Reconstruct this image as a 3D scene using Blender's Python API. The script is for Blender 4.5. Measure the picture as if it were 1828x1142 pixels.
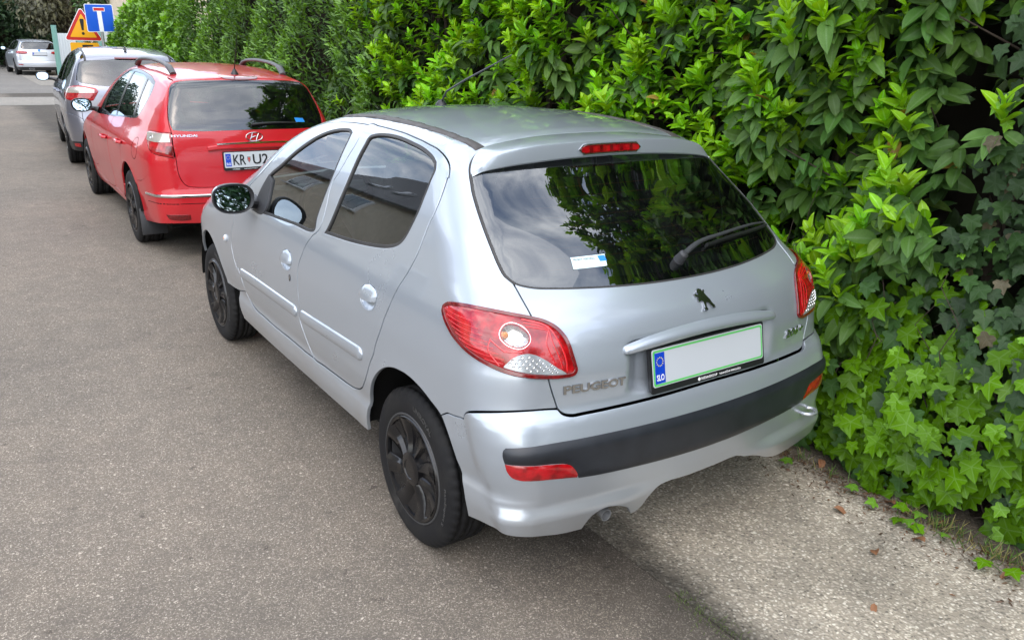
import bpy, bmesh, math, random
import numpy as np
from mathutils import Vector, Matrix, Euler
from mathutils.geometry import delaunay_2d_cdt

scene = bpy.context.scene
for o in list(bpy.data.objects): bpy.data.objects.remove(o)
COL = scene.collection
R = math.radians

# ---------------------------------------------------------------- camera
cd = bpy.data.cameras.new('camera'); cam = bpy.data.objects.new('camera', cd); COL.objects.link(cam)
cd.sensor_width = 36.0; cd.lens = 36.0*1434.28/1828.0
cd.clip_start = .05; cd.clip_end = 2000
PITCH, ROLL, YAW = .3282, .0293, -.6099
cam.matrix_world = Matrix.Translation((-1.9506, -2.259, 1.7089)) @ (Euler((math.pi/2-PITCH, 0, YAW), 'XYZ').to_matrix() @ Matrix.Rotation(ROLL, 3, 'Z')).to_4x4()
scene.camera = cam

# ---------------------------------------------------------------- sky, sun, exposure
SUN_EL, SUN_AZ = R(52), R(215)          # azimuth clockwise from +y
world = bpy.data.worlds.new('World'); scene.world = world; world.use_nodes = True
nt = world.node_tree; nt.nodes.clear()
n_out = nt.nodes.new('ShaderNodeOutputWorld'); n_bg = nt.nodes.new('ShaderNodeBackground')
n_sky = nt.nodes.new('ShaderNodeTexSky'); n_sky.sky_type = 'NISHITA'; n_sky.sun_disc = False
n_sky.sun_elevation = SUN_EL; n_sky.sun_rotation = SUN_AZ; n_sky.air_density = 1.0; n_sky.dust_density = 1.5
n_tc = nt.nodes.new('ShaderNodeTexCoord'); n_map = nt.nodes.new('ShaderNodeMapping'); n_map.inputs['Scale'].default_value = (1, 1, 2.2)
n_no = nt.nodes.new('ShaderNodeTexNoise'); n_no.inputs['Scale'].default_value = 2.6; n_no.inputs['Detail'].default_value = 8; n_no.inputs['Roughness'].default_value = .58; n_no.inputs['Distortion'].default_value = .35
n_rp = nt.nodes.new('ShaderNodeValToRGB'); n_rp.color_ramp.elements[0].position = .40; n_rp.color_ramp.elements[1].position = .60
n_no2 = nt.nodes.new('ShaderNodeTexNoise'); n_no2.inputs['Scale'].default_value = 4.5; n_no2.inputs['Detail'].default_value = 6
n_rp2 = nt.nodes.new('ShaderNodeValToRGB')
n_rp2.color_ramp.elements[0].position = .3; n_rp2.color_ramp.elements[0].color = (3.5, 4.0, 4.9, 1)
n_rp2.color_ramp.elements[1].position = .68; n_rp2.color_ramp.elements[1].color = (10.5, 10.6, 10.8, 1)
n_mx = nt.nodes.new('ShaderNodeMixRGB'); n_bg.inputs['Strength'].default_value = .15
lk = nt.links.new
lk(n_tc.outputs['Generated'], n_map.inputs['Vector']); lk(n_map.outputs[0], n_no.inputs['Vector']); lk(n_map.outputs[0], n_no2.inputs['Vector'])
lk(n_no.outputs['Fac'], n_rp.inputs['Fac']); lk(n_no2.outputs['Fac'], n_rp2.inputs['Fac'])
lk(n_rp.outputs['Color'], n_mx.inputs['Fac']); lk(n_sky.outputs['Color'], n_mx.inputs['Color1']); lk(n_rp2.outputs['Color'], n_mx.inputs['Color2'])
lk(n_mx.outputs[0], n_bg.inputs['Color']); lk(n_bg.outputs[0], n_out.inputs['Surface'])
sd = bpy.data.lights.new('sun', 'SUN'); sun = bpy.data.objects.new('sun', sd); COL.objects.link(sun)
sd.energy = .6; sd.angle = R(100); sd.color = (1, .965, .91)
sv = Vector((math.sin(SUN_AZ)*math.cos(SUN_EL), math.cos(SUN_AZ)*math.cos(SUN_EL), math.sin(SUN_EL)))
sun.rotation_euler = sv.to_track_quat('Z', 'Y').to_euler()
scene.view_settings.view_transform = 'Standard'; scene.view_settings.look = 'None'
scene.view_settings.gamma = 1.0; scene.view_settings.use_curve_mapping = False
scene.view_settings.exposure = 1.42
scene.render.engine = 'CYCLES'
scene.cycles.max_bounces = 10; scene.cycles.transparent_max_bounces = 16

rng = np.random.default_rng(7)
random.seed(7)

# ---------------------------------------------------------------- materials
MAT = {}
def mat(name, col=(.5, .5, .5), rough=.5, metal=0., spec=.5, coat=0., coat_r=.03, emis=None, **kw):
    m = bpy.data.materials.new(name); m.use_nodes = True; MAT[name] = m
    b = m.node_tree.nodes['Principled BSDF']
    b.inputs['Base Color'].default_value = (*col, 1); b.inputs['Roughness'].default_value = rough
    b.inputs['Metallic'].default_value = metal; b.inputs['Specular IOR Level'].default_value = spec
    b.inputs['Coat Weight'].default_value = coat; b.inputs['Coat Roughness'].default_value = coat_r
    return m
def nodes(m): return m.node_tree.nodes, m.node_tree.links.new, m.node_tree.nodes['Principled BSDF']
def noise(N, L, scale, detail=4, rough=.5, coord='Object', vec=None):
    t = N.new('ShaderNodeTexNoise'); t.inputs['Scale'].default_value = scale; t.inputs['Detail'].default_value = detail; t.inputs['Roughness'].default_value = rough
    if vec is None:
        tc = N.new('ShaderNodeTexCoord'); vec = tc.outputs[coord]
    L(vec, t.inputs['Vector']); return t
def ramp(N, L, src, stops):
    r = N.new('ShaderNodeValToRGB'); e = r.color_ramp.elements
    while len(e) < len(stops): e.new(.5)
    for k, (p, c) in zip(e, stops): k.position = p; k.color = (*c, 1) if len(c) == 3 else c
    L(src, r.inputs['Fac']); return r
def mixc(N, L, fac, a, b, mode='MIX'):
    m = N.new('ShaderNodeMixRGB'); m.blend_type = mode
    for s, i in ((fac, 'Fac'), (a, 'Color1'), (b, 'Color2')):
        if hasattr(s, 'links'): L(s, m.inputs[i])
        elif isinstance(s, (int, float)): m.inputs[i].default_value = s
        else: m.inputs[i].default_value = (*s, 1)
    return m
def bump(N, L, b, h, strength=.3, dist=.01):
    k = N.new('ShaderNodeBump'); k.inputs['Strength'].default_value = strength; k.inputs['Distance'].default_value = dist
    L(h, k.inputs['Height']); L(k.outputs[0], b.inputs['Normal']); return k
def paint(name, col, metal, rough, dust=(.30, .27, .23), dirt=.35, ztop=.55, flake=True):
    m = mat(name, col, rough, metal, .5, 1., .04); N, L, b = nodes(m)
    tc = N.new('ShaderNodeTexCoord'); sp = N.new('ShaderNodeSeparateXYZ'); ge = N.new('ShaderNodeNewGeometry'); L(ge.outputs['Position'], sp.inputs[0])
    n1 = noise(N, L, 3.1, 6, .6); n2 = noise(N, L, 55, 3, .6)
    mr = N.new('ShaderNodeMapRange'); L(sp.outputs['Z'], mr.inputs['Value']); mr.inputs['From Min'].default_value = .15; mr.inputs['From Max'].default_value = ztop; mr.inputs['To Min'].default_value = 1; mr.inputs['To Max'].default_value = 0
    ad = N.new('ShaderNodeMath'); ad.operation = 'MULTIPLY'; L(mr.outputs[0], ad.inputs[0]); L(n1.outputs['Fac'], ad.inputs[1])
    a2 = N.new('ShaderNodeMath'); a2.operation = 'MULTIPLY'; a2.inputs[1].default_value = dirt*2; L(ad.outputs[0], a2.inputs[0])
    film = N.new('ShaderNodeMath'); film.operation = 'MULTIPLY_ADD'; L(n1.outputs['Fac'], film.inputs[0]); film.inputs[1].default_value = .09; L(a2.outputs[0], film.inputs[2])
    c = mixc(N, L, film.outputs[0], col, dust); L(c.outputs[0], b.inputs['Base Color'])
    r = N.new('ShaderNodeMath'); r.operation = 'MULTIPLY_ADD'; L(n1.outputs['Fac'], r.inputs[0]); r.inputs[1].default_value = .10; r.inputs[2].default_value = rough-.04; L(r.outputs[0], b.inputs['Roughness'])
    cr = N.new('ShaderNodeMath'); cr.operation = 'MULTIPLY_ADD'; L(a2.outputs[0], cr.inputs[0]); cr.inputs[1].default_value = .5; cr.inputs[2].default_value = .03; L(cr.outputs[0], b.inputs['Coat Roughness'])
    return m
paint('silver_paint', (.405, .45, .50), .50, .28, dirt=.55)
paint('red_paint', (.46, .0004, .009), .0, .32, dirt=.08); MAT['red_paint'].node_tree.nodes['Principled BSDF'].inputs['Coat Weight'].default_value = .7; MAT['red_paint'].node_tree.nodes['Principled BSDF'].inputs['Specular IOR Level'].default_value = .25
paint('grey_paint', (.23, .24, .29), .7, .33)
paint('white_silver_paint', (.62, .66, .72), .55, .34, dirt=.15)
mat('black_plastic', (.016, .0165, .018), .42); mat('grey_plastic', (.030, .031, .034), .5); mat('ditch_rubber', (.050, .043, .040), .5)
def plastic(name, c1, c2, rough):
    m = mat(name, c1, rough); N, L, b = nodes(m)
    n1 = noise(N, L, 9, 5, .6); n2 = noise(N, L, 420, 2)
    L(ramp(N, L, n1.outputs['Fac'], [(.3, c1), (.7, c2)]).outputs[0], b.inputs['Base Color'])
    bump(N, L, b, n2.outputs['Fac'], .25, .0006); return m
plastic('bumper_plastic', (.011, .013, .017), (.021, .024, .030), .40)
plastic('trim_rubber', (.018, .017, .017), (.035, .033, .032), .55)
mat('gloss_black', (.012, .012, .014), .12, 0, .5)
mat('liner', (.006, .006, .006), .9, 0, .2)
mat('chrome', (.78, .79, .80), .10, 1.); mat('satin_chrome', (.62, .63, .65), .22, 1.)
mat('mirror_glass', (.42, .52, .62), .02, 1.)
mat('plate_white', (.50, .53, .56), .35, 0, .5, .3); mat('plate_blue', (.004, .05, .48), .35, 0, .5, .3)
mat('plate_green', (.10, .52, .11), .4); mat('plate_black', (.012, .012, .014), .4); mat('plate_yellow', (.85, .65, .03), .4); mat('plate_red', (.55, .02, .02), .4)
mat('print_white', (.78, .78, .78), .5); mat('clear_grey', (.33, .345, .355), .18, .35, .5, 1.)
mat('lamp_chrome', (.72, .72, .72), .16, .9, .5, 1.); mat('amber', (.85, .28, .03), .25, .2, .5, 1.)
mat('seat_cloth', (.06, .062, .068), .9); mat('cabin_plastic', (.045, .046, .05), .6); mat('cabin_light', (.30, .30, .28), .9)
mat('steel_wheel', (.22, .225, .23), .5, .5); mat('rim_dark', (.018, .018, .019), .6); mat('rim_edge', (.05, .05, .05), .6); mat('badge_chrome', (.42, .425, .435), .16, 1.); mat('sticker_pale', (.62, .76, .78), .5); mat('sticker_blue', (.02, .22, .62), .4)
def lamp_red(name, c1, c2, sc):
    m = mat(name, c1, .16, 0, .5, 1., .02); N, L, b = nodes(m)
    n1 = noise(N, L, sc, 3, .6)
    L(ramp(N, L, n1.outputs['Fac'], [(.38, c1), (.62, c2)]).outputs[0], b.inputs['Base Color'])
    b.inputs['Subsurface Weight'].default_value = 0.0
    return m
lamp_red('lamp_red', (.22, .001, .003), (.42, .003, .008), 26); lamp_red('lamp_red_dark', (.09, .001, .002), (.17, .002, .004), 60)
lamp_red('lamp_red_bright', (.62, .006, .012), (.52, .005, .01), 40)
def rubber():
    m = mat('tyre_rubber', (.02, .02, .021), .75, 0, .3); N, L, b = nodes(m)
    n1 = noise(N, L, 7, 6, .65); n2 = noise(N, L, 180, 3)
    L(ramp(N, L, n1.outputs['Fac'], [(.45, (.008, .008, .009)), (.62, (.014, .0135, .013)), (.74, (.040, .037, .034))]).outputs[0], b.inputs['Base Color'])
    bump(N, L, b, n2.outputs['Fac'], .3, .002)
rubber()
def hubm():
    m = mat('hubcap_black', (.014, .014, .016), .34, 0, .5); N, L, b = nodes(m)
    n1 = noise(N, L, 11, 6, .65)
    L(ramp(N, L, n1.outputs['Fac'], [(.4, (.005, .005, .006)), (.8, (.014, .0135, .013))]).outputs[0], b.inputs['Base Color'])
    L(ramp(N, L, n1.outputs['Fac'], [(.3, (.12,)*3), (.7, (.30,)*3)]).outputs[0], b.inputs['Roughness'])
hubm()
def glass(name, tint, ior=1.5):
    m = bpy.data.materials.new(name); m.use_nodes = True; MAT[name] = m
    N = m.node_tree.nodes; L = m.node_tree.links.new; N.clear()
    out = N.new('ShaderNodeOutputMaterial'); mx = N.new('ShaderNodeMixShader'); lw = N.new('ShaderNodeLayerWeight'); lw.inputs['Blend'].default_value = .5; pw = N.new('ShaderNodeMath'); pw.operation = 'POWER'; pw.inputs[1].default_value = 4.2; L(lw.outputs['Facing'], pw.inputs[0]); fr = N.new('ShaderNodeMath'); fr.operation = 'MULTIPLY_ADD'; fr.inputs[1].default_value = 1-ior; fr.inputs[2].default_value = ior; L(pw.outputs[0], fr.inputs[0])
    tr = N.new('ShaderNodeBsdfTransparent'); tr.inputs['Color'].default_value = (*tint, 1); gl = N.new('ShaderNodeBsdfGlossy'); gl.inputs['Roughness'].default_value = .0
    gl.inputs['Color'].default_value = (.97, .985, 1, 1)
    df = N.new('ShaderNodeBsdfDiffuse'); df.inputs['Color'].default_value = (.35, .36, .36, 1); mx2 = N.new('ShaderNodeMixShader')
    n1 = noise(N, L, 6, 6, .7); rp = ramp(N, L, n1.outputs['Fac'], [(.35, (0, 0, 0)), (.8, (.018, .018, .018))])
    L(rp.outputs[0], mx2.inputs[0]); L(tr.outputs[0], mx2.inputs[1]); L(df.outputs[0], mx2.inputs[2])
    L(fr.outputs[0], mx.inputs[0]); L(mx2.outputs[0], mx.inputs[1]); L(gl.outputs[0], mx.inputs[2]); L(mx.outputs[0], out.inputs['Surface'])
glass('window_glass', (.48, .54, .52), .105); glass('dark_glass', (.20, .25, .24), .15); glass('lamp_cover', (.95, .95, .95), .05); glass('smoke_glass', (.30, .34, .35), .095)

# ---------------------------------------------------------------- car body surfaces
def pchip(xk,yk):
    xk=np.asarray(xk,float); yk=np.asarray(yk,float)
    h=np.diff(xk); d=np.diff(yk)/h; m=np.zeros(len(xk))
    for i in range(1,len(xk)-1):
        if d[i-1]*d[i]>0:
            w1=2*h[i]+h[i-1]; w2=h[i]+2*h[i-1]; m[i]=(w1+w2)/(w1/d[i-1]+w2/d[i])
    m[0]=d[0]; m[-1]=d[-1]
    def f(x):
        x=np.asarray(x,float)
        i=np.clip(np.searchsorted(xk,x)-1,0,len(h)-1); t=(x-xk[i])/h[i]
        lo=t<0; hi=t>1; tc=np.clip(t,0,1)
        v=(2*tc**3-3*tc**2+1)*yk[i]+(tc**3-2*tc**2+tc)*h[i]*m[i]+(-2*tc**3+3*tc**2)*yk[i+1]+(tc**3-tc**2)*h[i]*m[i+1]
        v=v+np.where(lo,(x-xk[0])*m[0],0)+np.where(hi,(x-xk[-1])*m[-1],0)
        return v
    return f
def smax(a,b,r):
    u=np.maximum(a+r,0); v=np.maximum(b+r,0)
    return np.minimum(np.maximum(a,b),-r)+np.sqrt(u*u+v*v)
class Car:
    """body as an implicit surface: side, rear, roof/bonnet and nose faces with rounded meetings"""
    def __init__(s,p):
        s.p=p
        s.Wz=pchip(*zip(*p['Wz'])); s.Wy=pchip(*zip(*p['Wy']))
        s.Rz=pchip(*zip(*p['Rz'])); s.Rk=pchip(*zip(*p['Rk']))
        s.Ty=pchip(*zip(*p['Ty'])); s.Tk=pchip(*zip(*p['Tk']))
        s.Fz=pchip(*zip(*p['Fz'])); s.rr=pchip(*zip(*p['rr'])); s.rt=pchip(*zip(*p['rt']))
    def W(s,y,z):
        w=s.Wz(z)+s.Wy(y)
        for (cy,cz,R,amp,wd) in s.p.get('flare',()):
            d=np.hypot(y-cy,z-cz); w=w+amp*np.exp(-((d-R)/wd)**2)*(z>cz-.25)
        for f in s.p.get('dW',()): w=w+f(y,z)
        return w
    def R(s,x,z):
        y=s.Rz(z)+s.Rk(z)*x*x
        for f in s.p.get('dR',()): y=y+f(x,z)
        return y
    def T(s,x,y):
        return s.Ty(y)-s.Tk(y)*x*x
    def F(s,P):
        x=np.abs(P[...,0]); y=P[...,1]; z=P[...,2]
        e=.01
        W=s.W(y,z); sl=(s.Wz(z+e)-s.Wz(z-e))/(2*e)
        a=(x-W)/np.sqrt(1+sl*sl)
        Rv=s.R(x,z); sl=(s.Rz(z+e)-s.Rz(z-e))/(2*e); kx=2*s.Rk(z)*x
        b=(Rv-y)/np.sqrt(1+sl*sl+kx*kx)
        sl=(s.Ty(y+e)-s.Ty(y-e))/(2*e); tx=2*s.Tk(y)*x
        c=(z-s.T(x,y))/np.sqrt(1+sl*sl+tx*tx)
        fv=s.Fz(z)-s.p['Fk']*x*x; fx=2*s.p['Fk']*x
        d=(y-fv)/np.sqrt(1+fx*fx)
        f=smax(a,b,s.rr(z)); f=smax(f,d,s.p['rf']); f=smax(f,c,s.rt(y))
        return f
    def N(s,P,e=.002):
        g=np.stack([s.F(P+np.eye(3)[i]*e)-s.F(P-np.eye(3)[i]*e) for i in range(3)],-1)
        return g/np.linalg.norm(g,axis=-1,keepdims=True)
    # chart: q = signed distance round the car from the rear centre line, at height z
    def chart(s,q,z):
        cx=s.p['cx']; La=s.p['La']; lc=s.Rz(z)+s.p['cb']
        aq=np.abs(q); sg=np.where(q<0,-1.,1.)
        th=np.clip((aq-cx)/La,0,1)*np.pi/2
        dx=np.sin(th); dy=-np.cos(th)
        ox=np.minimum(aq,cx); oy=lc+np.maximum(aq-cx-La,0)
        return np.stack([ox,oy,z],-1),np.stack([dx,dy,0*z],-1),sg
    def surf(s,q,z):
        q=np.asarray(q,float); z=np.asarray(z,float)+0*q
        o,d,sg=s.chart(q,z)
        lo=s.root(o,d,-.25,1.3)
        P=o+d*lo[...,None]; P[...,0]*=sg
        return P
    def unchart(s,P):
        P=np.asarray(P,float); x=np.abs(P[...,0]); sg=np.where(P[...,0]<0,-1.,1.)
        cx=s.p['cx']; La=s.p['La']; lc=s.Rz(P[...,2])+s.p['cb']
        ang=np.arctan2(x-cx,-(P[...,1]-lc))
        q=np.where(P[...,1]>=lc,cx+La+P[...,1]-lc,np.where(x<=cx,x,cx+La*ang/(np.pi/2)))
        return np.stack([q*sg,P[...,2]],-1)
    def top(s,x,y):
        x=np.asarray(x,float); y=np.asarray(y,float)+0*x
        o=np.stack([x,y,0*x],-1); d=np.zeros_like(o); d[...,2]=1.; lo=s.root(o,d,.5,1.75)
        return np.stack([x,y,lo],-1)
    def root(s,o,d,a,b):
        lo=np.full(o.shape[:-1],float(a)); hi=np.full(o.shape[:-1],float(b))
        for _ in range(9):
            m=(lo+hi)/2; i=s.F(o+d*m[...,None])<0; lo=np.where(i,m,lo); hi=np.where(i,hi,m)
        fl=s.F(o+d*lo[...,None]); fh=s.F(o+d*hi[...,None]); m=lo
        for _ in range(4):
            m=lo-fl*(hi-lo)/(fh-fl+1e-15); fm=s.F(o+d*m[...,None]); i=fm<0
            lo=np.where(i,m,lo); fl=np.where(i,fm,fl); hi=np.where(i,hi,m); fh=np.where(i,fh,fm)
        return m
    def side(s,y,z):
        """left flank point at (y,z)"""
        y=np.asarray(y,float); z=np.asarray(z,float)+0*y; o=np.stack([0*y,y,z],-1); d=np.zeros_like(o); d[...,0]=-1.
        return o+d*s.root(o,d,.1,1.3)[...,None]
    def chart_front(s,q,z):
        cx=.25; La=.8; lc=s.Fz(z)-.85
        aq=np.abs(q); sg=np.where(q<0,-1.,1.); th=np.clip((aq-cx)/La,0,1)*np.pi/2
        return np.stack([np.minimum(aq,cx),lc-np.maximum(aq-cx-La,0),z],-1),np.stack([np.sin(th),np.cos(th),0*z],-1),sg
    def surf_front(s,q,z):
        q=np.asarray(q,float); z=np.asarray(z,float)+0*q
        o,d,sg=s.chart_front(q,z); P=o+d*s.root(o,d,-.2,1.3)[...,None]; P[...,0]*=sg; return P
    def unchart_front(s,P):
        P=np.asarray(P,float); x=np.abs(P[...,0]); sg=np.where(P[...,0]<0,-1.,1.); cx=.25; La=.8; lc=s.Fz(P[...,2])-.85
        ang=np.arctan2(x-cx,P[...,1]-lc)
        q=np.where(P[...,1]<=lc,cx+La+lc-P[...,1],np.where(x<=cx,x,cx+La*ang/(np.pi/2)))
        return np.stack([q*sg,P[...,2]],-1)

# ---------------------------------------------------------------- mesh helpers
def link(o, parent=None):
    COL.objects.link(o)
    if parent is not None: o.parent = parent
    return o
def tag(o, label=None, cat=None, group=None, kind=None):
    if label: o['label'] = label
    if cat: o['category'] = cat
    if group: o['group'] = group
    if kind: o['kind'] = kind
    return o
def empty(name, loc=(0, 0, 0), rz=0):
    o = bpy.data.objects.new(name, None); o.location = loc; o.rotation_euler = (0, 0, rz); o.empty_display_size = .1
    return link(o)
def mesh(name, V, Fc, mats, parent=None, normals=None, smooth=True, midx=None):
    me = bpy.data.meshes.new(name)
    V = np.asarray(V, dtype=np.float64)
    if isinstance(Fc, np.ndarray) and Fc.ndim == 2:
        k = Fc.shape[1]; me.vertices.add(len(V)); me.vertices.foreach_set('co', V.ravel())
        me.loops.add(Fc.size); me.loops.foreach_set('vertex_index', Fc.ravel().astype(np.int32))
        me.polygons.add(len(Fc)); me.polygons.foreach_set('loop_start', np.arange(0, Fc.size, k, dtype=np.int32))
        me.update(calc_edges=True)
    else:
        me.from_pydata(V.tolist(), [], [list(map(int, f)) for f in Fc])
    for m in (mats if isinstance(mats, (list, tuple)) else [mats]): me.materials.append(MAT[m] if isinstance(m, str) else m)
    if midx is not None: me.polygons.foreach_set('material_index', np.asarray(midx, dtype=np.int32))
    if smooth: me.polygons.foreach_set('use_smooth', np.ones(len(me.polygons), dtype=bool))
    me.validate(); me.update()
    if normals is not None and len(me.vertices) == len(normals):
        me.normals_split_custom_set_from_vertices(np.asarray(normals, dtype=float).tolist())
    o = bpy.data.objects.new(name, me)
    return link(o, parent)
class MB:
    """collects simple solids into one mesh"""
    def __init__(s): s.v = []; s.f = []; s.m = []
    def add(s, V, Fc, mi=0):
        b = len(s.v); s.v += [tuple(map(float, p)) for p in V]; s.f += [[i+b for i in f] for f in Fc]; s.m += [mi]*len(Fc); return s
    def box(s, c, d, rot=None, mi=0, bev=0.):
        x, y, z = (k/2 for k in d)
        if bev <= 0:
            V = [(a*x, b*y, e*z) for e in (-1, 1) for b in (-1, 1) for a in (-1, 1)]
            Fc = [(0, 2, 3, 1), (4, 5, 7, 6), (0, 1, 5, 4), (2, 6, 7, 3), (0, 4, 6, 2), (1, 3, 7, 5)]
        else:
            bm = bmesh.new(); bmesh.ops.create_cube(bm, size=1.); bmesh.ops.scale(bm, vec=d, verts=bm.verts)
            bmesh.ops.bevel(bm, geom=bm.edges[:], offset=bev, segments=2, affect='EDGES', profile=.5)
            bm.verts.index_update(); V = [v.co[:] for v in bm.verts]; Fc = [[v.index for v in f.verts] for f in bm.faces]; bm.free()
        M = rot if rot is not None else Matrix.Identity(3)
        return s.add([tuple(Vector(c)+M @ Vector(p)) for p in V], Fc, mi)
    def tube(s, pts, rad, n=8, mi=0, cap=True, flat=1.):
        pts = [Vector(p) for p in pts]; rad = rad if hasattr(rad, '__len__') else [rad]*len(pts)
        V = []; Fc = []; up = None
        for i, p in enumerate(pts):
            t = (pts[min(i+1, len(pts)-1)]-pts[max(i-1, 0)]).normalized()
            if up is None: up = Vector((0, 0, 1)) if abs(t.z) < .9 else Vector((1, 0, 0))
            a = t.cross(up).normalized(); b = a.cross(t).normalized(); up = b
            for k in range(n):
                th = 2*math.pi*k/n; V.append(p+a*math.cos(th)*rad[i]+b*math.sin(th)*rad[i]*flat)
        for i in range(len(pts)-1):
            for k in range(n): Fc.append((i*n+k, i*n+(k+1) % n, (i+1)*n+(k+1) % n, (i+1)*n+k))
        if cap: Fc.append(tuple(range(n-1, -1, -1))); Fc.append(tuple((len(pts)-1)*n+k for k in range(n)))
        return s.add(V, Fc, mi)
    def lathe(s, prof, n=32, axis='x', c=(0, 0, 0), mi=0, ang=2*math.pi):
        V = []; Fc = []; full = abs(ang-2*math.pi) < 1e-6; cnt = n if full else n+1
        for i in range(cnt):
            th = ang*i/n
            for (r, h) in prof:
                p = (h, r*math.cos(th), r*math.sin(th)) if axis == 'x' else ((r*math.cos(th), h, r*math.sin(th)) if axis == 'y' else (r*math.cos(th), r*math.sin(th), h))
                V.append((p[0]+c[0], p[1]+c[1], p[2]+c[2]))
        m = len(prof)
        for i in range(n):
            j = (i+1) % cnt
            for k in range(m-1): Fc.append((i*m+k, i*m+k+1, j*m+k+1, j*m+k))
        return s.add(V, Fc, mi)
    def prism(s, poly, h0, h1, frame, mi=0):
        """poly 2D, frame(u,v,h)->3D"""
        n = len(poly); V = [frame(u, v, h0) for u, v in poly]+[frame(u, v, h1) for u, v in poly]
        Fc = [tuple(range(n-1, -1, -1)), tuple(range(n, 2*n))]+[(i, (i+1) % n, n+(i+1) % n, n+i) for i in range(n)]
        return s.add(V, Fc, mi)
    def build(s, name, mats, parent=None, smooth=True, auto=35):
        o = mesh(name, s.v, s.f, mats, parent, smooth=smooth, midx=s.m)
        bm = bmesh.new(); bm.from_mesh(o.data); bmesh.ops.recalc_face_normals(bm, faces=bm.faces[:])
        if smooth and auto:
            for e in bm.edges: e.smooth = (len(e.link_faces) == 2 and e.calc_face_angle(3.) < R(auto))
        bm.to_mesh(o.data); bm.free(); return o
def text_mesh(txt, size=1., depth=.0, bold=0., spacing=1.):
    """returns vertices (u,v,h) and faces of lettering, left/bottom aligned"""
    cu = bpy.data.curves.new('lettering', 'FONT'); cu.body = txt; cu.size = size; cu.extrude = depth; cu.offset = bold; cu.space_character = spacing; cu.resolution_u = 3
    o = bpy.data.objects.new('lettering', cu); COL.objects.link(o)
    dg = bpy.context.evaluated_depsgraph_get(); me = o.evaluated_get(dg).to_mesh()
    V = [tuple(v.co) for v in me.vertices]; Fc = [tuple(p.vertices) for p in me.polygons]
    o.evaluated_get(dg).to_mesh_clear(); bpy.data.objects.remove(o); bpy.data.curves.remove(cu)
    return V, Fc
def lettering(name, txt, frame, width, height, mats, parent, depth=.001, bold=0., slant=0.):
    """text scaled to width x height, mapped by frame(u,v,h)"""
    V, Fc = text_mesh(txt, 1., .1 if depth > 0 else 0, bold)
    a = np.array(V); lo = a.min(0); hi = a.max(0)
    sx = width/(hi[0]-lo[0]); sy = height/(hi[1]-lo[1])
    U = [((x-lo[0])*sx+slant*(y-lo[1])*sy, (y-lo[1])*sy, (z-lo[2])/max(hi[2]-lo[2], 1e-6)*depth) for x, y, z in V]
    P = frame.vec(np.array(U)) if hasattr(frame, 'vec') else [frame(*u) for u in U]
    return mesh(name, P, [f for f in Fc], mats, parent, smooth=False)

# ---------------------------------------------------------------- body panels on the implicit surface
def pip(poly, P):
    x, y = P[:, 0], P[:, 1]; ins = np.zeros(len(P), bool); n = len(poly); j = n-1
    for i in range(n):
        xi, yi = poly[i]; xj, yj = poly[j]
        c = ((yi > y) != (yj > y)) & (x < (xj-xi)*(y-yi)/(yj-yi+1e-15)+xi); ins ^= c; j = i
    return ins
def smooth_poly(pts, step=.02, closed=True, corner=48):
    """corner keeping Catmull-Rom resampling"""
    P = [np.array(p, float) for p in pts]
    Q = [P[0]]
    for p in P[1:]:
        if np.linalg.norm(p-Q[-1]) > 1e-4: Q.append(p)
    if closed and np.linalg.norm(Q[0]-Q[-1]) < 1e-4: Q.pop()
    P = Q; n = len(P); cr = []
    for i in range(n):
        if not closed and i in (0, n-1): cr.append(True); continue
        a = P[i]-P[i-1]; b = P[(i+1) % n]-P[i]
        cs = a@b/(np.linalg.norm(a)*np.linalg.norm(b)+1e-12); cr.append(math.degrees(math.acos(max(-1, min(1, cs)))) > corner)
    out = []
    for i in range(n if closed else n-1):
        p1 = P[i]; p2 = P[(i+1) % n]
        p0 = P[i-1] if (not cr[i]) else p1-(p2-p1)*.6; j = (i+1) % n
        p3 = P[(i+2) % n] if (not cr[j]) else p2+(p2-p1)*.6
        d = np.linalg.norm(p2-p1); k = max(1, int(math.ceil(d/step)))
        t0 = 0; t1 = t0+max(np.linalg.norm(p1-p0), 1e-6)**.5; t2 = t1+max(d, 1e-6)**.5; t3 = t2+max(np.linalg.norm(p3-p2), 1e-6)**.5
        for s in range(k):
            t = t1+(t2-t1)*s/k
            A1 = (t1-t)/(t1-t0)*p0+(t-t0)/(t1-t0)*p1; A2 = (t2-t)/(t2-t1)*p1+(t-t1)/(t2-t1)*p2; A3 = (t3-t)/(t3-t2)*p2+(t-t2)/(t3-t2)*p3
            B1 = (t2-t)/(t2-t0)*A1+(t-t0)/(t2-t0)*A2; B2 = (t3-t)/(t3-t1)*A2+(t-t1)/(t3-t1)*A3
            out.append((t2-t)/(t2-t1)*B1+(t-t1)/(t2-t1)*B2)
    if not closed: out.append(P[-1])
    return np.array(out)
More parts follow.
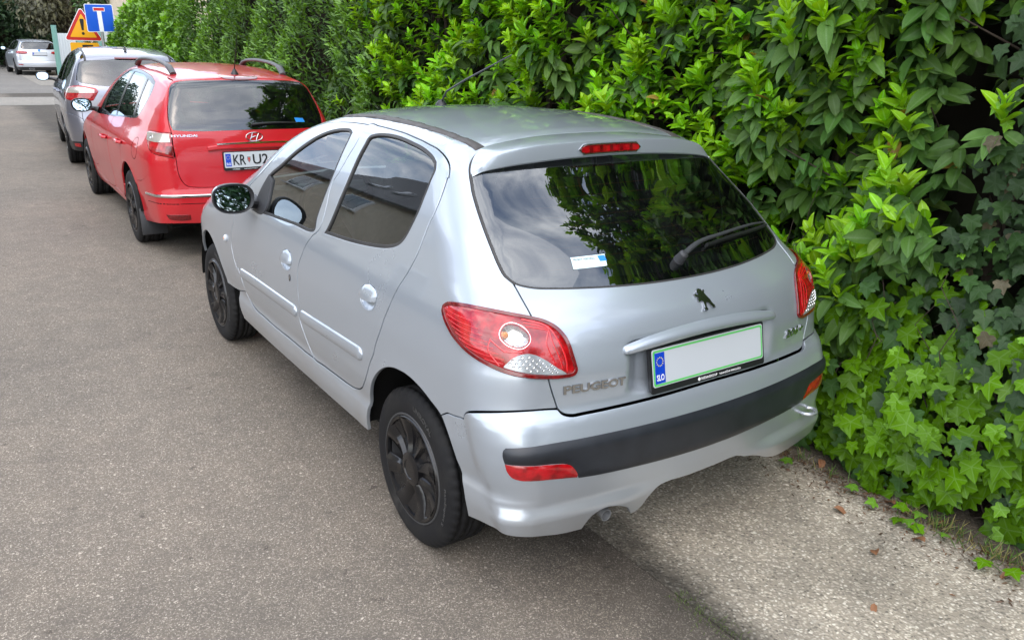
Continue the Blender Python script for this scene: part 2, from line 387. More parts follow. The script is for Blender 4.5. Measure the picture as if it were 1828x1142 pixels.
class Chart:
    def __init__(s, car, kind): s.car = car; s.kind = kind
    def P(s, uv):
        uv = np.asarray(uv, float)
        if s.kind == 'wrap': return s.car.surf(uv[:, 0], uv[:, 1])
        if s.kind == 'front': return s.car.surf_front(uv[:, 0], uv[:, 1])
        return s.car.top(uv[:, 0], uv[:, 1])
    def inv(s, P):
        if s.kind == 'wrap': return s.car.unchart(P)
        if s.kind == 'front': return s.car.unchart_front(P)
        return P[:, :2]
    def lattice(s, lo, hi, h):
        if s.kind == 'wrap':
            c = s.car; zs = np.arange(lo[1], hi[1], h*.87); out = []
            A = c.p['cx']+c.p['La']
            for i, z in enumerate(zs):
                q = np.arange(-A, A, h)+(h/2 if i % 2 else 0); q = q[np.abs(q) <= A]; out.append(np.stack([q, 0*q+z], 1))
                y = np.arange(-1.2, 3.6, h)+(h/2 if i % 2 else 0); q = A+y-(c.Rz(z)+c.p['cb']); q = q[q > A+h*.5]
                out.append(np.stack([-q, 0*q+z], 1)); out.append(np.stack([q, 0*q+z], 1))
            L = np.concatenate(out)
        else:
            out = []
            for i, v in enumerate(np.arange(lo[1], hi[1], h*.87)):
                u = np.arange(lo[0], hi[0], h)+(h/2 if i % 2 else 0); out.append(np.stack([u, 0*u+v], 1))
            L = np.concatenate(out)
        return L[(L[:, 0] > lo[0]) & (L[:, 0] < hi[0]) & (L[:, 1] > lo[1]) & (L[:, 1] < hi[1])]
    def offset(s, poly, d):
        """grow (d>0) or shrink a closed outline by d metres measured on the surface"""
        P = s.P(poly); N = s.car.N(P)
        T = np.roll(P, -1, 0)-np.roll(P, 1, 0); T /= np.linalg.norm(T, axis=1, keepdims=True)+1e-12
        O = np.cross(T, N)
        a = np.sum(poly[:, 0]*np.roll(poly[:, 1], -1)-np.roll(poly[:, 0], -1)*poly[:, 1])
        uv2 = s.inv(P+O*1e-3)                       # which way is out, in the chart
        out = ~pip(poly, uv2); sg = np.where(out, 1., -1.); sg = np.sign(np.sum(sg)) or 1.
        return s.inv(P+O*d*sg)
def panel(name, ch, outer, cuts=(), mats=('black_plastic', 'liner'), parent=None, h=.02, gap=.002, depth=.014, off=0., bev=.0018, mirror=False, dome=0., step=None, gcut=None, solid=True):
    """a shell panel: outline minus cut-outs, on the body surface, with rolled edges and a dark inner face"""
    car = ch.car; step = step or h*.6; gcut = gap if gcut is None else gcut
    oc = ch.offset(smooth_poly(outer, step), -gap) if gap else smooth_poly(outer, step)
    cc = [ch.offset(smooth_poly(c, step), gcut) if gcut else smooth_poly(c, step) for c in cuts]
    pts = []; eds = []
    for c in [oc]+cc:
        b = len(pts); pts += c.tolist(); n = len(c); eds += [(b+i, b+(i+1) % n) for i in range(n)]
    B = np.array(pts); lo = oc.min(0); hi = oc.max(0)
    L = ch.lattice(lo, hi, h); L = L[pip(oc, L)]
    for c in cc: L = L[~pip(c, L)]
    if len(L):
        keep = np.ones(len(L), bool)
        for k in range(0, len(L), 2000):
            d = ((L[k:k+2000, None, :]-B[None])**2).sum(2).min(1); keep[k:k+2000] = d > (h*.42)**2
        L = L[keep]
    allp = np.concatenate([B, L]) if len(L) else B
    vs, es, fs, *_ = delaunay_2d_cdt([Vector(p) for p in allp], eds, [], 0, 1e-6)
    UV = np.array([tuple(v) for v in vs]); Fc = np.array([f for f in fs if len(f) == 3], int)
    cen = UV[Fc].mean(1); k = pip(oc, cen)
    for c in cc: k &= ~pip(c, cen)
    Fc = Fc[k]
    used = np.unique(Fc); rm = -np.ones(len(UV), int); rm[used] = np.arange(len(used)); UV = UV[used]; Fc = rm[Fc]
    P = ch.P(UV); N = car.N(P)
    if dome:
        d = np.full(len(UV), 9.)
        for c in [oc]:
            C3 = ch.P(c)
            for i in range(0, len(UV), 1500): d[i:i+1500] = np.minimum(d[i:i+1500], np.sqrt(((P[i:i+1500, None]-C3[None])**2).sum(2).min(1)))
        w, hh = dome; t = np.clip(d/w, 0, 1); P = P+N*(off+hh*np.sqrt(1-(1-t)**2))[:, None]
        tn = np.cross(P[Fc[:, 1]]-P[Fc[:, 0]], P[Fc[:, 2]]-P[Fc[:, 0]]); fl = np.sum(tn*N[Fc[:, 0]], 1) < 0; Fc[fl] = Fc[fl][:, ::-1]
        tn = np.cross(P[Fc[:, 1]]-P[Fc[:, 0]], P[Fc[:, 2]]-P[Fc[:, 0]]); NN = np.zeros_like(P)
        for i in range(3): np.add.at(NN, Fc[:, i], tn)
        N0 = N; N = NN/(np.linalg.norm(NN, axis=1, keepdims=True)+1e-15)
    else:
        P = P+N*off
    tn = np.cross(P[Fc[:, 1]]-P[Fc[:, 0]], P[Fc[:, 2]]-P[Fc[:, 0]]); fl = np.sum(tn*N[Fc].mean(1), 1) < 0; Fc[fl] = Fc[fl][:, ::-1]
    # boundary
    E = np.concatenate([Fc[:, [0, 1]], Fc[:, [1, 2]], Fc[:, [2, 0]]]); key = np.sort(E, 1); kk = key[:, 0]*1000003+key[:, 1]
    u, idx, cnt = np.unique(kk, return_index=True, return_counts=True); BE = E[idx[cnt == 1]]
    bv = np.unique(BE); bi = -np.ones(len(P), int); bi[bv] = np.arange(len(bv))
    O = np.zeros((len(bv), 3))
    T = P[BE[:, 1]]-P[BE[:, 0]]; o = np.cross(T, N[BE[:, 0]]); o /= np.linalg.norm(o, axis=1, keepdims=True)+1e-15
    np.add.at(O, bi[BE[:, 0]], o); np.add.at(O, bi[BE[:, 1]], o); O /= np.linalg.norm(O, axis=1, keepdims=True)+1e-15
    n0 = len(P); nb = len(bv); Nb = N[bv]
    r1 = P[bv]+O*bev*.7-Nb*bev*.3; r2 = P[bv]+O*bev-Nb*bev; r3 = P[bv]+O*bev-Nb*depth
    V = [P, r1, r2, r3]; NV = [N, (Nb+O), (O+.15*Nb), O]
    quads = []
    def ring(a, b): 
        for e in BE:
            i, j = bi[e[0]], bi[e[1]]; quads.append((a(i, e[0]), b(i, e[0]), b(j, e[1])) ); quads.append((a(i, e[0]), b(j, e[1]), a(j, e[1])))
    ring(lambda i, e: e, lambda i, e: n0+i); ring(lambda i, e: n0+i, lambda i, e: n0+nb+i); ring(lambda i, e: n0+nb+i, lambda i, e: n0+2*nb+i)
    F1 = np.concatenate([Fc, np.array(quads)]); mi = [0]*len(F1)
    if solid:
        b = n0+3*nb; V.append(P-N*depth); NV.append(-N); F2 = Fc[:, ::-1]+b; F1 = np.concatenate([F1, F2]); mi += [1]*len(F2)
    V = np.concatenate(V); NV = np.concatenate(NV); NV = NV/(np.linalg.norm(NV, axis=1, keepdims=True)+1e-15)
    o = mesh(name, V, F1, list(mats), parent, NV, True, mi)
    if mirror:
        M = np.array([-1, 1, 1]); o2 = mesh(name, V*M, F1[:, ::-1].copy(), list(mats), parent, NV*M, True, mi); return o, o2
    return o
def on_surface(ch, uv, off=0.):
    """frame of a point of the body: position, right (as seen from outside), up, normal"""
    p = ch.P(np.array([uv]))[0]; n = ch.car.N(p[None])[0]
    up = np.array([0, 0, 1.]); r = np.cross(up, n); r /= np.linalg.norm(r); u = np.cross(n, r)
    p = p+n*off
    return lambda a, b, h: tuple(p+r*a+u*b+n*h)
def conform(ch, uv0, off=0.):
    """lettering that follows the rear of the body: u along q, v along z"""
    def fr(a, b, h): return tuple(fr.vec(np.array([[a, b, h]]))[0])
    def vec(U):
        p = ch.P(U[:, :2]+np.array(uv0)); n = ch.car.N(p); return p+n*(off+U[:, 2:3])
    fr.vec = vec
    return fr

P206=dict(
 Wz=[(.15,.725),(.20,.762),(.25,.785),(.31,.803),(.37,.810),(.405,.808),(.435,.799),(.48,.806),(.55,.815),(.65,.819),(.75,.816),(.85,.804),(.92,.789),(.98,.768),(1.05,.742),(1.15,.701),(1.25,.650),(1.33,.607),(1.42,.553),(1.55,.467)],
 Wy=[(-.8,-.14),(-.6,-.066),(-.3,-.012),(0,0),(.4,.008),(1.6,.008),(2.2,.004),(2.6,-.02),(2.9,-.082),(3.2,-.171)],
 Rz=[(.15,-.535),(.22,-.590),(.30,-.622),(.40,-.643),(.50,-.648),(.58,-.648),(.64,-.636),(.70,-.615),(.78,-.611),(.86,-.592),(.92,-.566),(.97,-.522),(1.03,-.448),(1.15,-.295),(1.30,-.082),(1.40,.04),(1.5,.16)],
 Rk=[(.15,.16),(.5,.16),(.7,.19),(.8,.20),(.9,.22),(1.03,.26),(1.15,.22),(1.3,.16)],
 Ty=[(-.3,1.314),(-.1,1.382),(.1,1.419),(.4,1.448),(.75,1.459),(1.05,1.446),(1.3,1.405),(1.5,1.352),(1.9,1.156),(2.2,1.015),(2.32,.985),(2.6,.94),(2.85,.865),(3.05,.765),(3.2,.61)],
 Tk=[(-.3,.16),(.5,.13),(1.4,.15),(1.8,.2),(2.2,.15),(3.0,.2)],
 Fz=[(.15,3.12),(.3,3.18),(.5,3.22),(.7,3.2),(1.0,3.2)],Fk=.45,rf=.2,
 rr=[(.2,.09),(.6,.10),(.8,.13),(.92,.10),(1.05,.11),(1.3,.08)],
 rt=[(-.3,.04),(.3,.06),(1.2,.07),(1.8,.10),(2.3,.12),(3.0,.15)],
 cx=.40,La=.35,cb=.30,
 flare=[(0,.29,.34,.004,.05),(2.443,.29,.34,.004,.05)])

PRED=dict(
 Wz=[(.15,.74),(.22,.79),(.3,.815),(.45,.83),(.6,.845),(.75,.85),(.85,.838),(.93,.80),(.98,.772),(1.08,.73),(1.2,.672),(1.32,.605),(1.42,.54),(1.5,.47)],
 Wy=[(-1.0,-.15),(-.8,-.08),(-.5,-.03),(0,-.004),(.4,0),(2.2,0),(2.7,-.02),(3.1,-.07),(3.4,-.15),(3.6,-.25)],
 Rz=[(.15,-.82),(.25,-.88),(.35,-.905),(.45,-.915),(.52,-.915),(.57,-.895),(.7,-.885),(.85,-.875),(.95,-.86),(1.0,-.845),(1.15,-.775),(1.3,-.69),(1.38,-.64),(1.5,-.55)],
 Rk=[(.2,.16),(.7,.13),(1.0,.13),(1.3,.13)],
 Ty=[(-.9,1.30),(-.7,1.38),(-.5,1.415),(-.2,1.445),(.3,1.472),(.8,1.478),(1.2,1.46),(1.5,1.41),(1.9,1.24),(2.5,.99),(2.65,.96),(3.0,.90),(3.3,.81),(3.5,.70)],
 Tk=[(-.9,.12),(.5,.11),(1.4,.14),(1.9,.2),(2.5,.12),(3.2,.2)],
 Fz=[(.15,3.4),(.3,3.46),(.5,3.5),(.7,3.48),(1.0,3.45)],Fk=.4,rf=.2,
 rr=[(.2,.10),(.6,.12),(1.0,.09),(1.3,.05)],
 rt=[(-.9,.04),(.3,.07),(1.2,.07),(1.8,.10),(2.3,.12),(3.0,.15)],
 cx=.45,La=.35,cb=.30,flare=[(0,.31,.35,.008,.05),(2.65,.31,.35,.008,.05)],origin=(.105,5.25))
PFORD=dict(
 Wz=[(.15,.77),(.22,.81),(.3,.83),(.45,.845),(.6,.86),(.75,.865),(.9,.85),(1.0,.81),(1.05,.785),(1.15,.745),(1.3,.68),(1.42,.615),(1.5,.56),(1.6,.48)],
 Wy=[(-1.0,-.15),(-.8,-.08),(-.5,-.03),(0,-.004),(.4,0),(2.2,0),(2.7,-.02),(3.1,-.07),(3.4,-.15),(3.6,-.25)],
 Rz=[(.15,-.80),(.3,-.86),(.45,-.885),(.6,-.88),(.75,-.86),(.9,-.85),(1.0,-.835),(1.08,-.80),(1.2,-.735),(1.35,-.64),(1.45,-.57),(1.6,-.45)],
 Rk=[(.2,.2),(.7,.18),(1.0,.18),(1.3,.16)],
 Ty=[(-.9,1.36),(-.6,1.44),(-.4,1.48),(-.1,1.515),(.4,1.54),(.9,1.54),(1.3,1.51),(1.6,1.45),(2.1,1.23),(2.7,.99),(2.85,.96),(3.1,.90),(3.4,.78),(3.5,.70)],
 Tk=[(-.9,.12),(.5,.11),(1.4,.14),(1.9,.2),(2.5,.12),(3.2,.2)],
 Fz=[(.15,3.4),(.3,3.46),(.5,3.5),(.7,3.48),(1.0,3.45)],Fk=.4,rf=.2,
 rr=[(.2,.12),(.6,.14),(1.0,.12),(1.3,.07)],
 rt=[(-.9,.04),(.3,.07),(1.2,.07),(1.8,.10),(2.3,.12),(3.0,.15)],
 cx=.45,La=.35,cb=.30,flare=[(0,.31,.35,.008,.05),(2.65,.31,.35,.008,.05)],origin=(.24,10.5))

SD={'front_door':[(-2.6377,1.0254),(-2.8102,0.9618),(-2.9028,0.9064),(-2.9157,0.8656),(-2.9309,0.8226),(-2.958,0.7885),(-2.9791,0.7439),(-2.9876,0.7012),(-2.9916,0.6614),(-2.9837,0.6189),(-2.9576,0.5736),(-2.9426,0.5911),(-2.8925,0.5226),(-2.873,0.4727),(-2.8397,0.4446),(-2.7705,0.426),(-2.6954,0.4184),(-2.592,0.4178),(-2.4427,0.4155),(-2.2195,0.4187),(-2.0128,0.4189),(-1.9384,0.4222),(-1.9821,0.4444),(-2.0087,0.4837),(-2.0333,0.5309),(-2.0549,0.5707),(-2.0386,0.6193),(-2.0232,0.6579),(-2.0149,0.7079),(-2.0147,0.7659),(-2.0054,0.81),(-1.9717,0.8502),(-1.9201,0.9041),(-1.8277,0.9585),(-1.8147,0.9622),(-1.7428,0.9957),(-1.6672,1.0528),(-1.556,1.1587),(-1.4647,1.2093),(-1.3701,1.2633),(-1.2506,1.3367),(-1.1903,1.3957),(-1.2762,1.3935),(-1.3906,1.3884),(-1.5334,1.3771),(-1.6686,1.36),(-1.7929,1.3355),(-1.9076,1.3031),(-2.0221,1.2595),(-2.1642,1.2073),(-2.4169,1.107)],'rear_door':[(-1.1903,1.3957),(-1.2506,1.3367),(-1.3701,1.2633),(-1.4647,1.2093),(-1.556,1.1587),(-1.6672,1.0528),(-1.7428,0.9957),(-1.8147,0.9622),(-1.8277,0.9585),(-1.9201,0.9041),(-1.9717,0.8502),(-2.0054,0.81),(-2.0147,0.7659),(-2.0149,0.7079),(-2.0232,0.6579),(-2.0386,0.6193),(-2.0549,0.5707),(-2.0333,0.5309),(-2.0087,0.4837),(-1.9821,0.4444),(-1.9384,0.4222),(-1.8287,0.4244),(-1.6582,0.4299),(-1.5455,0.4358),(-1.4964,0.4456),(-1.4522,0.4658),(-1.42,0.493),(-1.3818,0.5386),(-1.3422,0.6017),(-1.2744,0.6745),(-1.2274,0.7484),(-1.1922,0.811),(-1.1602,0.8519),(-1.1291,0.8911),(-1.09,0.9296),(-1.0396,0.9644),(-0.9067,1.0454),(-0.8048,1.1196),(-0.7187,1.1851),(-0.6428,1.2537),(-0.6035,1.294),(-0.6011,1.293),(-0.5847,1.3183),(-0.5807,1.3362),(-0.5891,1.3526),(-0.6192,1.3669),(-0.6802,1.3758),(-0.7759,1.385),(-0.8905,1.3938),(-0.9986,1.3971),(-1.0938,1.3985)],'fwin':[(-2.6206,0.9242),(-2.3888,0.9369),(-2.077,0.9531),(-1.818,0.9707),(-1.7615,1.0219),(-1.614,1.131),(-1.462,1.2374),(-1.3295,1.3343),(-1.3021,1.3602),(-1.3296,1.3697),(-1.3832,1.3692),(-1.4955,1.3558),(-1.6336,1.3275),(-1.789,1.2843),(-1.9666,1.2296),(-2.1568,1.1635),(-2.3276,1.1052),(-2.4503,1.0418),(-2.5603,0.9745)],'rwin':[(-1.7141,0.9798),(-1.4637,0.9942),(-1.2553,1.0131),(-1.1213,1.0306),(-1.0357,1.0506),(-0.9739,1.0756),(-0.8683,1.1395),(-0.7709,1.2061),(-0.6902,1.2707),(-0.6372,1.314),(-0.6284,1.3331),(-0.6407,1.3469),(-0.686,1.3615),(-0.7784,1.3737),(-0.9037,1.3834),(-1.0108,1.3828),(-1.0985,1.3739),(-1.15,1.3597),(-1.1889,1.332),(-1.3145,1.2458),(-1.4896,1.1252),(-1.6335,1.0263)],'light':[(-0.7975,0.9312),(-0.7876,0.9456),(-0.7634,0.9583),(-0.7433,0.9646),(-0.7024,0.9709),(-0.6602,0.9705),(-0.6234,0.9657),(-0.5978,0.9592),(-0.5776,0.9518),(-0.5611,0.9457),(-0.5447,0.936),(-0.5303,0.9224),(-0.5183,0.9019),(-0.5106,0.8769),(-0.5061,0.846),(-0.5018,0.8174),(-0.5004,0.8028),(-0.5075,0.7908),(-0.52,0.7869),(-0.5433,0.7864),(-0.574,0.7905),(-0.6007,0.7962),(-0.6261,0.8025),(-0.651,0.8121),(-0.6761,0.8259),(-0.6975,0.84),(-0.7179,0.8554),(-0.7394,0.8703),(-0.7673,0.891),(-0.7898,0.9122)],'lens':[(-0.6431,0.913),(-0.6391,0.9254),(-0.6306,0.9353),(-0.6194,0.9388),(-0.608,0.9348),(-0.5988,0.9237),(-0.5942,0.9083),(-0.595,0.8957),(-0.6024,0.8835),(-0.6123,0.8773),(-0.6238,0.8798),(-0.6347,0.8883),(-0.6419,0.9005)],'fan':[(-0.6444,0.8242),(-0.6374,0.839),(-0.6261,0.8539),(-0.6136,0.8625),(-0.5998,0.8646),(-0.5864,0.8576),(-0.5707,0.843),(-0.5521,0.8222),(-0.5292,0.7972),(-0.5537,0.7985),(-0.5828,0.805),(-0.6088,0.8114),(-0.6288,0.8177)],'refl':[(-0.6431,0.5469),(-0.6398,0.5233),(-0.6306,0.5035),(-0.6183,0.497),(-0.5874,0.4942),(-0.5101,0.4803),(-0.5084,0.4924),(-0.5164,0.5195),(-0.5343,0.5318),(-0.5887,0.5446)],'mould_f':[(-2.908,0.5728),(-2.856,0.5915),(-2.604,0.6123),(-2.2914,0.6193),(-2.0576,0.6214),(-2.0468,0.6029),(-2.0652,0.5638),(-2.0831,0.5584),(-2.3901,0.5495),(-2.6353,0.5458),(-2.8761,0.5493)],'mould_r':[(-2.0349,0.6189),(-1.9767,0.6253),(-1.7508,0.6364),(-1.5015,0.6442),(-1.396,0.6481),(-1.3732,0.6341),(-1.383,0.616),(-1.4212,0.602),(-1.524,0.5867),(-1.7777,0.5667),(-2.0221,0.5614),(-2.0607,0.5651)],'handle_f':[(-2.2178,0.7916),(-2.2002,0.8203),(-2.1505,0.8443),(-2.1028,0.8437),(-2.0854,0.8131),(-2.0956,0.7828),(-2.1264,0.7589),(-2.1791,0.7576),(-2.211,0.7711)],'handle_r':[(-1.3803,0.8478),(-1.3671,0.8708),(-1.3118,0.8965),(-1.259,0.8954),(-1.2429,0.875),(-1.2608,0.8377),(-1.2941,0.8106),(-1.348,0.8071),(-1.3755,0.8232)],'tg_left':[(-0.4599,1.3729),(-0.4879,1.3621),(-0.5127,1.3436),(-0.5271,1.3245),(-0.5375,1.3014),(-0.5462,1.2784),(-0.5517,1.2659),(-0.566,1.2207),(-0.5779,1.1729),(-0.5864,1.1219),(-0.5922,1.0752),(-0.5915,1.0486),(-0.5815,1.0313),(-0.581,1.022),(-0.5801,0.9896),(-0.5766,0.9532)],'glass_bot':[(-0.5915,1.0486),(-0.5815,1.0313),(-0.561,1.0207),(-0.5342,1.0146),(-0.4864,1.0097),(-0.4286,1.0065),(-0.3534,1.0048),(-0.2572,1.0031),(-0.1139,1.0118)],'bump_top':[(-0.8443,0.602),(-0.8034,0.6225),(-0.7622,0.6287),(-0.7303,0.637),(-0.7278,0.6468),(-0.7204,0.6596),(-0.7091,0.6699),(-0.6753,0.6847),(-0.6135,0.6962),(-0.5537,0.6918)],'bump_side':[(-0.8443,0.602),(-0.8044,0.5396),(-0.7762,0.4727),(-0.7447,0.4103),(-0.7271,0.3419),(-0.7175,0.2944)],'strip_t':[(-0.6473,0.5696),(-0.6464,0.5874),(-0.6423,0.5956),(-0.6197,0.6022),(-0.5555,0.6031),(-0.4672,0.5997),(-0.5055,0.6025),(-0.3947,0.6047),(-0.248,0.6082)],'strip_b':[(-0.6431,0.5469),(-0.5887,0.5458),(-0.5343,0.5337),(-0.5164,0.5195),(-0.5053,0.4789),(-0.4616,0.4684),(-0.4126,0.4706),(-0.298,0.4671),(-0.1717,0.4689)],'lock':[(-2.1098,0.7303)],'indic':[(-3.0828,0.7064)],'sticker':[(-0.3948,1.0832),(-0.2695,1.085),(-0.2843,1.0558),(-0.4048,1.0541)],'peugeot':[(-0.5362,0.7399),(-0.3709,0.7554),(-0.5365,0.7576),(-0.37,0.7369)],'n206':[(0.4223,0.7443),(0.5382,0.7496)],'wiper':[(0.0388,1.0457),(0.2816,1.0786),(0.5546,1.0829)],'garnish':[(-0.3406,0.8473),(-0.3268,0.8612),(-0.2885,0.872),(-0.218,0.8812),(-0.1063,0.8884),(0.0152,0.8911),(0.1497,0.8882),(0.2743,0.8773),(0.3547,0.86),(0.3777,0.8451)],'lion':[(-0.0125,0.9665),(0.0191,0.9719),(0.0513,0.9177),(0.0055,0.9125)],'sill':[(-3.017,0.4377),(-2.9466,0.3881),(-2.8755,0.3258),(-2.4464,0.3196),(-2.0027,0.3363),(-1.6355,0.3407),(-1.3917,0.3478),(-1.2664,0.3444)],'rarch':[(-1.2554,0.3492),(-1.3287,0.4281),(-1.3013,0.5303),(-1.2668,0.5862),(-1.1966,0.6351),(-1.1225,0.6581),(-1.0325,0.6626),(-0.9555,0.6475),(-0.8948,0.6276),(-0.8443,0.602)],'farch':[(-3.711,0.5764),(-3.7052,0.6011),(-3.5861,0.6389),(-3.4622,0.6575),(-3.3544,0.6496),(-3.2738,0.6187),(-3.2012,0.581),(-3.1353,0.5304)],'bump_bot':[(-0.7175,0.2944),(-0.6739,0.3051),(-0.6387,0.3064),(-0.5867,0.2967),(-0.5315,0.281),(-0.4781,0.2794),(-0.4648,0.3196),(-0.4545,0.3353),(-0.4294,0.3488),(-0.3942,0.343),(-0.3458,0.3186),(-0.3232,0.2857),(-0.3045,0.285),(-0.2786,0.3005),(-0.2582,0.334),(-0.228,0.3602),(-0.185,0.3693),(-0.0957,0.3673),(0.0284,0.3698),(0.1494,0.3695),(0.1935,0.3667),(0.2482,0.3458),(0.3489,0.3037),(0.4205,0.283),(0.542,0.2612)],'tg_low':[(-0.5663,0.7871),(-0.5597,0.7495),(-0.5514,0.7136),(-0.5459,0.6902),(-0.5353,0.6755),(-0.5146,0.6682),(-0.491,0.6675),(-0.4572,0.6682),(-0.475,0.6716),(-0.3808,0.6749),(-0.2334,0.6802),(-0.0343,0.6845)],'ditch_up':[(-0.5183,1.1297),(-0.5001,1.0297),(-0.4921,0.8603),(-0.4868,0.7188),(-0.4723,0.5593),(-0.4695,0.3919),(-0.4659,0.2393),(-0.4513,0.1157),(-0.4287,0.0736)],'ditch_lo':[(-0.5262,1.1113),(-0.5192,1.0211),(-0.5105,0.9281),(-0.5059,0.7796),(-0.5019,0.5936),(-0.5015,0.4174),(-0.5003,0.2574),(-0.488,0.1281),(-0.4603,0.0728)],'spoil_edge':[(-0.5639,-0.0232,1.2997),(-0.5313,-0.0228,1.3114),(-0.4466,-0.0203,1.3245),(-0.3326,-0.0218,1.3348),(-0.1506,-0.0228,1.3448),(0.0444,-0.025,1.3454),(0.1856,-0.0237,1.3427),(0.3388,-0.0185,1.3369),(0.5577,-0.0041,1.3154)],'spoil_crease':[(-0.5627,-0.0213,1.3016),(-0.4974,0.0052,1.3357),(-0.446,0.0247,1.3538),(-0.3505,0.0386,1.3712),(-0.2276,0.0425,1.3823),(-0.0352,0.0437,1.3893),(0.1727,0.0449,1.3863),(0.4167,0.0644,1.3766)],'spoil_top':[(-0.4647,0.071,1.3736),(-0.4252,0.075,1.3799),(-0.3198,0.0841,1.3937),(-0.1966,0.0857,1.4025),(-0.0034,0.0841,1.4068),(0.2114,0.0894,1.403),(0.3662,0.0939,1.3929),(0.4457,0.0944,1.3845)],'door_xyz':[(-0.7588,1.7338,1.0254),(-0.7817,1.8298,0.9618),(-0.7996,1.8794,0.9064)]}

# ---------------------------------------------------------------- ground
def aggregate(name, scale, stones, matrix_c, wear, rough=.85, bmp=.5, stain=None):
    m = mat(name, matrix_c, rough, 0, .35); N, L, b = nodes(m)
    ge = N.new('ShaderNodeNewGeometry'); pos = ge.outputs['Position']
    def vor(sc, feat='F1', rnd=1.):
        v = N.new('ShaderNodeTexVoronoi'); v.feature = feat; v.inputs['Scale'].default_value = sc; v.inputs['Randomness'].default_value = rnd
        nn = N.new('ShaderNodeTexNoise'); nn.inputs['Scale'].default_value = sc*.35; nn.inputs['Detail'].default_value = 2; L(pos, nn.inputs['Vector'])
        ad = N.new('ShaderNodeMixRGB'); ad.blend_type = 'LINEAR_LIGHT'; ad.inputs['Fac'].default_value = .012; L(pos, ad.inputs['Color1']); L(nn.outputs['Color'], ad.inputs['Color2']); L(ad.outputs[0], v.inputs['Vector']); return v
    v1 = vor(scale); v2 = vor(scale*.42)
    sep = N.new('ShaderNodeSeparateColor'); L(v1.outputs['Color'], sep.inputs[0])
    st = ramp(N, L, sep.outputs[0], stones)
    edge = ramp(N, L, v1.outputs['Distance'], [(.30, (1, 1, 1)), (.62, (0, 0, 0))])
    c = mixc(N, L, edge.outputs[0], matrix_c, st.outputs[0])
    sep2 = N.new('ShaderNodeSeparateColor'); L(v2.outputs['Color'], sep2.inputs[0])
    big = ramp(N, L, sep2.outputs[1], [(.90, (0, 0, 0)), (.93, (1, 1, 1))]); be = ramp(N, L, v2.outputs['Distance'], [(.22, (1, 1, 1)), (.40, (0, 0, 0))])
    bm_ = mixc(N, L, 1., big.outputs[0], be.outputs[0], 'MULTIPLY'); bs = ramp(N, L, sep2.outputs[2], [(0, stones[0][1]), (.5, stones[-2][1]), (1, stones[-1][1])])
    c = mixc(N, L, bm_.outputs[0], c.outputs[0], bs.outputs[0])
    n1 = noise(N, L, .55, 8, .62, vec=pos); n2 = noise(N, L, 7., 5, .65, vec=pos)
    w1 = ramp(N, L, n1.outputs['Fac'], wear); w2 = ramp(N, L, n2.outputs['Fac'], [(.3, (.86, .86, .86)), (.7, (1.1, 1.09, 1.07))])
    c = mixc(N, L, 1., c.outputs[0], w1.outputs[0], 'MULTIPLY'); c = mixc(N, L, 1., c.outputs[0], w2.outputs[0], 'MULTIPLY')
    if stain: c = stain(N, L, pos, c)
    L(c.outputs[0], b.inputs['Base Color'])
    hh = mixc(N, L, .5, edge.outputs[0], n2.outputs['Color'], 'ADD'); bump(N, L, b, hh.outputs[0], bmp, .004)
    return m
def road_stain(N, L, pos, c):
    # worn wheel tracks, oil darkening along the joint with the parking strip
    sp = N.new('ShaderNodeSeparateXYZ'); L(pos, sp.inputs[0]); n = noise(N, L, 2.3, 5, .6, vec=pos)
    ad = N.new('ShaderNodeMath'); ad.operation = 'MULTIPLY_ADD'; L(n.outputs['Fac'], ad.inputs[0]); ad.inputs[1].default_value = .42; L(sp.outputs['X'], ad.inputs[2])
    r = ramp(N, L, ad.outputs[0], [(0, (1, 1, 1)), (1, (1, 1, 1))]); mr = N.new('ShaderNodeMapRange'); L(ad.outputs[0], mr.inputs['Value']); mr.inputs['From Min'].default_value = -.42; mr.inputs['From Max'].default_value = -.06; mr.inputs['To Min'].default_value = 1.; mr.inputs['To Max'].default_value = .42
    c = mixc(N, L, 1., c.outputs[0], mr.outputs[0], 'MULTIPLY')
    # old oil drips, damp patches and fine hairline cracks
    n3 = noise(N, L, 1.35, 3, .55, vec=pos); sp3 = ramp(N, L, n3.outputs['Fac'], [(.62, (1, 1, 1)), (.74, (.84, .84, .85))]); c = mixc(N, L, 1., c.outputs[0], sp3.outputs[0], 'MULTIPLY')
    n4 = noise(N, L, 11., 2, .5, vec=pos); sp4 = ramp(N, L, n4.outputs['Fac'], [(.70, (1, 1, 1)), (.76, (.62, .61, .60))]); c = mixc(N, L, 1., c.outputs[0], sp4.outputs[0], 'MULTIPLY')
    nw = noise(N, L, 1.2, 5, .6, vec=pos); ad2 = N.new('ShaderNodeMixRGB'); ad2.blend_type = 'LINEAR_LIGHT'; ad2.inputs['Fac'].default_value = .35; L(pos, ad2.inputs['Color1']); L(nw.outputs['Color'], ad2.inputs['Color2'])
    vc = N.new('ShaderNodeTexVoronoi'); vc.feature = 'DISTANCE_TO_EDGE'; vc.inputs['Scale'].default_value = .42; L(ad2.outputs[0], vc.inputs['Vector']); cr = ramp(N, L, vc.outputs['Distance'], [(.0015, (.45, .44, .43)), (.0045, (1, 1, 1))])
    c = mixc(N, L, .10, c.outputs[0], cr.outputs[0], 'MULTIPLY')
    return mixc(N, L, 1., c.outputs[0], (1.06, 1.01, .955), 'MULTIPLY')
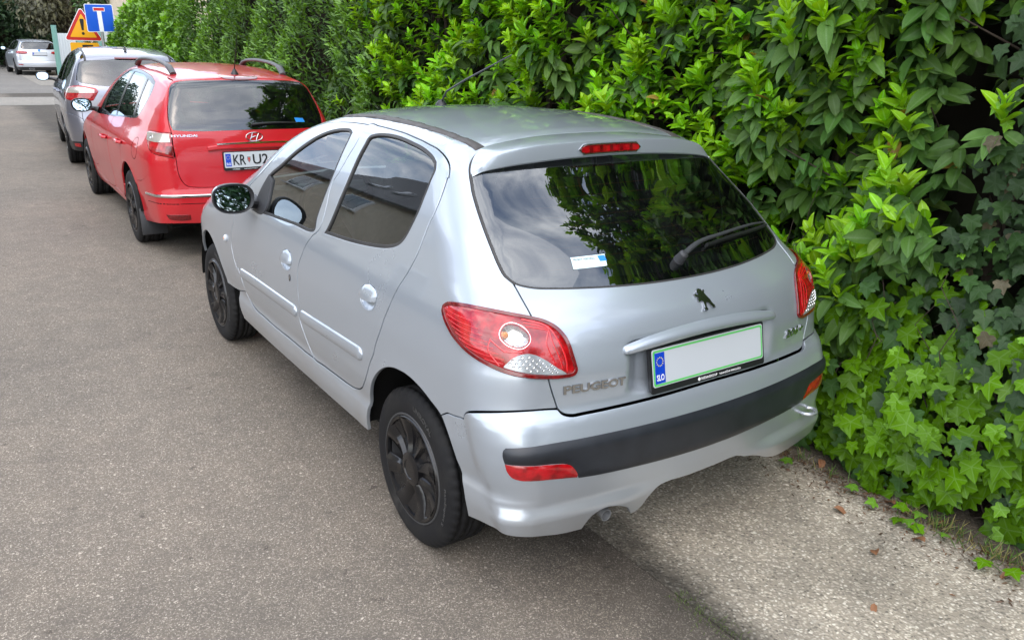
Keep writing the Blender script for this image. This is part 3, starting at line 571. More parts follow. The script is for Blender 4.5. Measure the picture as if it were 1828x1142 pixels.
def strip_stain(N, L, pos, c):
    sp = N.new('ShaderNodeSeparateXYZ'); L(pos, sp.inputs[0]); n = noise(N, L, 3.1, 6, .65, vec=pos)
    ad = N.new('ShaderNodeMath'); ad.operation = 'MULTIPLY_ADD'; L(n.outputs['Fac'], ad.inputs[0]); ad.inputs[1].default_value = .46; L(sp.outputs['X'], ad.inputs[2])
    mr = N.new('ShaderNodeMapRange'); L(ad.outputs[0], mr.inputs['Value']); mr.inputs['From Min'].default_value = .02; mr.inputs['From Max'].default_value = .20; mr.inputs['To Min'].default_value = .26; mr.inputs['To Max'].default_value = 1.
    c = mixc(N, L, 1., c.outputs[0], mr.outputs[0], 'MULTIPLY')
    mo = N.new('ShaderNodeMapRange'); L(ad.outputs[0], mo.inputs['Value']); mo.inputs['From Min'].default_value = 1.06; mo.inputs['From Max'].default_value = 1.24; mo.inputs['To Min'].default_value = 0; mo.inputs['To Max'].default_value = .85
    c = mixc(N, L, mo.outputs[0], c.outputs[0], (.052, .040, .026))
    nd = noise(N, L, 1.7, 3, .5, vec=pos); dk = ramp(N, L, nd.outputs['Fac'], [(.35, (.72, .72, .72)), (.6, (1.02, 1.02, 1.02))])
    c = mixc(N, L, 1., c.outputs[0], dk.outputs[0], 'MULTIPLY')
    return mixc(N, L, 1., c.outputs[0], (1.10, 1.08, 1.03), 'MULTIPLY')
aggregate('asphalt', 180., [(0, (.125, .112, .097)), (.3, (.185, .167, .146)), (.6, (.262, .236, .206)), (.85, (.34, .308, .27)), (1, (.50, .465, .415))], (.145, .130, .112), [(.25, (.78, .79, .80)), (.5, (.98, .975, .96)), (.75, (1.16, 1.13, 1.09))], stain=road_stain, bmp=.6)
aggregate('exposed_concrete', 92., [(0, (.15, .138, .12)), (.3, (.33, .30, .258)), (.6, (.46, .42, .362)), (.85, (.56, .52, .455)), (1, (.68, .65, .59))], (.30, .27, .228), [(.3, (.90, .90, .90)), (.7, (1.08, 1.07, 1.04))], stain=strip_stain, bmp=.55)
aggregate('far_concrete', 60., [(0, (.20, .185, .16)), (.5, (.27, .25, .22)), (.8, (.33, .305, .27)), (1, (.42, .39, .35))], (.22, .205, .18), [(.3, (.85, .85, .85)), (.7, (1.08, 1.07, 1.05))])
aggregate('far_asphalt', 90., [(0, (.14, .13, .12)), (.5, (.19, .18, .165)), (.8, (.24, .22, .20)), (1, (.3, .28, .26))], (.16, .15, .135), [(.3, (.88, .88, .88)), (.7, (1.08, 1.08, 1.07))])
def soilm():
    m = mat('soil', (.05, .037, .024), .95, 0, .2); N, L, b = nodes(m); n1 = noise(N, L, 30, 8, .7); n2 = noise(N, L, 4, 4)
    L(ramp(N, L, n1.outputs['Fac'], [(.3, (.022, .016, .011)), (.55, (.06, .045, .03)), (.75, (.13, .10, .07))]).outputs[0], b.inputs['Base Color']); bump(N, L, b, n1.outputs['Fac'], .9, .03)
soilm()
def sheet(name, x0, x1, y0, y1, z, m, nx=1, ny=1, amp=0.):
    xs = np.linspace(x0, x1, nx+1); ys = np.linspace(y0, y1, ny+1); X, Y = np.meshgrid(xs, ys)
    Z = z+amp*(np.sin(X*9.1+Y*3.3)*np.cos(Y*7.7-X*2.1)); V = np.stack([X, Y, Z], -1).reshape(-1, 3); i = np.arange((nx+1)*(ny+1)).reshape(ny+1, nx+1)
    F_ = np.stack([i[:-1, :-1], i[:-1, 1:], i[1:, 1:], i[1:, :-1]], -1).reshape(-1, 4); return mesh(name, V, F_, m)
tag(sheet('ground', -400, 400, -400, 400, -.03, 'soil'), kind='structure')
tag(sheet('road', -7.0, 3.2, -30, 26.0, 0., 'asphalt'), kind='structure')
tag(sheet('parking_strip', -.20, 1.32, -12, 8.5, .004, 'exposed_concrete'), kind='structure')
tag(sheet('concrete_crossing', -7.0, 1.6, 21.2, 24.2, .006, 'far_concrete'), kind='structure')
tag(sheet('side_road', -9.0, 9.0, 25.9, 62, .004, 'far_asphalt'), kind='structure')
tag(sheet('road_patch', .9, 3.4, 30.0, 44.0, .010, 'far_concrete'), kind='structure')
tag(sheet('hedge_bed', 1.14, 3.2, -12, 21., .010, 'soil', 12, 120, .012), kind='structure')

# ---------------------------------------------------------------- road signs
mat('sign_red', (.55, .02, .02), .35, 0, .5, .5); mat('sign_yellow', (.88, .42, .01), .4, 0, .5, .4); mat('sign_black', (.012, .012, .012), .5); mat('sign_blue', (.005, .09, .55), .35, 0, .5, .4); mat('sign_white', (.82, .83, .84), .4); mat('galvanised', (.42, .43, .44), .45, .7); mat('sign_back', (.3, .31, .32), .5, .5)
def rpoly(pts, r, n=5):
    """polygon with rounded corners"""
    out = []; m = len(pts)
    for i in range(m):
        p = Vector(pts[i]); a = (Vector(pts[i-1])-p).normalized(); b = (Vector(pts[(i+1) % m])-p).normalized(); half = a.angle(b)/2; d = r/math.tan(half)
        c = p+(a+b).normalized()*(r/math.sin(half)); s = p+a*d-c; e = p+b*d-c
        for k in range(n+1): v = s.lerp(e, k/n).normalized()*r; out.append(tuple(c+v))
    return out
def fr_sign(c, rz, tilt=0.):
    M = Matrix.Rotation(rz, 3, 'Z') @ Matrix.Rotation(tilt, 3, 'Y')
    return lambda u, v, h: tuple(Vector(c)+M @ Vector((u, -h, v)))
# blue dead-end sign
s = empty('dead_end_sign', (1.09, 17.5, 0)); tag(s, 'blue square dead-end sign with white T and red bar on a post', 'road sign')
f = fr_sign((-.012, 0, 2.02), R(4), R(-1.5)); q = .275
MB().prism(rpoly([(-q, -q), (q, -q), (q, q), (-q, q)], .03), -.006, 0, f).build('sign_edge', 'sign_white', s)
MB().prism(rpoly([(-q+.012, -q+.012), (q-.012, -q+.012), (q-.012, q-.012), (-q+.012, q-.012)], .025), .0005, .002, f).build('sign_face', 'sign_blue', s, smooth=False)
MB().prism([(-.042, -q+.014), (.042, -q+.014), (.042, .14), (-.042, .14)], .003, .0035, f).build('road_mark', 'sign_white', s, smooth=False)
MB().prism([(-.112, .135), (.112, .135), (.112, .212), (-.112, .212)], .0032, .0040, f).build('bar_edge', 'sign_white', s, smooth=False)
MB().prism([(-.102, .145), (.102, .145), (.102, .202), (-.102, .202)], .0045, .005, f).build('red_bar', 'sign_red', s, smooth=False)
b = MB(); b.tube([(0, .045, 0), (0, .045, 2.26)], .03, 14); b.build('post', 'galvanised', s)
# warning triangle above a yellow plate
s = empty('warning_sign', (.79, 18.0, 0)); tag(s, 'yellow triangular warning sign with exclamation mark above a yellow plate', 'road sign')
f = fr_sign((0, 0, 1.57), R(3)); T_ = [(-.375, 0), (.375, 0), (0, .65)]
MB().prism(rpoly([(-.385, -.012), (.385, -.012), (0, .68)], .04), -.006, 0, f).build('sign_edge', 'sign_white', s)
MB().prism(rpoly([(-.365, 0), (.365, 0), (0, .655)], .035), .0005, .002, f).build('red_border', 'sign_red', s, smooth=False)
MB().prism(rpoly([(-.265, .058), (.265, .058), (0, .535)], .012), .003, .004, f).build('sign_face', 'sign_yellow', s, smooth=False)
MB().prism([(-.020, .20), (.020, .20), (.040, .40), (.034, .43), (-.034, .43), (-.040, .40)], .005, .006, f).build('exclamation_bar', 'sign_black', s, smooth=False)
MB().prism([(.030*math.cos(t), .135+.030*math.sin(t)) for t in np.linspace(0, 2*math.pi, 17)[:-1]], .005, .006, f).build('exclamation_dot', 'sign_black', s, smooth=False)
f2 = fr_sign((0, 0, 1.32), R(3))
MB().prism(rpoly([(-.28, -.18), (.28, -.18), (.28, .20), (-.28, .20)], .03), -.004, 0, f2).build('plate', 'sign_yellow', s)
MB().prism([(-.05, .085), (.16, .085), (.16, .155), (-.05, .155)], .001, .002, f2).build('plate_symbol', 'sign_black', s, smooth=False)
MB().prism([(-.13, .02), (.16, .02), (.16, .075), (-.13, .075)], .001, .002, f2).build('plate_symbol', 'sign_black', s, smooth=False)
b = MB(); b.tube([(0, .04, 0), (0, .04, 2.2)], .025, 12); b.build('post', 'galvanised', s)

# ---------------------------------------------------------------- gate at the end of the hedge, buildings
mat('teal_paint', (.16, .33, .28), .5); mat('pale_board', (.55, .57, .55), .6)
def wallm(name, c, sc=3.):
    m = mat(name, c, .9, 0, .2); N, L, b = nodes(m); n1 = noise(N, L, sc, 7, .65); n2 = noise(N, L, 90, 3)
    L(ramp(N, L, n1.outputs['Fac'], [(.25, tuple(k*.82 for k in c)), (.7, tuple(min(1, k*1.06) for k in c))]).outputs[0], b.inputs['Base Color']); bump(N, L, b, n2.outputs['Fac'], .3, .004)
wallm('cream_wall', (.62, .53, .40)); wallm('grey_roof', (.17, .17, .175), 6); wallm('concrete_post', (.60, .60, .57)); wallm('brown_wood', (.15, .09, .05), 9); wallm('red_tile', (.30, .09, .06), 5); wallm('dark_wood', (.10, .10, .105), 9)
mat('house_glass', (.03, .04, .05), .04, 0, .8)
g = empty('garden_gate', (1.3, 20.6, 0)); tag(g, 'teal metal gate with pale boards and posts behind the road signs', 'gate')
for i, x in enumerate((-.25, .20)):
    b = MB(); b.box((x, 0, 1.0), (.12, .12, 2.0), None, 0, .01); b.build('gate_post', 'teal_paint', g)
for k in range(6):
    b = MB(); b.box((.30+.14*k, .02, .95), (.12, .03, 1.75), None, 0, .005); b.build('board', 'pale_board', g)
b = MB(); b.box((.65, .05, .35), (.85, .03, .08)); b.build('rail', 'teal_paint', g); b = MB(); b.box((.65, .05, 1.55), (.85, .03, .08)); b.build('rail', 'teal_paint', g)
p_ = empty('concrete_gate_post', (1.70, 20.2, 0)); b = MB(); b.box((0, 0, .95), (.20, .20, 1.9), None, 0, .01); b.box((0, 0, 1.93), (.24, .24, .06), None, 0, .01); b.build('shaft', 'concrete_post', p_); tag(p_, 'pale square concrete post beside the teal gate', 'post')
g = empty('open_gate_leaf', (.95, 24.3, 0), R(58)); tag(g, 'pale boarded gate leaf standing open behind the parked cars', 'gate')
for k in range(7):
    b = MB(); b.box((.08+.16*k, 0, .92), (.145, .03, 1.55), None, 0, .004); b.build('board', 'pale_board', g)
for z in (.35, 1.5): b = MB(); b.box((.56, .035, z), (1.2, .03, .09)); b.build('rail', 'teal_paint', g)
for x in (-.06, 1.2): b = MB(); b.box((x, 0, .95), (.10, .10, 1.9)); b.build('gate_post', 'teal_paint', g)
def house(name, label, loc, W, D, H, rh, wall, roof, wins, door=None, skyl=()):
    """W along y, D along x (front face at x=0 looking towards +x), gable roof ridge along y"""
    h = empty(name, loc); tag(h, label, 'house')
    b = MB(); b.box((-D/2, 0, H/2), (D, W, H)); b.add([(0, -W/2, H), (-D, -W/2, H), (-D/2, -W/2, H+rh)], [(0, 1, 2)]); b.add([(0, W/2, H), (-D, W/2, H), (-D/2, W/2, H+rh)], [(0, 2, 1)]); b.build('wall', wall, h, smooth=False)
    sl = math.hypot(D/2+.5, rh*(D/2+.5)/(D/2)); an = math.atan2(rh, D/2)
    for sd in (1, -1):
        b = MB(); c = Vector((-D/2+sd*(D/4+.25), 0, H+rh/2-.25*rh/(D/2)+.08)); b.box(c, (sl, W+.8, .14), Matrix.Rotation(sd*an, 3, 'Y')); rf = b.build('roof', roof, h)
        if sd == 1:
            for (y, t) in skyl:
                M = Matrix.Rotation(an, 3, 'Y'); cc = Vector((-D/2+D/2*t, y, H+rh*(1-t)))+M @ Vector((0, 0, .20)); b = MB(); b.box(cc, (1.1, .85, .06), M); w_ = b.build('skylight', 'sign_back', rf)
                b = MB(); b.box(cc+M @ Vector((0, 0, .04)), (.9, .65, .03), M); b.build('skylight_pane', 'house_glass', rf)
    for (y, z, w, hh) in wins:
        b = MB(); b.box((.03, y, z), (.10, w+.16, hh+.16)); wo = b.build('window', 'sign_white', h); b = MB(); b.box((.07, y-w/4, z), (.05, w/2-.05, hh)); b.box((.07, y+w/4, z), (.05, w/2-.05, hh)); b.build('pane', 'house_glass', wo)
        b = MB(); b.box((.10, y, z-hh/2-.11), (.25, w+.3, .05)); b.build('sill', 'concrete_post', wo)
    if door:
        y, w, hh = door; b = MB(); b.box((.02, y, hh/2), (.08, w, hh)); b.build('door', 'brown_wood', h)
    return h
house('house', 'cream house with grey gabled roof across the street from the cars', (-8.4, 16.0, 0), 24, 9, 5.6, 4.4, 'cream_wall', 'grey_roof', [(-8.5, 1.7, 1.3, 1.3), (-4.8, 1.7, 1.3, 1.3), (4.6, 1.7, 1.6, 1.3), (9, 1.7, 1.3, 1.3), (-8.5, 4.2, 1.3, 1.2), (-4.8, 4.2, 1.3, 1.2), (1.8, 4.2, 1.3, 1.2), (5.4, 4.2, 1.3, 1.2), (9, 4.2, 1.3, 1.2)], (1.0, 1.1, 2.1), [(-7, .6), (-3.5, .55), (0, .5), (3.5, .6), (7, .55)])
house('house', 'cream building behind the hedge, beyond the road signs', (13.2, 38.0, 0), 14, 9, 5.5, 3., 'cream_wall', 'red_tile', [(-4, 3.8, 1.2, 1.3), (-1, 3.8, 1.2, 1.3), (3, 3.8, 1.2, 1.3)])
g = empty('board_fence', (-7.4, 12.0, 0)); tag(g, 'dark vertical board fence in front of the cream house across the street', 'fence')
bb = MB(); bb.box((0, 0, .62), (.022, .135, 1.15), None, 0, .004); b0 = bb.build('board', 'dark_wood', g); b0.location = (0, -5.5, 0)
for k in range(1, 74):
    c_ = b0.copy(); COL.objects.link(c_); c_.parent = g; c_.location = (rng.normal(0, .004), -5.5+.15*k, 0)
for z in (.3, 1.0): b = MB(); b.box((-.03, 0, z), (.04, 11.2, .08)); b.build('rail', 'dark_wood', g)

# ---------------------------------------------------------------- leaves
def leafmat(name, rough=.36, trans=.28, spec=.5):
    m = mat(name, (.1, .2, .05), rough, 0, spec); N, L, b = nodes(m)
    at = N.new('ShaderNodeAttribute'); at.attribute_name = 'tone'; av = N.new('ShaderNodeAttribute'); av.attribute_name = 'vein'
    n1 = noise(N, L, 38, 4, .6); k = ramp(N, L, n1.outputs['Fac'], [(.3, (.78, .80, .74)), (.7, (1.14, 1.12, 1.1))])
    c = mixc(N, L, 1., at.outputs['Color'], k.outputs[0], 'MULTIPLY')
    hs = N.new('ShaderNodeHueSaturation'); hs.inputs['Value'].default_value = 1.35; hs.inputs['Saturation'].default_value = .82; L(c.outputs[0], hs.inputs['Color'])
    vr = ramp(N, L, av.outputs['Fac'], [(.80, (0, 0, 0)), (.97, (.75, .75, .75))]); c2 = mixc(N, L, vr.outputs[0], c.outputs[0], hs.outputs['Color']); L(c2.outputs[0], b.inputs['Base Color'])
    tr = N.new('ShaderNodeBsdfTranslucent'); h2 = N.new('ShaderNodeHueSaturation'); h2.inputs['Value'].default_value = 1.5; h2.inputs['Saturation'].default_value = 1.15; h2.inputs['Hue'].default_value = .49; L(c.outputs[0], h2.inputs['Color']); L(h2.outputs[0], tr.inputs['Color'])
    mx = N.new('ShaderNodeMixShader'); mx.inputs[0].default_value = trans; L(b.outputs[0], mx.inputs[1]); L(tr.outputs[0], mx.inputs[2]); L(mx.outputs[0], N['Material Output'].inputs['Surface'])
leafmat('laurel_leaf', .40, .24, .20); leafmat('ivy_leaf', .38, .18, .18); leafmat('small_leaf', .42, .28); leafmat('tree_leaf', .5, .25)
mat('bark', (.055, .042, .032), .9, 0, .2); mat('dead_leaf', (.22, .10, .045), .7); mat('shade_brown', (.030, .026, .020), 1., 0, .1)  # the last, a near-black brown, stands in for shade deep inside the hedges
def laurel_tpl(curl=.10, fold=.10, n=6):
    V = []; ve = []; Fc = []
    for i in range(n+1):
        t = i/n; w = .5*(math.sin(math.pi*min(1, t**.88))**.72) if 0 < t < 1 else 0.
        z = -curl*t*t*1.2
        for s in (-1, 0, 1): V.append((s*w*.46, t, z+abs(s)*fold*w)); ve.append(0. if s else 1.)
    for i in range(n):
        for s in (0, 1): a = i*3+s; Fc.append((a, a+1, a+4, a+3))
    return np.array(V), np.array(ve), np.array(Fc)
def narrow_tpl():
    V = [(0, 0, 0), (-.13, .35, .03), (0, .42, 0), (.13, .35, .03), (-.10, .7, -.01), (0, .72, -.05), (.10, .7, -.01), (0, 1, -.12)]
    return np.array(V), np.array([1, 0, 1, 0, 0, 1, 0, 1.]), np.array([(0, 2, 1, 1), (0, 3, 2, 2), (1, 2, 5, 4), (2, 3, 6, 5), (4, 5, 7, 7), (5, 6, 7, 7)])
def ivy_tpl(k=0):
    tip = [(0, .02), (-.20, -.07), (-.42, .0), (-.46, .15), (-.37, .28), (-.52, .50), (-.43, .57), (-.25, .58), (-.15, .78), (0, 1.0), (.15, .78), (.25, .58), (.43, .57), (.52, .50), (.37, .28), (.46, .15), (.42, .0), (.20, -.07)]
    cen = (0, .30); V = [(0, .06, .0), (0, .30, .0)]; ve = [1., 1.]
    lob = {2: 1, 5: 1, 9: 1, 13: 1, 16: 1}
    for i, (x, y) in enumerate(tip):
        r = math.hypot(x, y-.3); z = -.26*r*r+.13*abs(x)+(.0 if i in lob else .03); V.append((x, y, z+ (.02*math.sin(i*2.3+k) ))); ve.append(1. if i in lob else 0.)
    n = len(tip); Fc = [(1, 2+i, 2+(i+1) % n, 2+(i+1) % n) for i in range(n)]
    # mid ring for a softer surface
    return np.array(V), np.array(ve), np.array(Fc)
def frames(l, n):
    l = l/np.linalg.norm(l, axis=1, keepdims=True); n = n-l*np.sum(l*n, 1, keepdims=True); n /= np.linalg.norm(n, axis=1, keepdims=True)+1e-9
    return np.stack([np.cross(l, n), l, n], 2)        # columns: across, along, up
def set_attr(me, tone, vein):
    a = me.color_attributes.new('tone', 'FLOAT_COLOR', 'POINT'); c = np.ones((len(me.vertices), 4), np.float32); c[:, :3] = tone; a.data.foreach_set('color', c.ravel())
    b = me.attributes.new('vein', 'FLOAT', 'POINT'); b.data.foreach_set('value', np.asarray(vein, np.float32))
def leaves_mesh(name, tpls, pos, M, size, tone, m, parent=None):
    """many leaves in one mesh; tpls: list of templates, one picked per leaf"""
    pick = rng.integers(0, len(tpls), len(pos)); VV = []; FF = []; TT = []; EE = []; base = 0
    for k, (tv, ve, tf) in enumerate(tpls):
        i = np.where(pick == k)[0]
        if not len(i): continue
        W = np.einsum('nij,vj->nvi', M[i], tv)*size[i][:, None, None]+pos[i][:, None, :]
        VV.append(W.reshape(-1, 3)); FF.append((tf[None]+(np.arange(len(i))*len(tv))[:, None, None]+base).reshape(-1, tf.shape[1])); base += len(i)*len(tv)
        TT.append(np.repeat(tone[i], len(tv), 0)); EE.append(np.tile(ve, len(i)))
    V = np.concatenate(VV); Fq = np.concatenate(FF); tri = Fq[:, 2] == Fq[:, 3]
    T3 = np.concatenate([Fq[~tri][:, [0, 1, 2]], Fq[~tri][:, [0, 2, 3]], Fq[tri][:, :3]])
    o = mesh(name, V, T3, m, parent); set_attr(o.data, np.concatenate(TT), np.concatenate(EE)); return o
def single_leaves(name, tpls, pos, M, size, tone, m, parent):
    """each leaf its own object sharing a few meshes"""
    order = np.argsort(tone[:, 1]); bank = []; nb = 14
    grp = np.array_split(order, nb)
    for k, g in enumerate(grp):
        tv, ve, tf = tpls[k % len(tpls)]; me = bpy.data.meshes.new(name); me.from_pydata(tv.tolist(), [], [tuple(dict.fromkeys(map(int, f))) for f in tf]); me.materials.append(MAT[m]); me.polygons.foreach_set('use_smooth', np.ones(len(me.polygons), bool)); me.update()
        set_attr(me, np.tile(np.median(tone[g], 0), (len(tv), 1)), ve)
        for i in g:
            o = bpy.data.objects.new(name, me); X = Matrix(M[i].tolist()).to_4x4(); o.matrix_world = Matrix.Translation(pos[i]) @ X @ Matrix.Scale(float(size[i]), 4); COL.objects.link(o); o.parent = parent
            o.matrix_parent_inverse = parent.matrix_world.inverted()
def hx(y): return 1.06+.016*np.clip(y, 0, 30)
CAMP = np.array(cam.matrix_world.translation)
def in_view(P):
    Mi = np.array(cam.matrix_world.inverted()); q = P@Mi[:3, :3].T+Mi[:3, 3]; u = 1434.28*q[:, 0]/-q[:, 2]; v = 1434.28*q[:, 1]/-q[:, 2]
    return (np.abs(u) < 950) & (np.abs(v) < 600) & (q[:, 2] < 0), u+914, 571-v
def split(parent, tpls, pos, M, size, tone, m, n_single=300, name='leaf', front=None):
    vis, u, v = in_view(pos); d = np.linalg.norm(pos-CAMP, axis=1)
    score = np.where(vis, size/d, 0)*(front if front is not None else 1.)
    hidden = (u < 1250) & (v > 200) & (v < 900); score = np.where(hidden & (u > 560), 0, score)
    idx = np.argsort(-score)[:n_single]; sel = np.zeros(len(pos), bool); sel[idx] = True
    single_leaves(name, tpls, pos[sel], M[sel], size[sel], tone[sel], m, parent)
    o = leaves_mesh('foliage', tpls, pos[~sel], M[~sel], size[~sel], tone[~sel], m, parent); tag(o, kind='stuff')
def rnd(n, s=1.): return rng.normal(0, s, (n, 3))
OUT = np.array([-1., 0, 0]); UP = np.array([0, 0, 1.])

# ---------------------------------------------------------------- cherry laurel hedge
def laurel():
    root = empty('cherry_laurel_hedge', (1.4, 1.2, 0)); tag(root, 'tall cherry laurel hedge with broad leaves and bright new shoots right of the silver car', 'hedge')
    bpy.context.view_layer.update()
    N_ = 4300
    y = rng.uniform(-1.75, 5.4, N_); z = rng.uniform(.12, 3.6, N_)
    def clump(y, z): return .13*np.sin(y*3.1+1.3)*np.sin(z*3.7+.6)+.09*np.sin(y*6.3+z*4.9)+.05*np.sin(y*11-z*9)
    keep = ~(((y < -.55) & (y > -1.9) & (z < 1.02)) & (rng.random(N_) < .9))              # ivy grows here
    keep &= ~((y < -.72) & (z < 1.75) & (rng.random(N_) < .93))
    keep &= ~((((y+.70)/.14)**2+((z-1.55)/.42)**2 < 1) & (rng.random(N_) < .97))           # dark opening
    keep &= ~((((y-.05)/.22)**2+((z-1.02)/.12)**2 < 1) & (rng.random(N_) < .75))
    keep &= ~((y > 3.7) & (rng.random(N_) < (y-3.7)/1.6))
    y, z = y[keep], z[keep]; n = len(y)
    dep = rng.exponential(.07, n); x = hx(y)+.06+dep-clump(y, z)*.9
    pos = []; L_ = []; Nn = []; S_ = []; T_ = []; fr = []
    for i in range(n):
        a = np.array([x[i], y[i], z[i]]); st = OUT*rng.uniform(.35, 1.)+UP*rng.uniform(.25, 1.1)+np.array([0, rng.normal(0, .5), 0]); st /= np.linalg.norm(st)
        e1 = np.cross(st, UP); e1 /= np.linalg.norm(e1)+1e-9; e2 = np.cross(st, e1)
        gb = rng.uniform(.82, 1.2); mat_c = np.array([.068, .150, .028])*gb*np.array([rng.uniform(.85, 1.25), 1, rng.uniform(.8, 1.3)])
        bf = np.interp(y[i], [-1.2, -.5, 0., .6, 1.4, 4.5], [.22, .34, .48, .70, .85, .80])+.35*math.sin(y[i]*2.9+z[i]*2.3)*math.sin(z[i]*4.1-y[i]*1.7)
        if rng.random() < bf:       # leafy bright shoot: broad young leaves held out flat
            tone = np.array([.23, .50, .008])*rng.uniform(.70, 1.15)*np.array([rng.uniform(.75, 1.15), 1, 1]); kk = rng.integers(8, 13); ph = rng.uniform(0, 6.28); h0 = rng.uniform(.05, .13); up = st*.8+UP*.35; up /= np.linalg.norm(up)
            b1 = np.cross(up, UP); b1 /= np.linalg.norm(b1)+1e-9; b2 = np.cross(up, b1)
            for j in range(kk):
                t = j/(kk-1); an = ph+j*2.4; rad = b1*math.cos(an)+b2*math.sin(an)
                l = rad*(1.15-.5*t)+up*(.35+.8*t)+OUT*.25+UP*rng.uniform(-.35, .25); nn = UP*1.0+OUT*rng.uniform(.25, .8)+rng.normal(0, .2, 3)-rad*.3*t
                pos.append(a-st*.05+up*h0*t); L_.append(l); Nn.append(nn); S_.append(rng.uniform(.060, .095)*(1-.15*t)); T_.append(tone*(.52+.55*t)*(1 if t > .35 else .75)); fr.append(1.1-dep[i])
            continue
        k = rng.integers(6, 10); ph = rng.uniform(0, 6.28)
        for j in range(k):          # mature leaves, lying outward and drooping
            an = ph+j*2.4; rad = e1*math.cos(an)+e2*math.sin(an)
            l = OUT*rng.uniform(.25, .8)+rad*.9+np.array([0, 0, -rng.uniform(.15, .95)]); nn = OUT*.75+UP*rng.uniform(.25, .9)+rng.normal(0, .22, 3)
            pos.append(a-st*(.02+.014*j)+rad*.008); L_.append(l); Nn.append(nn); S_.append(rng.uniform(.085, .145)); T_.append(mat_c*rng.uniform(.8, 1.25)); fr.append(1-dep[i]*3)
        if rng.random() < .62 and dep[i] < .17:
            tone = np.array([.25, .49, .014])*rng.uniform(.75, 1.18)*np.array([rng.uniform(.78, 1.15), 1, 1]); kk = rng.integers(5, 10); up = (st*.55+UP*.75); up /= np.linalg.norm(up); b1 = np.cross(up, OUT+.01); b1 /= np.linalg.norm(b1); b2 = np.cross(up, b1); ph = rng.uniform(0, 6.28); h0 = rng.uniform(.03, .10)
            for j in range(kk):
                t = j/(kk-1); an = ph+j*2.4; rad = b1*math.cos(an)+b2*math.sin(an); op = 1.15-.75*t
                l = up+rad*op; nn = up*op-rad*.9+OUT*.25
                pos.append(a+st*.01+up*h0*t); L_.append(l); Nn.append(nn); S_.append(rng.uniform(.075, .125)*(1-.25*t)); T_.append(tone*(.80+.28*t)); fr.append(1.15)
    pos = np.array(pos); M = frames(np.array(L_), np.array(Nn)); S_ = np.array(S_); T_ = np.array(T_); fr = np.array(fr)
    # brown and yellowing leaves
    k = rng.random(len(T_)) < .006; T_[k] = np.array([.30, .20, .04])
    tp = [laurel_tpl(.10, .22), laurel_tpl(.25, .14), laurel_tpl(.02, .30), laurel_tpl(.35, .24)]
    split(root, tp, pos, M, S_, T_, 'laurel_leaf', 300, front=np.clip(fr, .1, 1.2))
    # inner layers, sparse and deep
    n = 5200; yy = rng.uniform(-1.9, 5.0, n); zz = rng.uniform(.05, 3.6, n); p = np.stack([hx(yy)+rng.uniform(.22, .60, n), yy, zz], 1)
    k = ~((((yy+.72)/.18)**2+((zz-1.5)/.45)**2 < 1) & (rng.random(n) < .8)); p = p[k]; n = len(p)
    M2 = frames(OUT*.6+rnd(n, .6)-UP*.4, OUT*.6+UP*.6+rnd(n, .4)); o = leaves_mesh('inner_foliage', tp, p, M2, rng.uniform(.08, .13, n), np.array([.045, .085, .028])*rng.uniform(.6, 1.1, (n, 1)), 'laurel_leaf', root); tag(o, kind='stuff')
    # stems
    for k in range(26):
        y0 = -1.75+k*.27+rng.normal(0, .05); x0 = float(hx(y0))+rng.uniform(.35, .55); pts = [(x0+rng.normal(0, .03), y0+.10*t*rng.normal(0, .5), 3.5*t) for t in np.linspace(0, 1, 8)]
        WMB().tube(pts, [.028-.018*t for t in np.linspace(0, 1, 8)], 7).build('stem', 'bark', root)
    tw = WMB()
    for k in range(240):
        y0 = rng.uniform(-1.8, 4.5); z0 = rng.uniform(.2, 3.3); x0 = float(hx(y0))+.5; a = np.array([x0, y0, z0]); b_ = a+np.array([-rng.uniform(.25, .5), rng.normal(0, .2), rng.uniform(.05, .4)]); tw.tube([a, (a+b_)/2+rng.normal(0, .03, 3), b_], [.007, .005, .003], 5, cap=False)
    tag(tw.build('twigs', 'bark', root), kind='stuff')
    mass = sheet_x('shade_backing', 1.95, -2.2, 5.6, 0, 3.7, 'shade_brown', root)  # bumpy dark sheet added behind the leaves as the hedge's inner shade
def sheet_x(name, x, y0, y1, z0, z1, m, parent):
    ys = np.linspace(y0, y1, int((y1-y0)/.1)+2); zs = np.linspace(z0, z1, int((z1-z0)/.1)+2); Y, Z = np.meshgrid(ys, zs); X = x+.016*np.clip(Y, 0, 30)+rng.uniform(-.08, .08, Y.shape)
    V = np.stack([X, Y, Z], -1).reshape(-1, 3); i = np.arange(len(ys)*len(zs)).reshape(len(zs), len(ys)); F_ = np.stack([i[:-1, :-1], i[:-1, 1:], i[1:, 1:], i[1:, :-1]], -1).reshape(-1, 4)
    # closed: give the dark backing thickness
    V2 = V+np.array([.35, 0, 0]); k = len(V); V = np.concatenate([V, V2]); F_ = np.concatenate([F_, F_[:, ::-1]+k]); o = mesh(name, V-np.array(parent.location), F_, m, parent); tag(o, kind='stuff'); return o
_ol = leaves_mesh
def leaves_mesh(name, tpls, pos, M, size, tone, m, parent=None):
    return _ol(name, tpls, pos-(np.array(parent.location) if parent else 0), M, size, tone, m, parent)
class WMB(MB):
    """built in world coordinates under an unrotated parent"""
    def build(s, name, mats, parent=None, **k):
        if parent is not None: l = parent.location; s.v = [(x-l.x, y-l.y, z-l.z) for x, y, z in s.v]
        return MB.build(s, name, mats, parent, **k)

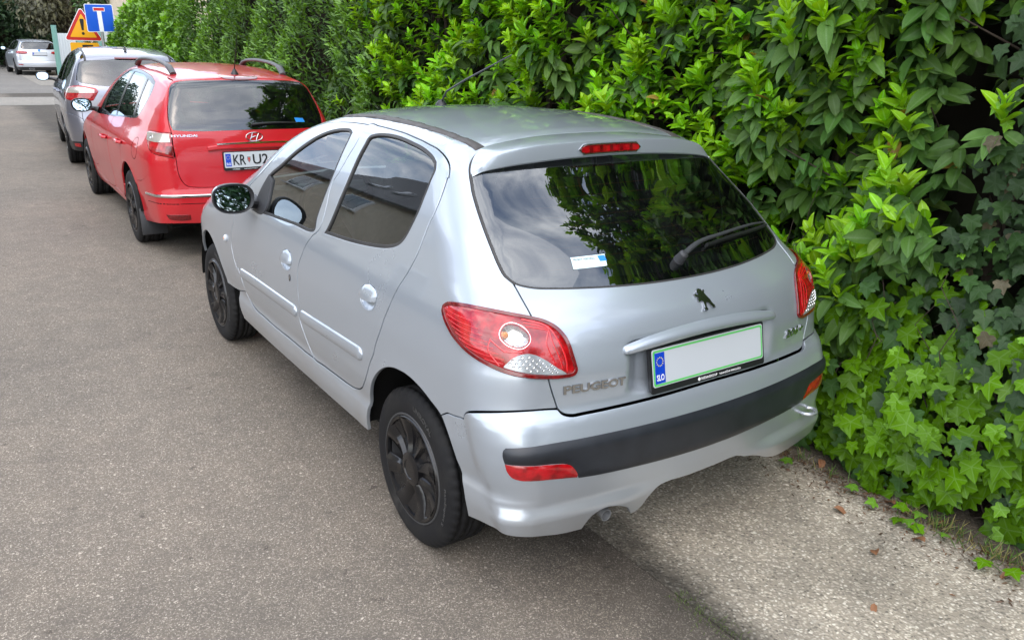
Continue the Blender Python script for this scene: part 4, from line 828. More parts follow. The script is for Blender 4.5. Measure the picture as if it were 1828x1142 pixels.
# ---------------------------------------------------------------- ivy
def ivy():
    root = empty('ivy', (1.15, -.9, 0)); tag(root, 'ivy with glossy lobed leaves covering the foot of the hedge behind the silver car', 'ivy')
    bpy.context.view_layer.update()
    P = []; L_ = []; Nn = []; S_ = []; T_ = []
    n = 5600; y = rng.uniform(-2.4, 1.3, n); z = rng.uniform(.02, 1.9, n)
    lim = np.where(y < -.75, 1.95, np.interp(y, [-.75, -.3, .2, 1.3], [.95, .72, .62, .35]))+rng.normal(0, .06, n); k = (z < lim)
    k &= ~((((y+.72)/.15)**2+((z-1.5)/.42)**2 < 1) & (rng.random(n) < .9))
    y, z = y[k], z[k]; n = len(y)
    bulge = .13*np.exp(-((z-.35)/.35)**2)+.05*np.sin(y*7+z*5)+.03*np.sin(y*15-z*11)
    x = hx(y)+.03-bulge+rng.exponential(.055, n)
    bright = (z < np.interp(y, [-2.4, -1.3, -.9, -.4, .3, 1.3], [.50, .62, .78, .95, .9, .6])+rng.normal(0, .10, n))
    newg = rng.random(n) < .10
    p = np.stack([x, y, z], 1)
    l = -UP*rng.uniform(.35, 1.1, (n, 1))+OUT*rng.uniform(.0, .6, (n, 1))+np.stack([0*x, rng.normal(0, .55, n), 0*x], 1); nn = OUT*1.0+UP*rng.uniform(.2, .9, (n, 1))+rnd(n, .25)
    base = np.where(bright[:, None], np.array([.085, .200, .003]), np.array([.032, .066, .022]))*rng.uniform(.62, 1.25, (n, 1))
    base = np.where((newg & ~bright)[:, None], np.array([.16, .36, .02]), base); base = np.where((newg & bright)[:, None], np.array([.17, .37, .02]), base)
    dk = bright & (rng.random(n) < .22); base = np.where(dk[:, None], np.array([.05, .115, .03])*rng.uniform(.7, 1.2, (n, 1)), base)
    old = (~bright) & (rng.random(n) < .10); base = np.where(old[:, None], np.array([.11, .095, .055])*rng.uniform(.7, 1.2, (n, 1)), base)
    size = np.where(bright, rng.uniform(.055, .105, n), rng.uniform(.050, .085, n))*np.where(newg, .6, 1.)
    # runners creeping on to the pavement
    m = 20; yr = rng.uniform(-1.7, .3, m); xr = hx(yr)-.13-rng.uniform(0, .10, m); pr = np.stack([xr, yr, rng.uniform(.015, .05, m)], 1); lr = OUT+np.stack([0*xr, rng.normal(0, .8, m), rng.normal(0, .1, m)], 1); nr = UP+OUT*.3+rnd(m, .2)
    p = np.concatenate([p, pr]); l = np.concatenate([l, lr]); nn = np.concatenate([nn, nr]); size = np.concatenate([size, rng.uniform(.04, .07, m)]); base = np.concatenate([base, np.array([.13, .29, .025])*rng.uniform(.7, 1.1, (m, 1))])
    tp = [ivy_tpl(0), ivy_tpl(1.7), ivy_tpl(3.1)]
    dz = np.concatenate([x-(hx(y)-bulge), np.zeros(m)])
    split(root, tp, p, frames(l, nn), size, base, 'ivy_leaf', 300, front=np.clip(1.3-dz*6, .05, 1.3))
    st = WMB()
    for k in range(70):
        y0 = rng.uniform(-2.2, 1.0); z0 = 0; q = [(float(hx(y0))+.05, y0, 0.02)]
        for t in range(9): q.append((q[-1][0]+rng.normal(0, .02)+.004, q[-1][1]+rng.normal(0, .06), q[-1][2]+rng.uniform(.05, .14)))
        st.tube(q, [.0034-.0002*t for t in range(10)], 5, cap=False)
    tag(st.build('vine_stems', 'bark', root), kind='stuff')

# ---------------------------------------------------------------- small-leaved hedge further along, and behind the viewer
def small_hedge(name, label, y0, y1, count, tpl, s0, s1, cA, cB, hfun, seed_clump, m='small_leaf', back=True):
    root = empty(name, (1.5, (y0+y1)/2, 0)); tag(root, label, 'hedge'); bpy.context.view_layer.update()
    n = count; y = rng.uniform(y0, y1, n); h = hfun(y); z = .05+(h-.05)*rng.random(n)**.92
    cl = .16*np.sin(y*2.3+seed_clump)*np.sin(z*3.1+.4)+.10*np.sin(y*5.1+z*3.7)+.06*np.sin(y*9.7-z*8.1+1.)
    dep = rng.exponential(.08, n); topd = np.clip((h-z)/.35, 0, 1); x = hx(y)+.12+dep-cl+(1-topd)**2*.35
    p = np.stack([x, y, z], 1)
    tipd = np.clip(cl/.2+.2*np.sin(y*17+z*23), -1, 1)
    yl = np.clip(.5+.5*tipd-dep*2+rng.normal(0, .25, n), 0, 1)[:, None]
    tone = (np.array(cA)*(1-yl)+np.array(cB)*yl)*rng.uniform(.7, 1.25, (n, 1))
    l = UP*rng.uniform(-.4, 1.0, (n, 1))+OUT*rng.uniform(.1, .9, (n, 1))+np.stack([0*x, rng.normal(0, .7, n), 0*x], 1); nn = OUT*.6+UP*.8+rnd(n, .35)
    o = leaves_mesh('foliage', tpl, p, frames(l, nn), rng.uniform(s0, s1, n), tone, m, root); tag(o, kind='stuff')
    for k in range(int((y1-y0)/.7)):
        yy = y0+.35+k*.7; xx = float(hx(yy))+.55; pts = [(xx+rng.normal(0, .04), yy+rng.normal(0, .05), float(hfun(np.array([yy]))[0])*t*.92) for t in np.linspace(0, 1, 6)]; WMB().tube(pts, [.03-.02*t for t in np.linspace(0, 1, 6)], 6).build('stem', 'bark', root)
    sheet_x('shade_backing', 1.75, y0, y1, 0, float(np.min(hfun(np.linspace(y0, y1, 20))))-.25, 'shade_brown', root); return root  # dark sheet behind the foliage, its colour standing in for inner shade
def run_veg():
    laurel(); ivy()
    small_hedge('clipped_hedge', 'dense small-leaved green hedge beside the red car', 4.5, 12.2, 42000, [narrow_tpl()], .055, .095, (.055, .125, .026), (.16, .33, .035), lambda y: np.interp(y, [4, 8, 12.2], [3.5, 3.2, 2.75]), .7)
    small_hedge('light_green_hedge', 'lighter leafy hedge further along, behind the roof of the grey car', 11.8, 19.2, 24000, [laurel_tpl(.2, .1, 3)], .075, .13, (.08, .18, .030), (.21, .42, .045), lambda y: np.interp(y, [11.8, 15, 17.5, 19.2], [2.75, 2.5, 2.2, 1.9]), 2.1)
    small_hedge('tall_hedge', 'tall dark hedge behind the viewer, seen only as a reflection in the rear window', -9.5, -1.9, 11000, [laurel_tpl(.15, .1, 3)], .10, .16, (.035, .075, .025), (.08, .17, .035), lambda y: 3.9+.35*np.sin(y*1.9), 4.0)

# ---------------------------------------------------------------- trees
def tree(name, label, loc, H, crown_z, rad, count, leaf, cA, cB, droop=0., trunk=.16, blobs=14):
    root = empty(name, loc); tag(root, label, 'tree', 'trees at the end of the street'); bpy.context.view_layer.update()
    b = MB(); pts = [(rng.normal(0, .06)*t, rng.normal(0, .06)*t, H*.85*t) for t in np.linspace(0, 1, 7)]; b.tube(pts, [trunk*(1-.8*t) for t in np.linspace(0, 1, 7)], 9)
    B = []
    for k in range(blobs):
        an = rng.uniform(0, 6.28); zz = crown_z+(H-crown_z)*rng.uniform(.0, .92); rr = rad*rng.uniform(.2, .85)*math.sqrt(max(.1, 1-((zz-crown_z)/(H-crown_z))**2)); c = np.array([rr*math.cos(an), rr*math.sin(an), zz]); B.append((c, rad*rng.uniform(.32, .55)))
        b.tube([(0, 0, zz*.72), tuple(c*np.array([.5, .5, .9])), tuple(c)], [trunk*.35, trunk*.2, .015], 6)
    b.build('trunk', 'bark', root)
    P = []; Q = []
    for c, r in B:
        k = count//blobs; d = rnd(k); d /= np.linalg.norm(d, axis=1, keepdims=True); P.append(c+d*(r*rng.uniform(.55, 1.1, (k, 1)))*np.array([1, 1, .75])); Q.append(d)
    P = np.concatenate(P); Q = np.concatenate(Q); n = len(P); t = rng.random((n, 1))
    o = _ol('crown', [laurel_tpl(.25, .1, 2)], P, frames(Q*.7+rnd(n, .5)-UP*droop, Q+UP*.7+rnd(n, .3)), rng.uniform(leaf*.7, leaf*1.3, n), (np.array(cA)*(1-t)+np.array(cB)*t)*rng.uniform(.75, 1.2, (n, 1)), 'tree_leaf', root); tag(o, kind='stuff')
    return root
def run_trees():
    D1, D2 = (.018, .045, .018), (.05, .10, .035); G1, G2 = (.03, .07, .025), (.09, .17, .05)
    tree('broadleaf_tree', 'dark broadleaf tree at the far left edge, behind the white estate car', (-2.6, 47, 0), 6.0, .4, 3.6, 8500, .32, D1, D2)
    tree('broadleaf_tree', 'dense dark tree standing straight behind the white estate car', (1.2, 49, 0), 6.5, .4, 3.8, 9000, .32, D1, D2)
    tree('broadleaf_tree', 'brownish sparse tree left of the triangular warning sign', (3.6, 43, 0), 6, 1.0, 2.3, 4200, .24, (.05, .05, .03), (.12, .12, .06), .4)
    tree('broadleaf_tree', 'light green tree rising behind the blue sign', (4.4, 36, 0), 4.6, .6, 1.6, 4200, .20, G1, G2)
    tree('broadleaf_tree', 'dark tree just right of the blue sign, before the cream building', (5.6, 42, 0), 5.5, .8, 1.7, 3800, .24, D1, G2)
    tree('broadleaf_tree', 'tall dark tree at the far left, furthest from the cars', (-7.0, 51, 0), 6.5, .4, 4.4, 9000, .36, D1, G1)
    tree('broadleaf_tree', 'tall leafy tree further back up the street behind the viewer', (-4.5, -13, 0), 7, .6, 3.4, 7000, .30, D1, G2)
    tree('broadleaf_tree', 'second tall leafy tree behind the viewer, nearer the hedge', (-1.0, -15, 0), 7.5, .6, 3.6, 8000, .30, D1, G2)
    hr = empty('evergreen_hedge', (-4, 54, 0)); tag(hr, 'dark evergreen hedge closing off the end of the street', 'hedge'); n = 13000
    P = np.stack([rng.uniform(-12, 12, n), rng.exponential(.25, n)-.3, rng.uniform(.1, 5.5, n)], 1); tt = rng.random((n, 1))
    o = _ol('foliage', [laurel_tpl(.2, .1, 2)], P, frames(rnd(n), np.array([0, -1., .8])+rnd(n, .4)), rng.uniform(.22, .40, n), (np.array(D1)*(1-tt)+np.array(D2)*tt)*rng.uniform(.7, 1.2, (n, 1)), 'tree_leaf', hr); tag(o, kind='stuff')
    b = MB(); b.box((0, .9, 2.6), (24, .6, 5.2)); tag(b.build('shade_backing', 'shade_brown', hr), kind='stuff')  # dark box behind the foliage, painting the shade between its leaves
    b = MB(); b.box((0, 0, 1.1), (16, .3, 2.2)); w = b.build('boundary_wall', 'dark_wood'); w.location = (-2, 57, 0); tag(w, 'dark garden wall behind the trees at the end of the street', 'wall')
run_veg(); run_trees()
# ---------------------------------------------------------------- litter and grass along the hedge
def litter():
    tp = laurel_tpl(.5, .3, 4)
    spots = [(1.02, -.60), (.93, -.84), (.98, -1.02), (.70, -.72), (.55, -1.0), (.86, -1.32), (.30, -1.15), (1.0, -.45), (.92, -1.22), (.78, -1.05)]
    lab = ['fallen brown leaf at the foot of the ivy nearest the bumper', 'reddish dry leaf on the concrete under the ivy edge', 'dry brown leaf under the overhanging ivy', 'small brown leaf in the middle of the pale concrete', 'curled ochre leaf on the concrete nearest the road joint', 'reddish strip of bark by the right edge of the picture', 'small dry leaf close to the mossy joint', 'dead leaf beneath the rear bumper corner', 'dark brown leaf right beneath the ivy runners', 'pale dry leaf on the concrete before the ivy']
    for i, (x, y) in enumerate(spots):
        me = bpy.data.meshes.new('fallen_leaf'); V = tp[0]*np.array([1.2, 1, 1])*rng.uniform(.030, .065); me.from_pydata(V.tolist(), [], [tuple(map(int, f)) for f in tp[2]]); me.materials.append(MAT['dead_leaf']); o = bpy.data.objects.new('fallen_leaf', me); o.location = (x, y, .022); o.rotation_euler = (rng.normal(0, .2), rng.normal(0, .2), rng.uniform(0, 6.28)); COL.objects.link(o); tag(o, lab[i], 'leaf', 'fallen leaves')
    # crumbs of bark, seeds and grit
    n = 2400; yy = rng.uniform(-2.2, 1.2, n); xx = hx(yy)-.10-rng.exponential(.07, n); s_ = rng.uniform(.003, .012, n); M = frames(rnd(n)*np.array([1, 1, .15]), UP+rnd(n, .3))
    o = _ol('plant_litter', [narrow_tpl()], np.stack([xx, yy, 0*xx+.010], 1), M, s_*2.2, np.array([.12, .065, .035])*rng.uniform(.4, 1.6, (n, 1)), 'tree_leaf'); tag(o, 'brown crumbs of bark and dry leaf along the foot of the hedge', kind='stuff')
    n = 330; yy = np.concatenate([rng.normal(-1.02, .07, 130), rng.normal(-.35, .2, 60), rng.normal(-1.25, .06, 90), rng.uniform(-2, .5, 50)]); xx = hx(yy)-.09-np.abs(rng.normal(0, .05, n)); l = UP+rnd(n, .55)
    o = _ol('grass', [narrow_tpl()], np.stack([xx, yy, 0*xx+.004], 1), frames(l, rnd(n))*np.array([.22, 1, 1]), rng.uniform(.03, .085, n), np.where(rng.random((n, 1)) < .45, np.array([.30, .26, .10]), np.array([.10, .19, .03]))*rng.uniform(.6, 1.2, (n, 1)), 'tree_leaf'); tag(o, 'thin grass tufts at the foot of the hedge', kind='stuff')
    n = 500; yy = rng.uniform(-1.15, -.75, n); xx = -.20+rng.normal(0, .03, n); o = _ol('moss', [narrow_tpl()], np.stack([xx, yy, 0*xx+.003], 1), frames(UP+rnd(n, .8), rnd(n))*np.array([.4, 1, 1]), rng.uniform(.008, .022, n), np.array([.10, .15, .03])*rng.uniform(.5, 1.2, (n, 1)), 'tree_leaf'); tag(o, 'moss in the joint between road and concrete', kind='stuff')
litter()

# ---------------------------------------------------------------- car pieces shared by every car
def sm(a, b, x):
    t = np.clip((x-a)/(b-a), 0, 1); return t*t*(3-2*t)
def wheel_set(car_root, ax, spots, Rt, Rr, wid, xo, style, text=None, nspoke=7):
    """tyre + hubcap; spots: (y, side) ; xo outer face of the rim"""
    n = 192
    hw = wid/2
    prof = [(Rr-.012, -hw+.012), (Rr+.002, -hw+.004), (Rr+.022, -hw-.002), (Rt-.042, -hw-.003), (Rt-.020, -hw+.003), (Rt-.007, -hw+.012)]
    tread = [(-hw+.022, 1), (-hw+.034, 1), (-hw+.036, 2), (-hw+.044, 2), (-hw+.046, 0), (-.016, 0), (-.014, 2), (-.006, 2), (-.004, 0), (.004, 0), (.006, 2), (.014, 2), (.016, 0), (hw-.046, 0), (hw-.044, 2), (hw-.036, 2), (hw-.034, 1), (hw-.022, 1)]
    prof2 = [(r, -h) for r, h in prof[::-1]]
    rows = [(r, h, 3) for r, h in prof]+[(Rt, h, k) for h, k in tread]+[(r, h, 3) for r, h in prof2]
    m = len(rows); th = np.arange(n)*2*np.pi/n
    V = np.zeros((n, m, 3))
    for j, (r, h, k) in enumerate(rows):
        rr = np.full(n, r)
        if k == 2: rr -= .006
        if k == 1: rr -= .0055*((np.arange(n) % 4) == 0)
        if k == 0: rr -= .0045*((np.arange(n)+int(h*200)) % 8 == 0)
        if k == 3 and (j == 5 or j == m-6): rr -= .005*((np.arange(n) % 4) == 0)
        V[:, j, 0] = h; V[:, j, 1] = rr*np.cos(th); V[:, j, 2] = rr*np.sin(th)
    idx = np.arange(n*m).reshape(n, m); a = idx[:, :-1]; b = idx[:, 1:]; c = np.roll(idx, -1, 0)[:, 1:]; d = np.roll(idx, -1, 0)[:, :-1]
    TF = np.stack([a, b, c, d], -1).reshape(-1, 4)
    tyre_me = None; out = []
    for i, (y, sd) in enumerate(spots):
        w = bpy.data.objects.new('wheel', None); w.empty_display_size = .05; link(w, car_root)
        w.location = (sd*(xo-hw), y, Rt-.004); w.rotation_euler = (0.35+i*1.1, 0, 0) if sd < 0 else (0.35+i*1.1, 0, math.pi)
        if i == 0:
            objs = [mesh('tyre', V.reshape(-1, 3), TF, 'tyre_rubber', w)]
            # rim behind
            b_ = MB(); b_.lathe([(Rr-.004, -hw+.010), (Rr-.02, -hw+.016), (Rr-.03, -hw+.05), (.09, -hw+.06), (.0, -hw+.055)], 48)
            b_.lathe([(Rr-.004, hw-.010), (Rr-.02, hw-.016), (.05, hw-.02), (0, hw-.02)], 32)
            objs.append(b_.build('rim', 'rim_dark', w))
            b_ = MB(); b_.lathe([(Rr-.002, -hw+.006), (Rr+.001, -hw-.0005), (Rr+.006, -hw-.0015), (Rr+.009, -hw+.004)], 64); objs.append(b_.build('rim_edge', 'rim_edge', w))
            hub = MB()
            hub.lathe([(Rr+.001, -hw+.006), (Rr-.001, -hw-.003), (Rr-.006, -hw-.006), (Rr-.014, -hw-.003), (Rr-.016, -hw+.014)], 64)
            hub.lathe([(.062, -hw+.02), (.060, -hw-.004), (.045, -hw-.010), (.036, -hw-.010), (.034, -hw-.007), (0, -hw-.007)], 32)
            for k in range(nspoke):
                a0 = 2*math.pi*k/nspoke; N_ = 7; Vs = []; Fs = []
                for q in range(N_):
                    t = q/(N_-1); r = .05+(Rr-.058)*t; tw = style*t*t; half = math.pi/nspoke*(.66-.16*t+.12*t*t)
                    hh = -hw-.004-.003*t+.012*math.sin(t*math.pi)
                    for s_, dz in ((-1, .014), (-.62, .002), (.62, -.002), (1, .012)):
                        an = a0+tw+half*s_; Vs.append((hh+dz, r*math.cos(an), r*math.sin(an)))
                for q in range(N_-1):
                    for s_ in range(3): Fs.append((q*4+s_, q*4+s_+1, q*4+5+s_, q*4+4+s_))
                Vb = [(x+.022, yy, zz) for x, yy, zz in Vs]; nn = len(Vs)
                Fs += [tuple(nn+i_ for i_ in f[::-1]) for f in Fs]
                for q in range(N_-1):
                    Fs.append((q*4, q*4+4, nn+q*4+4, nn+q*4)); Fs.append((q*4+3, nn+q*4+3, nn+q*4+7, q*4+7))
                hub.add(Vs, Fs)
            objs.append(hub.build('hubcap', 'hubcap_black', w, auto=50))
            out.append(objs)
        else:
            for o in out[0]:
                c_ = o.copy(); COL.objects.link(c_); c_.parent = w
        if text and sd < 0:
            for (tx, a_mid, r0, hgt, wd) in text:
                def fr(u, v, h, a_mid=a_mid, r0=r0, wd=wd):
                    an = a_mid+(u-wd/2)/(r0+.01); r = r0+v; return (-hw-.0032-h, -r*math.sin(an), r*math.cos(an))
                t_ = lettering('tyre_lettering', tx, fr, wd, hgt, 'tyre_print', w, .0012)
                t_.rotation_euler = (-w.rotation_euler.x, 0, 0)
    return out
mat('tyre_print', (.055, .054, .052), .7)
def seat(parent, x, y, z, w=.50, m='seat_cloth'):
    b = MB()
    rx = Matrix.Rotation(R(14), 3, 'X')
    b.box((x, y, z), (w, .50, .16), None, 0, .05); b.box((x, y-.30, z+.33), (w*.95, .14, .62), rx, 0, .05)
    b.box((x, y-.41, z+.72), (.25, .10, .15), rx, 0, .04)
    for s_ in (-.06, .06): b.tube([(x+s_, y-.37, z+.58), (x+s_, y-.40, z+.72)], .007, 6)
    return b.build('seat', m, parent)
def interior(parent, y0, y1, hw, belt, zf, seat_rows, wheel_y, light_roof=None):
    """floor pan, door cards' dark mass, dashboard, seats, steering wheel"""
    b = MB(); b.box((0, (y0+y1)/2, zf), (hw*2, y1-y0, .10)); b.box((0, (y0+y1)/2+.2, zf+.1), (.25, y1-y0-.6, .14))
    b.build('floor_pan', 'liner', parent)
    b = MB(); b.box((0, wheel_y+.32, belt-.16), (hw*1.9, .46, .34), Matrix.Rotation(R(-8), 3, 'X'), 0, .06); b.build('dashboard', 'cabin_plastic', parent)
    b = MB(); c = Vector((-.36, wheel_y, belt-.02)); rx = Matrix.Rotation(R(-62), 3, 'X')
    ring = [c+rx @ Vector((.185*math.cos(t), .185*math.sin(t), 0)) for t in np.linspace(0, 2*math.pi, 33)]
    b.tube(ring, .016, 8, cap=False)
    for t in (R(200), R(340), R(270)): b.tube([c+rx @ Vector((.18*math.cos(t), .18*math.sin(t), 0)), c+rx @ Vector((0, 0, -.02))], .014, 6)
    b.tube([c, c+rx @ Vector((0, 0, -.30))], .03, 8); b.build('steering_wheel', 'cabin_plastic', parent)
    for (yy, n_) in seat_rows:
        for x in ((-.36, .36) if n_ == 2 else (-.42, 0, .42)): seat(parent, x, yy, zf+.20, .50 if n_ == 2 else .44)
def wheelhouse(parent, y, sd, zc, Rw, x0, x1):
    b = MB(); b.lathe([(Rw, x0), (Rw+.005, (x0+x1)/2), (Rw, x1)], 28, 'x', (0, y, zc), ang=math.pi)
    b.lathe([(Rw, x1), (.05, x1)], 28, 'x', (0, y, zc), ang=math.pi)
    if sd > 0: b.v = [(-x, yy, z) for x, yy, z in b.v]
    return b.build('wheel_arch_liner', 'liner', parent)
def door_mirror(parent, c, w, h, arm_to, caps, glassm='mirror_glass', yawd=0):
    """housing (rounded lens shape), mirror glass, arm; faces backward (-y)"""
    cx, cy, cz = c
    for sd in (1, -1):
        g = bpy.data.objects.new('door_mirror', None); g.empty_display_size = .05; link(g, parent)
        nseg = 28; V = []; Fc = []
        rows = [(0.985, -.002), (1.0, .006), (1.0, .02), (.94, .045), (.78, .075), (.5, .095), (.0, .10)]
        def pt(k, s_, d_):
            t = 2*math.pi*k/nseg; u = math.copysign(abs(math.cos(t))**.82, math.cos(t)); v = math.copysign(abs(math.sin(t))**.82, math.sin(t))
            return (cx+u*w/2*s_*(1+.06*v), cy+d_-u*.011, cz+v*h/2*s_)
        for s_, d_ in rows:
            for k in range(nseg): V.append(pt(k, s_, d_))
        for r in range(len(rows)-1):
            for k in range(nseg): Fc.append((r*nseg+k, r*nseg+(k+1) % nseg, (r+1)*nseg+(k+1) % nseg, (r+1)*nseg+k))
        body = [f for f in Fc]; 
        b = MB(); b.add(V, body)
        b.m = [(1 if (V[f[0]][2] > cz+h*.05 and V[f[0]][1] > cy+.012) else 0) for f in body]
        b.add([pt(k, .985, -.002) for k in range(nseg)]+[pt(k, .80, .020) for k in range(nseg)], [(k, (k+1) % nseg, nseg+(k+1) % nseg, nseg+k) for k in range(nseg)])
        def tl(p): return (p[0], p[1]+.006+.12*(p[2]-cz), p[2])
        gl = MB(); gl.add([tl(pt(k, .82, .006)) for k in range(nseg)]+[(cx, cy+.011, cz)], [(k, (k+1) % nseg, nseg) for k in range(nseg)])
        ar = MB(); ar.tube([(cx+w*.30, cy+.05, cz-h*.22), ((cx+w*.4+arm_to[0])/2, cy+.055, cz-h*.28), arm_to], [.035, .032, .045], 10, flat=.75)
        for q in (b, gl, ar):
            if sd < 0: q.v = [(-x, y, z) for x, y, z in q.v]
        b.build('housing', ['black_plastic', caps], g, auto=60); gl.build('mirror_glass', glassm, g); ar.build('arm', 'black_plastic', g)
def number_plate(parent, frame, W, H, border, txt=None, dealer=None, blank=False, seal=False):
    """plate with euro band; frame(u,v,h), u from the plate's centre"""
    def rr(w, h, r=.008, n=4):
        out = []
        for cx, cy, a0 in ((w/2-r, h/2-r, 0), (-w/2+r, h/2-r, 90), (-w/2+r, -h/2+r, 180), (w/2-r, -h/2+r, 270)):
            for k in range(n+1): a = R(a0+90*k/n); out.append((cx+r*math.cos(a), cy+r*math.sin(a)))
        return out
    g = bpy.data.objects.new('number_plate', None); g.empty_display_size = .05; link(g, parent)
    MB().prism([(u, v-.008) for u, v in rr(W+.016, H+.028)], -.012, .002, frame).build('plate_holder', 'plate_black', g)
    MB().prism(rr(W, H), .0025, .0045, frame).build('plate', 'plate_white', g)
    if border:
        o = rr(W-.006, H-.006); i = rr(W-.018, H-.018); n = len(o); b = MB()
        b.add([frame(u, v, .0052) for u, v in o]+[frame(u, v, .0052) for u, v in i], [(k, (k+1) % n, n+(k+1) % n, n+k) for k in range(n)]); b.build('plate_border', border, g, smooth=False)
    x0 = -W/2+.010; x1 = x0+.042; hh = H/2-.011
    MB().prism([(x0, -hh), (x1, -hh), (x1, hh), (x0, hh)], .005, .0058, frame).build('euro_band', 'plate_blue', g, smooth=False)
    xc = (x0+x1)/2
    for k in range(12):
        a = R(30*k); cx, cy = xc+.0135*math.cos(a), hh*.42+.0135*math.sin(a)
        MB().prism([(cx+(.0026 if q % 2 == 0 else .0011)*math.cos(R(90+36*q)), cy+(.0026 if q % 2 == 0 else .0011)*math.sin(R(90+36*q))) for q in range(10)], .0059, .0063, frame).build('star', 'plate_yellow', g, smooth=False)
    lettering('country_letters', 'SLO', lambda u, v, h: frame(xc-.016+u, -hh+.009+v, .006+h), .032, .020, 'print_white', g, .0006, .02)
    if txt:
        for (t_, u0, w_) in txt: lettering('plate_letters', t_, lambda u, v, h, u0=u0: frame(u0+u, -.040+v, .006+h), w_, .080, 'plate_black', g, .0012, .012)
    if seal is not False:
        MB().prism([(seal-.014, .022), (seal-.014, -.006), (seal, -.026), (seal+.014, -.006), (seal+.014, .022)], .0055, .006, frame).build('plate_seal', 'clear_grey', g, smooth=False)
        MB().prism([(seal-.003, .018), (seal-.003, -.018), (seal+.003, -.018), (seal+.003, .018)], .0062, .0066, frame).build('seal_mark', 'plate_red', g, smooth=False)
        MB().prism([(seal-.010, .008), (seal-.010, .002), (seal+.010, .002), (seal+.010, .008)], .0067, .007, frame).build('seal_mark', 'plate_red', g, smooth=False)
    if dealer:
        for (t_, u0, w_) in dealer: lettering('holder_letters', t_, lambda u, v, h, u0=u0: frame(u0+u, -H/2-.017+v, .0025+h), w_, .0085, 'print_white', g, .0004, .01)
        if blank: MB().prism([(-.055+.006*math.cos(R(a)), -H/2-.0125+.006*math.sin(R(a))) for a in range(0, 360, 30)], .0025, .003, frame).build('holder_mark', 'print_white', g, smooth=False)
    return g
def strip_on(name, ch, line, w, hgt, m, parent, off=0., mirror=False):
    """thin raised strip along an open chart line"""
    L = smooth_poly(line, .02, False); P = ch.P(L); N = ch.car.N(P); T = np.gradient(P, axis=0); T /= np.linalg.norm(T, axis=1, keepdims=True); S_ = np.cross(T, N)
    V = []; Fc = []; prof = [(-.5, -.004), (-.5, hgt*.6), (-.25, hgt), (.25, hgt), (.5, hgt*.6), (.5, -.004)]; k = len(prof)
    for p, n_, s_ in zip(P, N, S_):
        for a, b in prof: V.append(p+s_*a*w+n_*(b+off))
    for i in range(len(P)-1):
        for j in range(k-1): Fc.append((i*k+j, i*k+j+1, (i+1)*k+j+1, (i+1)*k+j))
    Fc += [tuple(range(k)), tuple((len(P)-1)*k+j for j in range(k-1, -1, -1))]
    b = MB(); b.add(V, Fc); o = b.build(name, m, parent)
    if mirror:
        b.v = [(-x, y, z) for x, y, z in b.v]; b.build(name, m, parent)
    return o

def moulding(name, ch, line, w, hgt, m, parent, mirror=None):
    """rub strip with rounded section and rounded ends"""
    L = smooth_poly(line, .012, False); P = ch.P(L); N = ch.car.N(P); T = np.gradient(P, axis=0); T /= np.linalg.norm(T, axis=1, keepdims=True); S_ = np.cross(T, N)
    s_ = np.concatenate([[0], np.cumsum(np.linalg.norm(np.diff(P, axis=0), axis=1))]); e = np.minimum(s_, s_[-1]-s_); k = np.sqrt(np.clip(1-(1-np.clip(e/(w*.55), 0, 1))**2, 0, 1))
    th = np.linspace(0, math.pi, 11); V = []; Fc = []; n = len(th)
    for p, nn, sd, kk in zip(P, N, S_, k):
        for t in th: V.append(p+sd*math.cos(t)*w/2*max(kk, .02)+nn*(hgt*math.sin(t)**.75*max(kk, .02)-.001))
    for i in range(len(P)-1):
        for j in range(n-1): Fc.append((i*n+j, i*n+j+1, (i+1)*n+j+1, (i+1)*n+j))
    b = MB(); b.add(V, Fc); o = b.build(name, m, parent, auto=80)
    if mirror is not None:
        c_ = o.copy(); COL.objects.link(c_); c_.parent = mirror; c_.scale = (-1, 1, 1)
    return o

